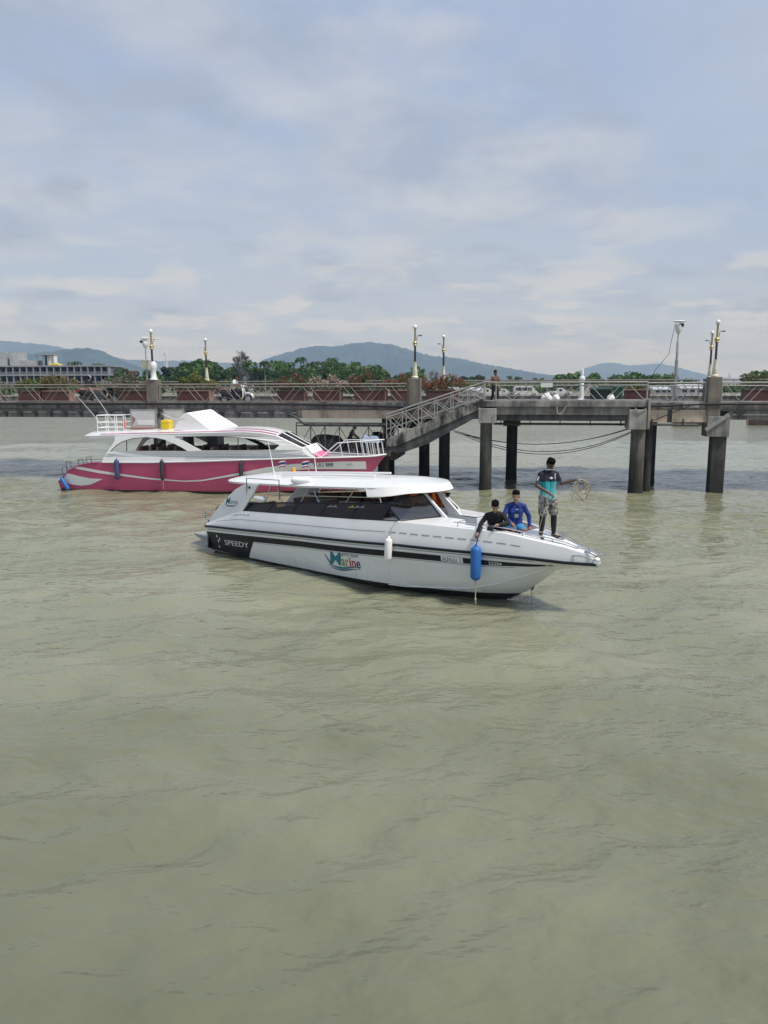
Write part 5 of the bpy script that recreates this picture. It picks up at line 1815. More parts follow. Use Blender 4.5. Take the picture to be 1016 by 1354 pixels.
# canvas visor hanging from the front edge of the hardtop
edge = []
for k in range(25):
    a = -1 + 2 * k / 24
    y = 1.25 * a
    x = float(np.interp(abs(y), [0.0, 0.10, 0.45, 0.80, 1.10, 1.24, 1.26], [7.25, 7.25, 7.1, 6.8, 6.4, 6.05, 5.78]))
    edge.append((x, y))
V = []
for x, y in edge:
    V.append((x, y, r_ze(x) + 0.012))
for x, y in edge:
    V.append((x + 0.10, y * 1.03, float(np.interp(abs(y), [0, 0.8, 1.25], [2.31, 2.28, 2.17]))))
for x, y in edge:
    V.append((x + 0.08, y * 1.02, float(np.interp(abs(y), [0, 0.8, 1.25], [2.30, 2.27, 2.155]))))
n = len(edge)
ob('visor', MB().add(V, [(i, i + 1, n + i + 1, n + i) for i in range(n - 1)] + [(n + i, n + i + 1, 2 * n + i + 1, 2 * n + i) for i in range(n - 1)]), M['canvas'], sb, 50)
# posts between the glazing and the hardtop
for sgn in (-1, 1):
    for xb, xt in ((2.2, 2.35), (2.9, 2.55), (3.6, 3.9), (4.3, 3.95), (5.2, 5.5), (6.3, 6.2)):
        p = s_win(xb, 1.0, -0.02, sgn)
        ob('roof_post', MB().tube(p, (xt, sgn * 1.12, r_ze(xt) - 0.02), 0.013, 6), M['chrome'], sb, True)
    ob('grab_rail', MB().path([(x, sgn * 1.14, s_wt(x) + (r_ze(x) - s_wt(x)) * 0.38) for x in np.linspace(2.4, 6.3, 14)], 0.013, 6), M['chrome'], sb, True)
    ob('roof_frame', MB().path([(1.55, sgn * 1.30, r_ze(1.5) - 0.35), (1.55, sgn * 1.30, r_ze(1.5) + 0.13), (2.9, sgn * 1.30, r_ze(2.9) + 0.12), (2.9, sgn * 1.30, r_ze(2.9) - 0.40)], 0.014, 6), M['darksteel'], sb, True)

# swim platform, engines, stern rail
ob('swim_platform', MB().prism([(-0.15, 0.12), (-0.9, 0.20), (-1.25, 0.30), (-1.28, 0.36), (-0.9, 0.36), (-0.15, 0.34)], lambda a, b: (a, -1.15, b), lambda a, b: (a, 1.15, b)), M['deckgrey'], sb, bevel=0.02)
for yy in (-0.55, 0.55):
    e_ = ob('outboard_engine', MB().loft([[(-0.55 + sx * 0.30 * k, yy + sy * 0.19 * k, z) for sx, sy in ((-1, -0.6), (-0.6, -1), (0.6, -1), (1, -0.6), (1, 0.6), (0.6, 1), (-0.6, 1), (-1, 0.6))] for z, k in ((0.55, 0.7), (0.62, 0.95), (0.95, 1.0), (1.10, 0.85), (1.16, 0.55))]), M['black'], sb, 60)
    ob('engine_leg', MB().hexa([(-0.62, yy - 0.06, -0.5), (-0.40, yy - 0.06, -0.5), (-0.40, yy + 0.06, -0.5), (-0.62, yy + 0.06, -0.5), (-0.72, yy - 0.09, 0.58), (-0.38, yy - 0.09, 0.58), (-0.38, yy + 0.09, 0.58), (-0.72, yy + 0.09, 0.58)]), M['black'], e_)
ob('stern_rail', MB().path([(-0.2, -1.25, 0.85), (-0.5, -1.25, 0.9), (-0.5, -1.25, 1.12), (-0.15, -1.25, 1.16)], 0.018, 6), M['chrome'], sb, True)
ob('stern_rail', MB().path([(-0.72, -1.2, 0.98), (-0.35, -1.2, 1.0), (-0.1, -1.2, 0.99)], 0.02, 6), M['chrome'], sb, True)

# things carried on the boat
def fender(name, label, p, frame, r, ln, m, tilt=0.0, cat='fender', rope_up=None, rope_mat=None, axis='z', eyes=True, rot=0.0):
    t = thing(name, label, cat, p, frame, rot)
    prof = [(0.02, -ln / 2 - r * 0.1), (r * 0.55, -ln / 2 + r * 0.05), (r * 0.9, -ln / 2 + r * 0.4), (r, -ln / 2 + r * 0.8), (r, ln / 2 - r * 0.8), (r * 0.9, ln / 2 - r * 0.4), (r * 0.55, ln / 2 - r * 0.05), (0.02, ln / 2 + r * 0.1)]
    b = ob('body', MB().lathe(prof, 16), m, t, True)
    e = ob('eye', MB().lathe([(0.02, ln / 2), (0.035, ln / 2 + 0.02), (0.02, ln / 2 + 0.05)], 8), m, t, True)
    if axis == 'x':
        b.rotation_euler = e.rotation_euler = (0, math.pi / 2, 0)
    else:
        b.rotation_euler = e.rotation_euler = (0, tilt, 0)
    if rope_up:
        ob('rope', MB().path(rope_up, 0.013, 6), rope_mat or M['rope'], t, True)
    return t


fender('boat_fender', 'white fender hanging against the black hull stripe of the speedboat', (6.83, -1.47, 1.07), SB, 0.085, 0.52, M['canvas'], 0.06, rope_up=[(0.02, 0, 0.27), (0.03, 0.05, 0.45), (0.03, 0.22, 0.60)])
t = fender('boat_fender', 'large blue fender hung near the bow of the speedboat by a rope', (8.90, -0.99, 0.985), SB, 0.115, 0.74, M['blue'], 0.0, rope_up=[(0, 0, 0.38), (0.02, 0.06, 0.6), (0.0, 0.2, 0.70), (-0.02, 0.26, 0.74)], rope_mat=M['bluerope'])
ob('tail_rope', MB().path([(0, 0, -0.38), (0.01, 0, -0.55), (0.0, 0, -0.80), (0.02, 0, -0.9)], 0.012, 6), M['rope'], t, True)
ob('rope_knot', MB().ell((0.005, 0, -0.80), 0.024, 0.024, 0.05, 8, 6), M['rope'], t, True)
fender('boat_fender', 'white fender lying on the hardtop edge of the speedboat', (3.55, -1.10, 2.33), SB, 0.085, 0.55, M['canvas'], axis='x', rot=0.5)
fender('boat_fender', 'white fender lashed above the side windows beside the stern wing', (2.0, -1.22, 1.72), SB, 0.085, 0.42, M['canvas'], axis='x')
t = thing('bow_line', 'thin rope dangling to the water from the bow eye of the speedboat', 'rope', (9.70, -0.02, 0.0), SB)
ob('line', MB().path([(-0.02, 0, 0.40), (0.0, 0, 0.28), (0.01, 0, 0.1), (0.0, 0, -0.1)], 0.010, 5), M['rope'], t, True)
ob('loop', MB().path([(-0.04, 0, 0.42), (0.02, -0.02, 0.47), (0.05, 0, 0.40), (0.0, 0.02, 0.33)], 0.012, 5), M['bluerope'], t, True)
t = thing('antenna', 'tall white whip antenna on the hardtop near the stern wing', 'antenna', (1.75, -0.5, 2.28), SB)
ob('mount', MB().lathe([(0.035, 0), (0.03, 0.08), (0.015, 0.1)], 8), M['offwhite'], t)
ob('whip', MB().tube((0, 0, 0.08), (-0.22, 0, 0.92), 0.014, 6, 0.008), M['text_white'], t, True)
t = thing('antenna', 'white whip antenna on the hardtop beside the amber beacon', 'antenna', (3.35, -0.4, 2.38), SB)
ob('mount', MB().lathe([(0.035, 0), (0.03, 0.08), (0.015, 0.1)], 8), M['offwhite'], t)
ob('whip', MB().tube((0, 0, 0.08), (-0.10, 0, 0.76), 0.014, 6, 0.008), M['text_white'], t, True)
t = thing('beacon', 'amber beacon lamp on the speedboat hardtop', 'beacon', (2.46, -0.4, 2.33), SB)
ob('lens', MB().lathe([(0.055, 0.04), (0.055, 0.15), (0.04, 0.19), (0.01, 0.2)], 12), M['amber'], t, True)
ob('mount', MB().lathe([(0.06, -0.02), (0.06, 0.04)], 12), M['lampblack'], t)


def flag(x, y, z, label):
    t = thing('striped_flag', label, 'flag', (x, y, z), SB, 0)
    ob('staff', MB().tube((0, 0, -0.03), (0.02, 0, 0.42), 0.009, 6), M['chrome'], t)
    c = ob('cloth', MB().box(0.02, 0.021, 0, 0.001, 0.2, 0.201), M['text_white'], t)
    for k, (z0_, z1_, m) in enumerate(((0.22, 0.253, 'flagred'), (0.253, 0.287, 'text_white'), (0.287, 0.353, 'flagblue'), (0.353, 0.387, 'text_white'), (0.387, 0.42, 'flagred'))):
        V = []
        for i in range(9):
            a = i / 8.0
            wv = 0.025 * math.sin(a * 5.5 + 0.5)
            V += [(0.02 - 0.27 * a, wv, z0_ - 0.05 * a * a), (0.02 - 0.27 * a, wv + 0.004, z1_ - 0.05 * a * a)]
        ob('stripe', MB().add(V, [(2 * i, 2 * i + 2, 2 * i + 3, 2 * i + 1) for i in range(8)]), M[m], c)


flag(2.1, -0.4, 2.30, 'small striped flag flying beside the tall whip antenna')
flag(3.05, -0.4, 2.36, 'small striped flag flying between beacon and shorter whip antenna')
for p, q, lab in (((2.2, -0.55, 2.38), (5.75, -0.15, 2.60), 'long white pole lying along the hardtop reaching toward the bow'), ((2.4, -0.75, 2.36), (5.5, -0.45, 2.54), 'shorter white pole lying on the hardtop beside the long one')):
    o = place(tag(ob('boat_pole', MB().path([p, ((p[0] + q[0]) / 2, (p[1] + q[1]) / 2, (p[2] + q[2]) / 2 + 0.01), q], 0.026, 8), M['text_white'], None, True), lab, 'pole'), (0, 0, 0), SB)
VEST = ['orange life vest hanging under the visor above the side window end', 'orange life vest hanging second from the side windows under the visor', 'orange life vest hanging under the visor beside the centre opening', 'orange life vest hanging under the visor beside the port windscreen']
for k, (x, y) in enumerate(((6.42, -0.05), (6.62, 0.12), (6.74, 0.28), (6.80, 0.48))):
    t = thing('life_vest', VEST[k], 'life vest', (x, y, 1.93), SB, 0.4 * k)
    ob('panel', MB().loft([[(-0.05 * s, -0.12 * s, z), (0.05 * s, -0.12 * s, z), (0.06 * s, 0, z), (0.05 * s, 0.12 * s, z), (-0.05 * s, 0.12 * s, z), (-0.06 * s, 0, z)] for z, s in ((-0.10, 0.7), (0.0, 1.0), (0.12, 1.0), (0.24, 0.85), (0.32, 0.5))]), M['orange'], t, 60)
    ob('strap', MB().path([(0.0, -0.06, 0.28), (0, -0.03, 0.40), (0, 0.03, 0.40), (0, 0.06, 0.28)], 0.012, 5), M['lampblack'], t)
    ob('buckle', MB().box(0.045, 0.075, -0.03, 0.03, 0.04, 0.09), M['lampblack'], t)

# ================================================================== PINK BOAT
pb = thing('pink_cruiser', 'pink and white tour boat with arched windows moored along the pier', 'tour boat', (0, 0, 0), PB)


def p_hb(x, b, Lh=14.22):
    return b * (1 - min(max((x - 7.5) / (Lh - 7.5), 0), 1) ** 2.2)


p_zs = tbl((-0.62, 0.38), (-0.4, 0.52), (0.0, 0.91), (0.49, 1.15), (0.97, 1.26), (1.6, 1.31), (4, 1.33), (6, 1.39), (8.8, 1.51), (10.8, 1.57), (12.3, 1.56), (13.7, 1.57), (14.2, 1.63))
p_zk = tbl((-0.62, -0.2), (1, -0.45), (10, -0.45), (12.2, -0.3), (12.9, 0.0), (13.42, 0.61), (13.65, 0.92), (14.05, 1.45), (14.2, 1.60))
p_ys = lambda x: p_hb(x, 1.75) * float(np.interp(x, [-0.62, 0, 1.2], [0.86, 0.95, 1.0]))


def p_side(x, z, off=0.0, sgn=-1):
    zk, zs = p_zk(x), p_zs(x)
    f = min(max((z - zk) / max(zs - zk, 0.01), 0), 1.0)
    sh = float(np.interp(x, [-0.6, 8.5, 12, 14.2], [0.11, 0.14, 0.7, 1.0]))
    y = p_ys(x) * (f ** sh) if f > 0 else 0.0
    return (x, sgn * (y + off), z)


XP = list(np.linspace(-0.62, 12.0, 60)) + list(np.linspace(12.1, 14.2, 24))
M['p_hull'] = painted_hull('pink_boat_gelcoat', (0.55, 0.080, 0.19), (0.02, 0.014, 0.02), 0.07, 0.0, 0.32, 0.14)
rings = []
fl = [1.0, 0.9, 0.8, 0.7, 0.6, 0.5, 0.4, 0.3, 0.2, 0.1, 0.03]
for x in XP:
    zk, zs = p_zk(x), p_zs(x)
    rings.append([p_side(x, zk + (zs - zk) * f, 0, -1) for f in fl] + [(x, 0, zk)] + [p_side(x, zk + (zs - zk) * f, 0, 1) for f in reversed(fl)])
mbx = MB().loft(rings, closed=False)
mbx.add(rings[0], [tuple(range(len(rings[0])))])
ob('hull', mbx, M['p_hull'], pb, smooth=40)
w_up = tbl((0.35, 1.10), (0.6, 1.12), (1.57, 0.945), (3.92, 0.64), (5.43, 0.545), (6.23, 0.59), (8, 0.93), (9.2, 1.18), (10.25, 1.31), (12.3, 1.40), (13.45, 1.36))
w_lo = tbl((0.35, 1.02), (0.6, 0.98), (1.57, 0.82), (3.92, 0.57), (5.43, 0.495), (6.23, 0.53), (8, 0.83), (9.4, 0.96), (11.05, 1.08), (12.3, 1.04), (13.45, 1.0))
c_up = tbl((-0.36, 0.54), (-0.1, 0.82), (0.5, 0.67), (1.0, 0.59), (1.6, 0.565))
c_lo = tbl((-0.36, 0.42), (0.0, 0.29), (0.5, 0.23), (1.0, 0.30), (1.6, 0.555))
for sgn in (-1, 1):
    sf = lambda x, z, off, sgn=sgn: p_side(x, z, off, sgn)
    strip('white_swoosh', list(np.linspace(0.35, 13.35, 80)), w_lo, w_up, sf, 0.008, M['white'], pb, 4)
    strip('white_swoosh', list(np.linspace(-0.36, 1.6, 24)), c_lo, c_up, sf, 0.008, M['white'], pb, 4)
    strip('white_swoosh', list(np.linspace(9.6, 13.2, 30)), lambda x: 0.70 + 0.05 * (x - 9.6), lambda x: 0.70 + 0.05 * (x - 9.6) + 0.07 * math.sin(math.pi * (x - 9.6) / 3.6), sf, 0.008, M['white'], pb, 1)
    ob('gunwale', MB().path([(x, sgn * (p_ys(x) + 0.01), p_zs(x) + 0.01) for x in XP if x < 1.6], 0.03, 6), M['pink'], pb, True)
    ob('gunwale', MB().path([(x, sgn * (p_ys(x) + 0.01), p_zs(x) + 0.015) for x in XP if x >= 1.55], 0.035, 6), M['offwhite'] if True else None, pb, True)
V = []
m_ = 7
xd = [x for x in XP]
for x in xd:
    for k in range(m_):
        V.append((x, p_ys(x) * (2 * k / (m_ - 1) - 1), p_zs(x) - 0.03))
ob('deck', MB().add(V, [(i * m_ + k, i * m_ + k + 1, (i + 1) * m_ + k + 1, (i + 1) * m_ + k) for i in range(len(xd) - 1) for k in range(m_ - 1)]), M['deckgrey'], pb)
lettering('lettering', 'TUU 888', lambda a, b: p_side(11.15 + a, 1.16 + 0.02 * a + b, 0.014), 0.86, 0.17, M['text_dark'], pb, 0.012)
lettering('lettering', 'กท.', lambda a, b: p_side(12.55 + a, 1.19 + b, 0.014), 0.28, 0.09, M['text_grey'], pb, 0.004)

# superstructure sides with two arched openings
p_yc = lambda x: p_hb(x, 1.56, 14.0)


def p_cab(x, z, off, sgn=-1):
    return (x, sgn * (p_yc(x) - 0.10 * max(0, z - 1.4) + off), z)


outer = [(1.55, 1.28), (1.70, 1.55), (1.90, 1.85), (2.08, 2.08), (2.2, 2.25), (2.22, 2.46), (4.0, 2.53), (6.0, 2.60), (8.1, 2.64), (8.9, 2.61), (9.58, 2.47), (10.0, 2.32), (10.42, 2.12), (10.7, 1.90), (10.95, 1.66), (11.25, 1.56), (9.0, 1.48), (6.0, 1.36), (4.0, 1.30)]
win1 = [(2.02, 1.81), (2.30, 2.07), (2.59, 2.24), (3.1, 2.38), (3.7, 2.42), (4.2, 2.39), (4.6, 2.31), (4.95, 2.18), (5.3, 2.02), (5.62, 1.84)]
win2 = [(5.05, 2.46), (6.0, 2.48), (7.0, 2.48), (8.0, 2.44), (8.7, 2.37), (9.3, 2.27), (9.72, 2.13), (9.48, 1.92), (8.0, 1.89), (6.25, 1.87), (5.85, 2.05), (5.5, 2.24)]
for sgn in (-1, 1):
    s_ = ob('cabin_side', MB().holed([outer, list(reversed(win1)), list(reversed(win2))], lambda a, b: p_cab(a, b, 0.0, sgn), lambda a, b: p_cab(a, b, -0.09, sgn)), M['white'], pb)
    for zz_, xa, xb in ((1.60, 1.75, 10.9), (1.68, 1.8, 10.7), (1.50, 5.5, 11.0)):
        ob('moulding', MB().path([p_cab(x, zz_ + 0.008 * (x - 2), 0.004, sgn) for x in np.linspace(xa, xb, 24)], 0.010, 4), M['text_grey'], s_)
    for xx, za, zb in ((2.75, 1.83, 2.30), (7.9, 1.89, 2.43)):
        ob('window_bar', MB().tube(p_cab(xx, za - 0.02, -0.05, sgn), p_cab(xx, zb + 0.02, -0.05, sgn), 0.02, 6), M['lampblack'], s_)
    ob('window_trim', MB().path([p_cab(a, b, 0.003, sgn) for a, b in win2[:8]], 0.014, 5), M['lampblack'], s_)
    ob('window_trim', MB().path([p_cab(a, b, 0.003, sgn) for a, b in win1[:7]], 0.014, 5), M['lampblack'], s_)
lettering('lettering', 'NIU', lambda a, b: p_cab(5.28 + a, 2.30 + b, -0.04), 0.32, 0.12, M['text_dark'], pb, 0.004)
# inside
ob('inner_arch', MB().path([(3.15, 0.6, 1.5), (3.4, 0.6, 1.95), (3.7, 0.6, 2.3), (4.1, 0.6, 2.45)], 0.08, 6), M['lampblack'], pb, True)
ob('inner_arch', MB().path([(8.9, 0.4, 1.6), (8.4, 0.4, 2.0), (7.6, 0.4, 2.35), (7.0, 0.4, 2.45)], 0.09, 6), M['lampblack'], pb, True)
ob('helm_console', MB().box(6.0, 6.5, -0.2, 0.7, 1.35, 2.5), M['lampblack'], pb, bevel=0.03)
for k in range(7):
    x = 3.2 + k * 0.85
    for yy in (-0.65, 0.6):
        s_ = ob('seat', MB().box(x, x + 0.5, yy - 0.45, yy + 0.45, 1.32, 1.72), M['seat'], pb, bevel=0.03)
        ob('backrest', MB().box(x - 0.1, x, yy - 0.45, yy + 0.45, 1.6, 1.98), M['seat'], s_, bevel=0.02)
# roof
pr_e = tbl((0.65, 2.46), (1.75, 2.50), (4, 2.57), (8.1, 2.69), (8.9, 2.65), (9.6, 2.51))
pr_w = tbl((0.65, 1.25), (0.9, 1.42), (7.5, 1.48), (8.5, 1.45), (9.6, 1.33))
rings = []
for x in list(np.linspace(0.65, 1.2, 5)) + list(np.linspace(1.5, 9.6, 30)):
    w, ze = pr_w(x), pr_e(x)
    topr = [(x, w * f, ze + 0.16 * (1 - abs(f) ** 2)) for f in np.linspace(-1, 1, 13)]
    botr = [(x, w * f * 0.98, ze - 0.14 + 0.05 * (1 - abs(f) ** 2)) for f in np.linspace(1, -1, 13)]
    rings.append(topr + botr)
ob('roof', MB().loft(rings), M['white'], pb, 45)
for fy_ in (-0.86, -0.6, 0.6, 0.86):
    strip('roof_stripe', list(np.linspace(1.4 if abs(fy_) > 0.7 else 7.6, 9.55, 36)), lambda x: fy_ * 1.0 - 0.055, lambda x: fy_ + 0.055, lambda x, z, off: (x, z * pr_w(x), pr_e(x) + 0.16 * (1 - z * z) + off), 0.006, M['pink'], pb, 1)
# raked windscreen: two dark panes in a white frame
for a, b in ((-0.98, -0.36), (-0.30, 0.30), (0.36, 0.98)):
    g_ = ob('windscreen', MB().add([(9.62, 1.28 * a, 2.60 - 0.10 * a * a), (9.62, 1.28 * b, 2.60 - 0.10 * b * b), (10.72, 1.12 * b, 2.02 - 0.06 * b * b), (10.72, 1.12 * a, 2.02 - 0.06 * a * a)], [(0, 1, 2, 3)]), M['carglass'], pb)
    ob('windscreen_frame', MB().path([(9.62, 1.28 * a, 2.60 - 0.10 * a * a), (10.72, 1.12 * a, 2.02 - 0.06 * a * a)], 0.03, 6), M['white'], g_, True)
ob('windscreen_base', MB().hexa([(10.66, -1.12, 1.54), (11.3, -0.95, 1.54), (11.3, 0.95, 1.54), (10.66, 1.12, 1.54), (10.60, -1.12, 2.02), (10.78, -1.05, 2.0), (10.78, 1.05, 2.0), (10.60, 1.12, 2.02)]), M['white'], pb, bevel=0.02)
mbx = MB()
nfold = 34
V = []
for k in range(nfold + 1):
    f = k / nfold
    y = -1.02 + 2.0 * f
    wv = 0.025 * math.sin(f * 60)
    V += [(10.80 + wv, y, 2.05), (10.98 + wv, y, 1.86), (11.1 + wv, y, 1.72)]
ob('white_drape', MB().add(V, [(3 * k + r, 3 * k + r + 1, 3 * k + r + 4, 3 * k + r + 3) for k in range(nfold) for r in range(2)]), M['canvas'], pb, True)
V = []
for k in range(nfold + 1):
    f = k / nfold
    y = -1.0 + 1.96 * f
    wv = 0.03 * math.sin(f * 41 + 1)
    V += [(11.1 + wv, y, 1.74), (11.28 + wv, y, 1.62), (11.45 + wv, y, 1.56)]
ob('pink_drape', MB().add(V, [(3 * k + r, 3 * k + r + 1, 3 * k + r + 4, 3 * k + r + 3) for k in range(nfold) for r in range(2)]), M['pinkcloth'], pb, True)
# bow rail
br_pts = [(x, -max(0.02, p_ys(x) - 0.08)) for x in np.linspace(11.5, 14.12, 12)]
for sgn in (-1, 1):
    r_ = ob('bow_rail', MB().path([(br_pts[0][0], sgn * -br_pts[0][1], 1.58), (12.2, sgn * 0.86, 2.2)] + [(x, sgn * -y, 2.2 + 0.05 * (x - 12.2)) for x, y in br_pts if x > 12.3], 0.022, 6), M['text_white'], pb, True)
    for x in (12.35, 13.0, 13.25, 13.45, 13.65, 13.85, 14.05):
        y = sgn * max(0.02, p_ys(x) - 0.08)
        ob('stanchion', MB().tube((x + 0.06, y, 1.55), (x - 0.06, y, 2.2 + 0.05 * (x - 12.2)), 0.018, 6), M['text_white'], r_, True)
    ob('wind_brace', MB().tube((11.5, sgn * 1.0, 1.58), (10.85, sgn * 1.0, 2.06), 0.016, 6), M['text_white'], pb)
ob('bow_deck_rim', MB().path([(x, -max(0, p_ys(x) - 0.03), p_zs(x) + 0.02) for x in np.linspace(12.3, 14.18, 10)], 0.03, 6), M['beige'], pb, True)
# stern ladder rails
for xx, h in ((-0.45, 0.55), (-0.25, 0.62), (0.35, 0.32), (0.75, 0.28)):
    zb = p_zs(xx)
    ob('stern_rail', MB().path([(xx, -1.35, zb - 0.02), (xx - 0.03, -1.35, zb + h), (xx + 0.2, -1.35, zb + h + 0.03), (xx + 0.22, -1.35, p_zs(xx + 0.22))], 0.016, 6), M['darksteel'], pb, True)
ob('stern_rail', MB().path([(0.3, -1.4, 1.36), (1.0, -1.45, 1.42), (1.55, -1.45, 1.44)], 0.014, 6), M['darksteel'], pb, True)
# roof fittings
rr = MB()
fr = thing('roof_rail', 'white pipe rail on the stern end of the pink boat roof', 'railing', (0.9, -0.5, 2.66), PB)
for (xa, xb) in ((0.0, 1.3),):
    for dz in (0.12, 0.36, 0.68):
        rod('rail', fr, (xa, 0, dz), (xb, 0, dz), 0.017, M['text_white'])
        rod('rail', fr, (xa, 1.0, dz), (xb, 1.0, dz), 0.017, M['text_white'])
        rod('rail', fr, (xa, 0, dz), (xa, 1.0, dz), 0.022, M['text_white'])
for xx in (0.0, 0.43, 0.86, 1.28):
    for yy in (0.0, 1.0):
        rod('post', fr, (xx, yy, -0.06), (xx, yy, 0.68), 0.017, M['text_white'])
for a, b, lab in (((1.0, -0.3, 2.9), (-0.22, -0.3, 4.32), 'long white rod leaning over the stern of the pink boat roof'), ((1.45, 0.1, 2.9), (0.28, 0.1, 4.62), 'taller white rod leaning back from the pink boat roof rail')):
    place(tag(ob('outrigger_rod', MB().path([a, ((a[0] + b[0]) / 2 + 0.02, a[1], (a[2] + b[2]) / 2), b], 0.018, 6, 0.012), M['banner'], None, True), lab, 'rod'), (0, 0, 0), PB)
t = thing('fire_extinguisher', 'red extinguisher standing beside the roof rail of the pink boat', 'extinguisher', (2.15, -0.4, 2.72), PB)
ob('cylinder', MB().lathe([(0.05, 0), (0.065, 0.02), (0.065, 0.34), (0.03, 0.4)], 12), M['red'], t, True)
ob('valve', MB().box(-0.06, 0.03, -0.02, 0.02, 0.40, 0.46), M['lampblack'], t)
for x0_, x1_, y_, lab in ((2.30, 3.55, 0.0, 'faded banner board in dark frame on the pink boat roof'), (3.75, 4.75, 0.35, 'pale board standing behind the yellow box on the pink boat roof')):
    t = thing('banner_board', lab, 'board', (x0_, y_, 2.70), PB)
    w = x1_ - x0_
    ob('panel', MB().box(0.04, w - 0.04, -0.01, 0.01, 0.06, 0.86), M['banner'], t)
    for xx in (0.02, w - 0.02):
        ob('frame_post', MB().box(xx - 0.025, xx + 0.025, -0.03, 0.03, -0.05, 0.92), M['galv'], t)
    ob('frame_rail', MB().box(0.045, w - 0.045, -0.025, 0.025, 0.87, 0.91), M['galv'], t)
    if x0_ < 3:
        ob('printed_strip', MB().box(0.32, w - 0.12, -0.018, -0.011, 0.18, 0.42), M['offwhite'], t)
        ob('printed_strip', MB().prism([(0.08, 0.2), (0.24, 0.45), (0.08, 0.62)], lambda a, b: (a, -0.018, b), lambda a, b: (a, -0.011, b)), M['terracotta'], t)
        ob('cushion', MB().box(0.06, w - 0.06, -0.25, -0.05, 0.0, 0.10), M['terracotta'], t, bevel=0.03)
t = thing('yellow_box', 'bright yellow float box on the pink boat roof beside white cover', 'box', (4.12, -0.2, 2.72), PB)
ob('body', MB().box(-0.20, 0.22, -0.24, 0.24, 0.0, 0.42), M['yellow'], t, bevel=0.06)
for zz_ in (0.15, 0.3):
    ob('rib', MB().box(-0.207, 0.227, -0.247, 0.247, zz_ - 0.012, zz_ + 0.012), M['yellow'], t)
cov = [(4.72, 2.68), (5.05, 3.18), (5.45, 3.52), (5.85, 3.66), (6.30, 3.66), (6.6, 3.52), (7.1, 3.20), (7.7, 2.90), (7.72, 2.78), (6.9, 2.74)]
V = []
t = thing('roof_cover', 'white peaked canvas cover over the flybridge of the pink boat', 'cover', (4.72, 0, 2.68), PB)
rings = []
for k in range(9):
    f = k / 8.0
    y = -0.92 + 1.84 * f
    b0, ap, fr_ = 0.03 + 0.12 * f, 0.55 + 0.42 * f, 1.62 + 0.75 * f
    zt = 0.80 + 0.10 * f
    rings.append([(b0, y, 0.03), (ap - 0.22, y, zt * 0.68), (ap - 0.04, y, zt * 0.95), (ap + 0.10, y, zt), (ap + 0.24, y, zt * 0.955), (ap + 0.45, y, zt * 0.76 + 0.02 * math.sin(k * 1.9)), (fr_, y, 0.14), (fr_ + 0.02, y, 0.03)])
ob('canvas', MB().loft(rings), M['canvas'], t, 40)
ob('hem_tube', MB().path([(1.64, -0.93, 0.10), (2.0, 0, 0.10), (2.38, 0.93, 0.10)], 0.022, 6), M['canvas'], t, True)
ob('tie_line', MB().path([(-0.5, -0.9, 0.75), (0.2, -0.93, 0.5), (0.6, -0.93, 0.6)], 0.01, 4), M['text_white'], t)
# fenders along the pink hull
fender('boat_fender', 'faded navy fender on the pink boat near its stern arch', (2.42, -1.83, 1.02), PB, 0.11, 0.88, M['navy'], rope_up=[(0, 0.02, 0.44), (0.0, 0.1, 0.6)])
t = fender('boat_fender', 'charcoal fender on the pink boat below the first arched window', (4.53, -1.83, 1.02), PB, 0.09, 0.88, M['charcoal'], rope_up=[(0, 0.02, 0.44), (0.0, 0.1, 0.6)])
ob('tail_rope', MB().path([(0.0, 0.02, -0.44), (0.01, 0.03, -0.85)], 0.012, 5), M['rope'], t)
fender('boat_fender', 'charcoal fender on the pink boat hanging behind the speedboat hardtop tip', (8.12, -1.80, 1.05), PB, 0.09, 0.75, M['charcoal'], rope_up=[(0, 0.02, 0.38), (0.0, 0.1, 0.55)])
fender('boat_fender', 'bright blue fender tilted across the stern corner of the pink boat', (-0.18, -1.72, 0.32), PB, 0.09, 0.62, M['blue'], tilt=-0.55)

# ------------------------------------------------------------------ people
def remeshed(name, caps, voxel, m, parent, smooth_it=6, extra=None, cut=None):
    """union of tapered capsules and ellipsoids fused into one continuous skin"""
    mbx = MB()
    for c in caps:
        if len(c) == 4:
            mbx.capsule(*c)
        else:
            mbx.ell(c[0], c[1], c[2], c[3], 14, 10, c[4])
    me = mbx.mesh(name)
    tmp = bpy.data.objects.new('tmp_body', me)
    COL.objects.link(tmp)
    rm = tmp.modifiers.new('r', 'REMESH')
    rm.mode = 'VOXEL'
    rm.voxel_size = voxel
    sm = tmp.modifiers.new('s', 'SMOOTH')
    sm.factor = 0.5
    sm.iterations = smooth_it
    dg = bpy.context.evaluated_depsgraph_get()
    out = bpy.data.meshes.new_from_object(tmp.evaluated_get(dg))
    bpy.data.objects.remove(tmp)
    bpy.data.meshes.remove(me)
    out.name = name
    out.materials.clear()
    out.polygons.foreach_set('use_smooth', [True] * len(out.polygons))
    return link(name, out, m, parent)


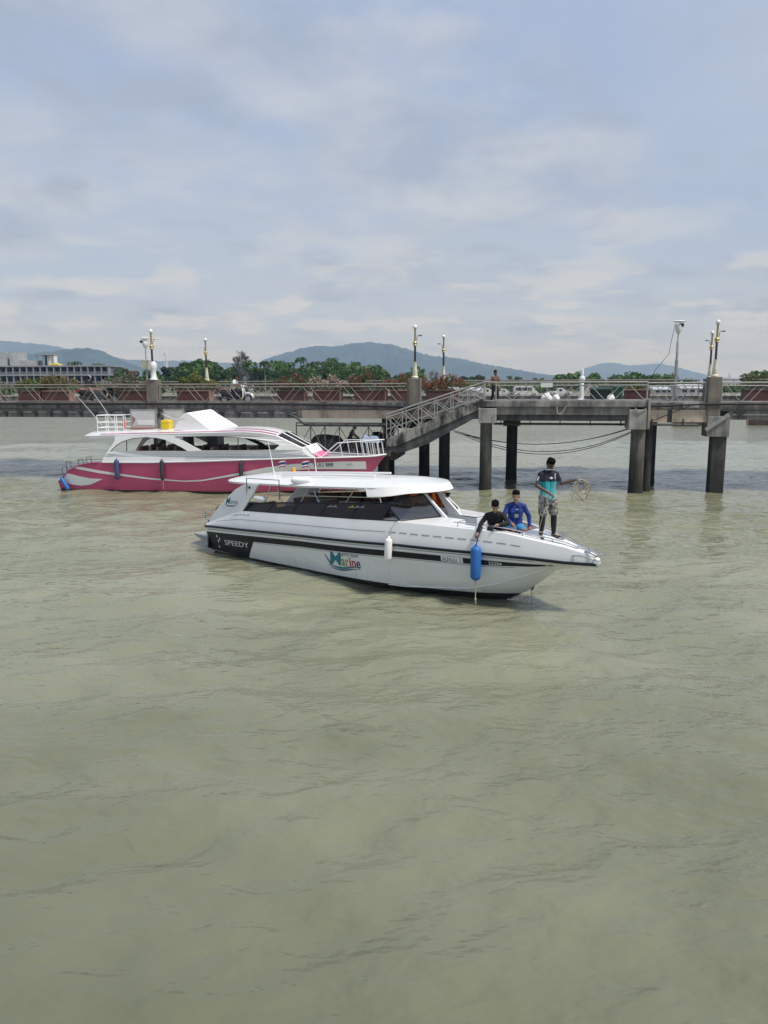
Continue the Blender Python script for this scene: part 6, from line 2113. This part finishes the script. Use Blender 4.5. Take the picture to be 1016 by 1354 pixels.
def person(label, p, frame, rot, J, skin, outfit, voxel=0.010, hair=True, head_pitch=0.0, head_yaw=0.0, cap=None):
    """J: joints in the person's own frame (x forward, y left, z up)."""
    t = thing('person', label, 'person', p, frame, rot)
    j = {k: Vector(v) for k, v in J.items()}
    right = (j['sh_r'] - j['sh_l']).normalized()
    mid = (j['sh_l'] + j['sh_r']) / 2
    for k_, s_ in (('sh_l', -1), ('sh_r', 1)):
        j[k_] = j[k_] - (mid - j['pelvis']).normalized() * 0.035 - right * s_ * 0.012
    pel = j['pelvis']
    up = (mid - pel).normalized()
    fwd = up.cross(right).normalized()
    hipl, hipr = j['hip_l'], j['hip_r']
    chest = pel.lerp(mid, 0.72)
    waist = pel.lerp(mid, 0.36)

    def torso(g):
        c = []
        for s in (-1, 1):
            c.append((mid + right * s * 0.06 - up * 0.03, chest + right * s * 0.07, 0.075 + g, 0.098 + g))
            c.append((chest + right * s * 0.07, waist + right * s * 0.055, 0.100 + g, 0.088 + g))
            c.append((waist + right * s * 0.055, pel + right * s * 0.07, 0.088 + g, 0.098 + g))
        c.append((j['sh_l'], j['sh_r'], 0.056 + g, 0.056 + g))
        for s in ('sh_l', 'sh_r'):
            c.append((mid + up * 0.045, j[s], 0.040 + g, 0.052 + g))
        return c

    def limb(a, b, r0, r1, f0=0.0, f1=1.0, g=0.0):
        A, B = j[a], j[b]
        return (A.lerp(B, f0), A.lerp(B, f1), r0 + (r1 - r0) * f0 + g, r0 + (r1 - r0) * f1 + g)

    head = j['head']
    Rh = Matrix.Rotation(head_yaw, 3, 'Z') @ Matrix.Rotation(head_pitch, 3, 'Y')
    hf = Rh @ Vector((1, 0, 0))
    hu = Rh @ Vector((0, 0, 1))
    hl = Rh @ Vector((0, 1, 0))
    hs = [
        (head + hu * 0.03 - hf * 0.01, 0.092, 0.076, 0.098, Rh),
        (head - hu * 0.045 + hf * 0.022, 0.066, 0.058, 0.070, Rh),
        (head + hf * 0.088 - hu * 0.005, head + hf * 0.104 - hu * 0.032, 0.012, 0.017),
        (head + hf * 0.070 - hu * 0.098, head + hf * 0.078 - hu * 0.092, 0.022, 0.020),
        (head + hl * 0.078 + hu * 0.01, head + hl * 0.082 - hu * 0.03, 0.018, 0.012),
        (head - hl * 0.078 + hu * 0.01, head - hl * 0.082 - hu * 0.03, 0.018, 0.012),
        (mid + up * 0.02, head - hu * 0.05 - hf * 0.015, 0.055, 0.048),
    ]

    def hand(side):
        w, e = j['wr_' + side], j['el_' + side]
        d = (w - e).normalized()
        curl = Vector(J.get('palm_' + side, (0, 0, -1))).normalized()
        sd = d.cross(curl)
        if sd.length < 0.1:
            sd = right.copy()
        sd.normalize()
        curl = sd.cross(d).normalized()
        c = [(w, w + d * 0.07, 0.026, 0.030), (w + d * 0.03 + sd * 0.02, w + d * 0.085 + sd * 0.022, 0.018, 0.017), (w + d * 0.03 - sd * 0.02, w + d * 0.08 - sd * 0.024, 0.018, 0.016)]
        for k, ln in enumerate((0.030, 0.036, 0.034, 0.027)):
            b = w + d * 0.088 + sd * (0.030 - 0.020 * k)
            m_ = b + d * ln + curl * ln * 0.5
            c.append((b, m_, 0.0105, 0.010))
            c.append((m_, m_ + d * ln * 0.35 + curl * ln * 0.85, 0.010, 0.009))
        tb = w + d * 0.025 + sd * 0.03
        tm = tb + d * 0.035 + sd * 0.028 + curl * 0.01
        c += [(tb, tm, 0.013, 0.011), (tm, tm + d * 0.028 + curl * 0.012, 0.011, 0.010)]
        return c

    body = torso(0.0) + hs
    for s in ('l', 'r'):
        body += [limb('sh_' + s, 'el_' + s, 0.050, 0.040), limb('el_' + s, 'wr_' + s, 0.041, 0.027)]
        body += hand(s)
        hip = j['hip_' + s]
        body += [(hip, j['kn_' + s], 0.085, 0.056), (j['kn_' + s], j['kn_' + s].lerp(j['an_' + s], 0.35), 0.055, 0.056), (j['kn_' + s].lerp(j['an_' + s], 0.35), j['an_' + s], 0.056, 0.037)]
        f = j['an_' + s]
        td = j['toe_' + s] - f
        body += [(f + Vector((0, 0, -0.035)) - td * 0.15, f + td * 0.6 + Vector((0, 0, -0.03)), 0.036, 0.034), (f + td * 0.6 + Vector((0, 0, -0.03)), j['toe_' + s], 0.034, 0.026)]
    b = remeshed('body', body, voxel, skin, t, 3)
    if hair:
        hcap = [(head + hu * 0.058 - hf * 0.022, 0.100, 0.086, 0.088, Rh), (head + hu * 0.0 - hf * 0.062, 0.050, 0.072, 0.075, Rh), (head + hu * 0.098 + hf * 0.045, 0.045, 0.058, 0.034, Rh)]
        for k in range(14):
            a = 6.28 * k / 14
            hcap.append((head + hu * (0.085 + 0.02 * math.sin(k * 2.1)) + hf * 0.06 * math.cos(a) + hl * 0.06 * math.sin(a) - hf * 0.02, head + hu * (0.105 + 0.012 * math.sin(k * 3.7)) + hf * 0.075 * math.cos(a) + hl * 0.07 * math.sin(a) - hf * 0.02, 0.022, 0.016))
        remeshed('hair', hcap, 0.009, M['hair'], t, 1)
    if cap is not None:
        remeshed('cap', [(head + hu * 0.065 - hf * 0.01, 0.105, 0.09, 0.085, Rh), (head + hu * 0.06 + hf * 0.06, head + hu * 0.05 + hf * 0.15, 0.03, 0.018)], 0.009, cap, t, 2)
    for s in (-1, 1):
        ob('eye', MB().ell(head + hf * 0.078 + hl * 0.031 * s + hu * 0.006, 0.012, 0.013, 0.008, 8, 6), M['eye'], t, True)
    ob('mouth', MB().ell(head + hf * 0.083 - hu * 0.062, 0.008, 0.024, 0.007, 8, 6), M['lip'], t, True)
    for o in outfit:
        kind, m_ = o[0], o[1]
        c = []
        if kind in ('shirt', 'long_shirt', 'vest'):
            g = o[2] if len(o) > 2 else 0.008
            c += torso(g)
            c.append((mid - up * 0.01, mid + up * 0.028, 0.062 + g * 0.3, 0.054 + g * 0.3))
            c.append((pel + right * 0.075 - up * 0.02, pel - right * 0.075 - up * 0.02, 0.10 + g, 0.10 + g))
            fr = {'shirt': 0.62, 'long_shirt': 1.0, 'vest': 0.12}[kind]
            for s in ('l', 'r'):
                c.append(limb('sh_' + s, 'el_' + s, 0.056, 0.046, 0, fr, 0.006))
                if kind == 'long_shirt':
                    c.append(limb('el_' + s, 'wr_' + s, 0.046, 0.033, 0, 0.95, 0.006))
        elif kind == 'shorts':
            c += [(pel + right * 0.07 * s - up * 0.01, j['hip_r' if s > 0 else 'hip_l'], 0.112, 0.11) for s in (-1, 1)]
            for s in ('l', 'r'):
                c.append((j['hip_' + s], j['hip_' + s].lerp(j['kn_' + s], 0.80), 0.112, 0.100))
        elif kind == 'trousers':
            c += [(pel + right * 0.07 * s, j['hip_r' if s > 0 else 'hip_l'], 0.108, 0.105) for s in (-1, 1)]
            for s in ('l', 'r'):
                c.append((j['hip_' + s], j['kn_' + s], 0.102, 0.070))
                c.append((j['kn_' + s], j['kn_' + s].lerp(j['an_' + s], 0.92), 0.070, 0.050))
        elif kind == 'leggings':
            for s in ('l', 'r'):
                c.append((j['hip_' + s].lerp(j['kn_' + s], 0.5), j['kn_' + s], 0.078, 0.066))
                c.append((j['kn_' + s], j['kn_' + s].lerp(j['an_' + s], 0.40), 0.065, 0.064))
                c.append((j['kn_' + s].lerp(j['an_' + s], 0.40), j['an_' + s].lerp(j['kn_' + s], 0.08), 0.064, 0.047))
        names = {'long_shirt': 'shirt', 'vest': 'vest'}
        remeshed(names.get(kind, kind), c, voxel, m_, t, 3)
    return t


# man standing on the bow, sorting a coil of rope
J_stand = dict(pelvis=(0, 0.02, 0.90), sh_l=(0.02, 0.19, 1.40), sh_r=(0.0, -0.16, 1.40), head=(0.075, 0.03, 1.585),
               hip_l=(0, 0.11, 0.88), hip_r=(0, -0.07, 0.88), kn_l=(0.03, 0.16, 0.47), kn_r=(0.04, -0.10, 0.47), an_l=(-0.02, 0.19, 0.075), an_r=(0.0, -0.11, 0.075),
               toe_l=(0.15, 0.25, 0.035), toe_r=(0.18, -0.13, 0.035),
               el_l=(0.06, 0.30, 1.17), wr_l=(0.16, 0.50, 1.235), palm_l=(0, 0.1, -1), el_r=(0.02, -0.25, 1.14), wr_r=(0.20, -0.06, 1.00), palm_r=(0, 0, -1))
zman = s_zg(10.1) + 0.035
t_man = person('man in black and teal shirt and patterned shorts standing on the bow', (10.04, -0.09, zman), SB, R(42) - math.pi / 2 + R(12), {k: tuple(c * 0.975 for c in v) for k, v in J_stand.items()}, M['skindark'],
               [('shirt', M['rashguard'], 0.016), ('shorts', M['shorts']), ('leggings', M['blackcloth'])], 0.009, head_pitch=0.55, head_yaw=0.15)
ob('shirt_panel', MB().loft([[(0.118 - 0.02 * f, 0.105 + 0.012 * f, 1.36 - 0.32 * f), (0.125 - 0.02 * f, 0.128 + 0.0 * f, 1.36 - 0.32 * f), (0.112 - 0.02 * f, 0.130, 1.36 - 0.32 * f), (0.104 - 0.02 * f, 0.107, 1.36 - 0.32 * f)] for f in (0, 0.5, 1.0)]), M['whitecloth'], t_man)
ob('shirt_collar', MB().path([(0.05 + 0.062 * math.cos(a), 0.015 + 0.068 * math.sin(a), 1.435 + 0.012 * math.cos(a)) for a in np.linspace(-2.6, 2.6, 14)], 0.014, 6), M['whitecloth'], t_man, True)
ob('shirt_logo', MB().prism([(-0.045, 0.0), (0.0, 0.03), (0.045, 0.0), (0.0, -0.025)], lambda a, b: (0.122, 0.03 + a, 1.27 + b), lambda a, b: (0.128, 0.03 + a, 1.27 + b)), M['whitecloth'], t_man)
ob('sleeve_stripe', MB().tube((0.055, -0.215, 1.30), (0.055, -0.25, 1.215), 0.014, 6), M['whitecloth'], t_man, True)
ob('anklet', MB().path([(0.0 + 0.048 * math.cos(a), -0.11 + 0.048 * math.sin(a), 0.125) for a in np.linspace(0, 6.283, 12)], 0.010, 5), M['whitecloth'], t_man)

# coil of rope in his hand
c_ = Vector((0.22, 0.58, 1.23))
t = thing('rope_coil', 'coil of pale rope held up by the man standing on the bow', 'rope', (10.04, -0.09, zman), SB, R(42) - math.pi / 2 + R(12))
rs = np.random.RandomState(4)
for k in range(8):
    w = 0.07 + 0.10 * rs.rand()
    h = 0.13 + 0.09 * rs.rand()
    ox, oy = rs.uniform(-0.05, 0.05), rs.uniform(-0.06, 0.12)
    pts = []
    for i in range(26):
        a = 2 * math.pi * i / 25
        pts.append(c_ + Vector((ox + 0.03 * math.sin(a * 2 + k), oy * (1 - math.cos(a)) * 0.5 + w * math.sin(a) + 0.05, -h + h * math.cos(a) + 0.01 * math.sin(3 * a + k))))
    ob('loop', MB().path(pts, 0.008, 6), M['rope'], t, True)
ob('free_end', MB().path([c_ + Vector((0, -0.05, -0.02)), c_ + Vector((0.02, -0.16, -0.25)), c_ + Vector((0.03, -0.10, -0.46)), c_ + Vector((0.02, 0.10, -0.50)), c_ + Vector((0.0, 0.2, -0.40))], 0.008, 6), M['rope'], t, True)
ob('free_end', MB().path([c_ + Vector((0.02, -0.16, -0.3)), (0.26, 0.25, 0.80), (0.24, 0.1, 0.86), (0.22, -0.02, 1.0)], 0.008, 6), M['rope'], t, True)
ob('trailing_line', MB().path([(0.23, -0.03, 0.98), (0.2, -0.08, 0.80), (0.17, -0.14, 0.55), (0.16, -0.2, 0.30), (0.15, -0.24, 0.03)], 0.008, 6), M['rope'], t, True)

# man crouching at the gunwale with the fender rope
J_sq = dict(pelvis=(-0.10, 0, 0.36), sh_l=(0.13, 0.18, 0.80), sh_r=(0.10, -0.19, 0.78), head=(0.20, -0.01, 0.965),
            hip_l=(-0.09, 0.10, 0.34), hip_r=(-0.09, -0.10, 0.34), kn_l=(0.25, 0.17, 0.56), kn_r=(0.25, -0.10, 0.50), an_l=(0.05, 0.15, 0.09), an_r=(0.05, -0.12, 0.09),
            toe_l=(0.24, 0.18, 0.05), toe_r=(0.24, -0.14, 0.05),
            el_l=(0.24, 0.27, 0.62), wr_l=(0.33, 0.08, 0.60), palm_l=(0.3, 0, -1), el_r=(0.20, -0.30, 0.60), wr_r=(0.30, -0.37, 0.42), palm_r=(0, 0, -1))
person('man in black clothes crouching at the gunwale holding the blue fender rope', (8.98, -0.40, 1.21), SB, R(42) - math.pi / 2 - R(8), J_sq, M['skin2'],
       [('long_shirt', M['blackcloth']), ('trousers', M['navycloth'])], 0.009, head_pitch=0.55, head_yaw=-0.1)

# man in blue sitting in the bow well
J_sit = dict(pelvis=(-0.05, 0, 0.42), sh_l=(-0.01, 0.19, 0.93), sh_r=(0.0, -0.18, 0.93), head=(0.05, 0.0, 1.125),
             hip_l=(-0.03, 0.10, 0.41), hip_r=(-0.03, -0.10, 0.41), kn_l=(0.34, 0.13, 0.42), kn_r=(0.34, -0.10, 0.44), an_l=(0.36, 0.12, 0.09), an_r=(0.34, -0.10, 0.09),
             toe_l=(0.52, 0.13, 0.05), toe_r=(0.50, -0.12, 0.05),
             el_l=(0.0, 0.30, 0.68), wr_l=(0.04, 0.31, 0.47), palm_l=(0.5, 0, -1), el_r=(0.08, -0.26, 0.68), wr_r=(0.26, -0.12, 0.58), palm_r=(0, 0, -1))
t_bl = person('man in blue long sleeved shirt and red shorts sitting in the bow well', (9.09, 0.22, 1.19), SB, R(42) - math.pi / 2 - R(4), J_sit, M['skin2'],
              [('long_shirt', M['blueshirt']), ('shorts', M['redshorts'])], 0.009, head_pitch=0.12, head_yaw=-0.15)
ob('shirt_print', MB().box(0.098, 0.104, -0.03, 0.06, 0.66, 0.74), M['text_grey'], t_bl)
ob('shirt_print', MB().box(0.098, 0.106, 0.0, 0.05, 0.835, 0.85), M['whitecloth'], t_bl)

# shirtless man walking along the pier
J_walk = dict(pelvis=(0, 0, 0.86), sh_l=(0.02, 0.18, 1.33), sh_r=(0.02, -0.18, 1.33), head=(0.04, 0.0, 1.51),
              hip_l=(0, 0.09, 0.84), hip_r=(0, -0.09, 0.84), kn_l=(0.12, 0.10, 0.46), kn_r=(-0.02, -0.10, 0.45), an_l=(0.05, 0.10, 0.08), an_r=(-0.22, -0.10, 0.11),
              toe_l=(0.22, 0.10, 0.04), toe_r=(-0.08, -0.10, 0.05),
              el_l=(-0.06, 0.27, 1.06), wr_l=(0.0, 0.34, 0.84), el_r=(-0.02, -0.28, 1.07), wr_r=(0.10, -0.42, 0.93))
person('shirtless man in dark trousers walking on the pier behind the railing', (-9.9, 4.0, 3.72), PIER, R(10) - math.pi / 2 + R(25), J_walk, M['skin'], [('trousers', M['blackcloth'])], 0.013)

# person seated on the low platform
J_bench = dict(pelvis=(-0.05, 0, 0.10), sh_l=(0.12, 0.17, 0.56), sh_r=(0.12, -0.17, 0.56), head=(0.22, 0, 0.73),
               hip_l=(-0.02, 0.09, 0.09), hip_r=(-0.02, -0.09, 0.09), kn_l=(0.38, 0.12, 0.16), kn_r=(0.38, -0.10, 0.14), an_l=(0.40, 0.12, -0.28), an_r=(0.42, -0.1, -0.28),
               toe_l=(0.56, 0.12, -0.32), toe_r=(0.56, -0.1, -0.32),
               el_l=(0.20, 0.24, 0.36), wr_l=(0.36, 0.14, 0.24), el_r=(0.20, -0.24, 0.36), wr_r=(0.36, -0.13, 0.24))
person('person in purple vest sitting bent forward on the low platform', (-16.55, 0.62, 1.98), PIER, 0.15, J_bench, M['skin'], [('vest', M['purple']), ('trousers', M['greytarp'])], 0.012, head_pitch=0.4)


# ------------------------------------------------------------------ scooters and riders
def scooter(label, p, rot, body_m, front_m):
    t = thing('motor_scooter', label, 'scooter', p, PIER, rot)
    for xx in (-0.60, 0.62):
        w = ob('wheel', MB().path([(xx + 0.20 * math.cos(a), 0, 0.26 + 0.20 * math.sin(a)) for a in np.linspace(0, 6.283, 22)], 0.06, 8), M['tyre'], t, True)
        ob('rim', MB().tube((xx, -0.04, 0.26), (xx, 0.04, 0.26), 0.13, 14), M['chrome'], w)
    ob('rear_body', MB().loft([[(x, -w * 0.6, z0), (x, -w, (z0 + z1) / 2), (x, -w * 0.7, z1), (x, w * 0.7, z1), (x, w, (z0 + z1) / 2), (x, w * 0.6, z0)] for x, w, z0, z1 in ((-0.95, 0.05, 0.66, 0.76), (-0.75, 0.13, 0.5, 0.76), (-0.4, 0.17, 0.36, 0.72), (-0.1, 0.15, 0.32, 0.66), (0.05, 0.10, 0.30, 0.40))]), body_m, t, 50)
    ob('seat', MB().loft([[(x, -w, z), (x, -w * 0.8, z + h), (x, w * 0.8, z + h), (x, w, z)] for x, w, z, h in ((-0.85, 0.08, 0.74, 0.05), (-0.6, 0.14, 0.73, 0.09), (-0.2, 0.14, 0.70, 0.09), (0.02, 0.09, 0.66, 0.06))]), M['seat'], t, 50)
    ob('floorboard', MB().box(0.0, 0.36, -0.16, 0.16, 0.26, 0.32), body_m, t, bevel=0.02)
    ob('leg_shield', MB().loft([[(x, -w, z), (x + 0.07, 0, z + 0.01), (x, w, z), (x - 0.05, 0, z)] for x, w, z in ((0.36, 0.19, 0.30), (0.42, 0.22, 0.50), (0.40, 0.20, 0.75), (0.32, 0.12, 0.95), (0.28, 0.09, 1.0))]), front_m, t, 50)
    ob('front_fender', MB().path([(0.62 + 0.29 * math.cos(a), 0, 0.26 + 0.29 * math.sin(a)) for a in np.linspace(0.2, 2.6, 10)], 0.075, 8), front_m, t, True)
    ob('fork', MB().tube((0.62, -0.08, 0.26), (0.38, -0.06, 0.9), 0.022, 6), M['chrome'], t)
    ob('fork', MB().tube((0.62, 0.08, 0.26), (0.38, 0.06, 0.9), 0.022, 6), M['chrome'], t)
    h = ob('handlebar', MB().path([(0.16, -0.34, 1.02), (0.26, -0.2, 1.04), (0.30, 0, 1.02), (0.26, 0.2, 1.04), (0.16, 0.34, 1.02)], 0.018, 6), M['lampblack'], t, True)
    for s in (-1, 1):
        ob('mirror', MB().ell((0.24, s * 0.3, 1.2), 0.02, 0.06, 0.04, 8, 6), M['lampblack'], h)
    ob('headlight', MB().ell((0.42, 0, 0.88), 0.05, 0.08, 0.06, 10, 6), M['globe'], t, True)
    ob('tail_light', MB().box(-0.98, -0.93, -0.07, 0.07, 0.66, 0.72), M['red'], t)
    ob('exhaust', MB().tube((-0.2, -0.16, 0.28), (-0.85, -0.17, 0.38), 0.045, 8), M['darksteel'], t, True)
    return t


J_ride = dict(pelvis=(-0.18, 0, 0.84), sh_l=(-0.02, 0.18, 1.28), sh_r=(-0.02, -0.18, 1.28), head=(0.05, 0, 1.45),
              hip_l=(-0.14, 0.09, 0.83), hip_r=(-0.14, -0.09, 0.83), kn_l=(0.25, 0.20, 0.74), kn_r=(0.25, -0.20, 0.74), an_l=(0.16, 0.18, 0.38), an_r=(0.16, -0.18, 0.38),
              toe_l=(0.32, 0.17, 0.34), toe_r=(0.32, -0.17, 0.34),
              el_l=(0.04, 0.27, 1.07), wr_l=(0.16, 0.30, 1.04), el_r=(0.04, -0.27, 1.07), wr_r=(0.16, -0.30, 1.04))
scooter('white fronted dark scooter ridden along the pier past the planters', (-22.55, 1.6, 3.72), 0.0, M['darksteel'], M['carwhite'])
person('rider in white shirt and cap on the white fronted scooter', (-22.55, 1.6, 3.66), PIER, 0.0, {k: (v[0], v[1], v[2] - 0.06) for k, v in J_ride.items()}, M['skin'], [('shirt', M['whitecloth']), ('trousers', M['navycloth'])], 0.013, hair=True, cap=M['blackcloth'])
scooter('dark motorbike nearer the urn lamp plinth with rider', (-30.2, 2.6, 3.72), 1.2, M['darksteel'], M['rubber'])
person('rider in grey shirt on the dark motorbike nearer the urn lamp', (-30.2, 2.6, 3.66), PIER, 1.2, {k: (v[0], v[1], v[2] - 0.06) for k, v in J_ride.items()}, M['skin'], [('shirt', M['greytarp']), ('trousers', M['blackcloth'])], 0.014)
scooter('dark motorbike nearer the pink ended planter with rider', (-31.2, 2.9, 3.72), 1.45, M['rubber'], M['darksteel'])
person('rider in dark clothes on the motorbike nearer the pink ended planter', (-31.2, 2.9, 3.66), PIER, 1.45, {k: (v[0], v[1], v[2] - 0.06) for k, v in J_ride.items()}, M['skin2'], [('long_shirt', M['blackcloth']), ('trousers', M['blackcloth'])], 0.014, cap=M['offwhite'])

# ------------------------------------------------------------------ haze (sea air)
hz = MB().box(-9500, 9500, -450, 9100, -6, 345)
o = ob('haze', hz, None)
o['kind'] = 'stuff'
hm = bpy.data.materials.new('sea_haze')
hm.use_nodes = True
ht = hm.node_tree
for n_ in list(ht.nodes):
    if n_.type != 'OUTPUT_MATERIAL':
        ht.nodes.remove(n_)
pv = N(ht, 'ShaderNodeVolumePrincipled')
pv.inputs['Color'].default_value = (0.42, 0.63, 1.0, 1)
pv.inputs['Absorption Color'].default_value = (1, 1, 1, 1)
pv.inputs['Density'].default_value = 0.0002
pv.inputs['Anisotropy'].default_value = 0.0
L(ht, pv.outputs[0], [n_ for n_ in ht.nodes if n_.type == 'OUTPUT_MATERIAL'][0].inputs['Volume'])
o.data.materials.append(hm)
o.display_type = 'WIRE'
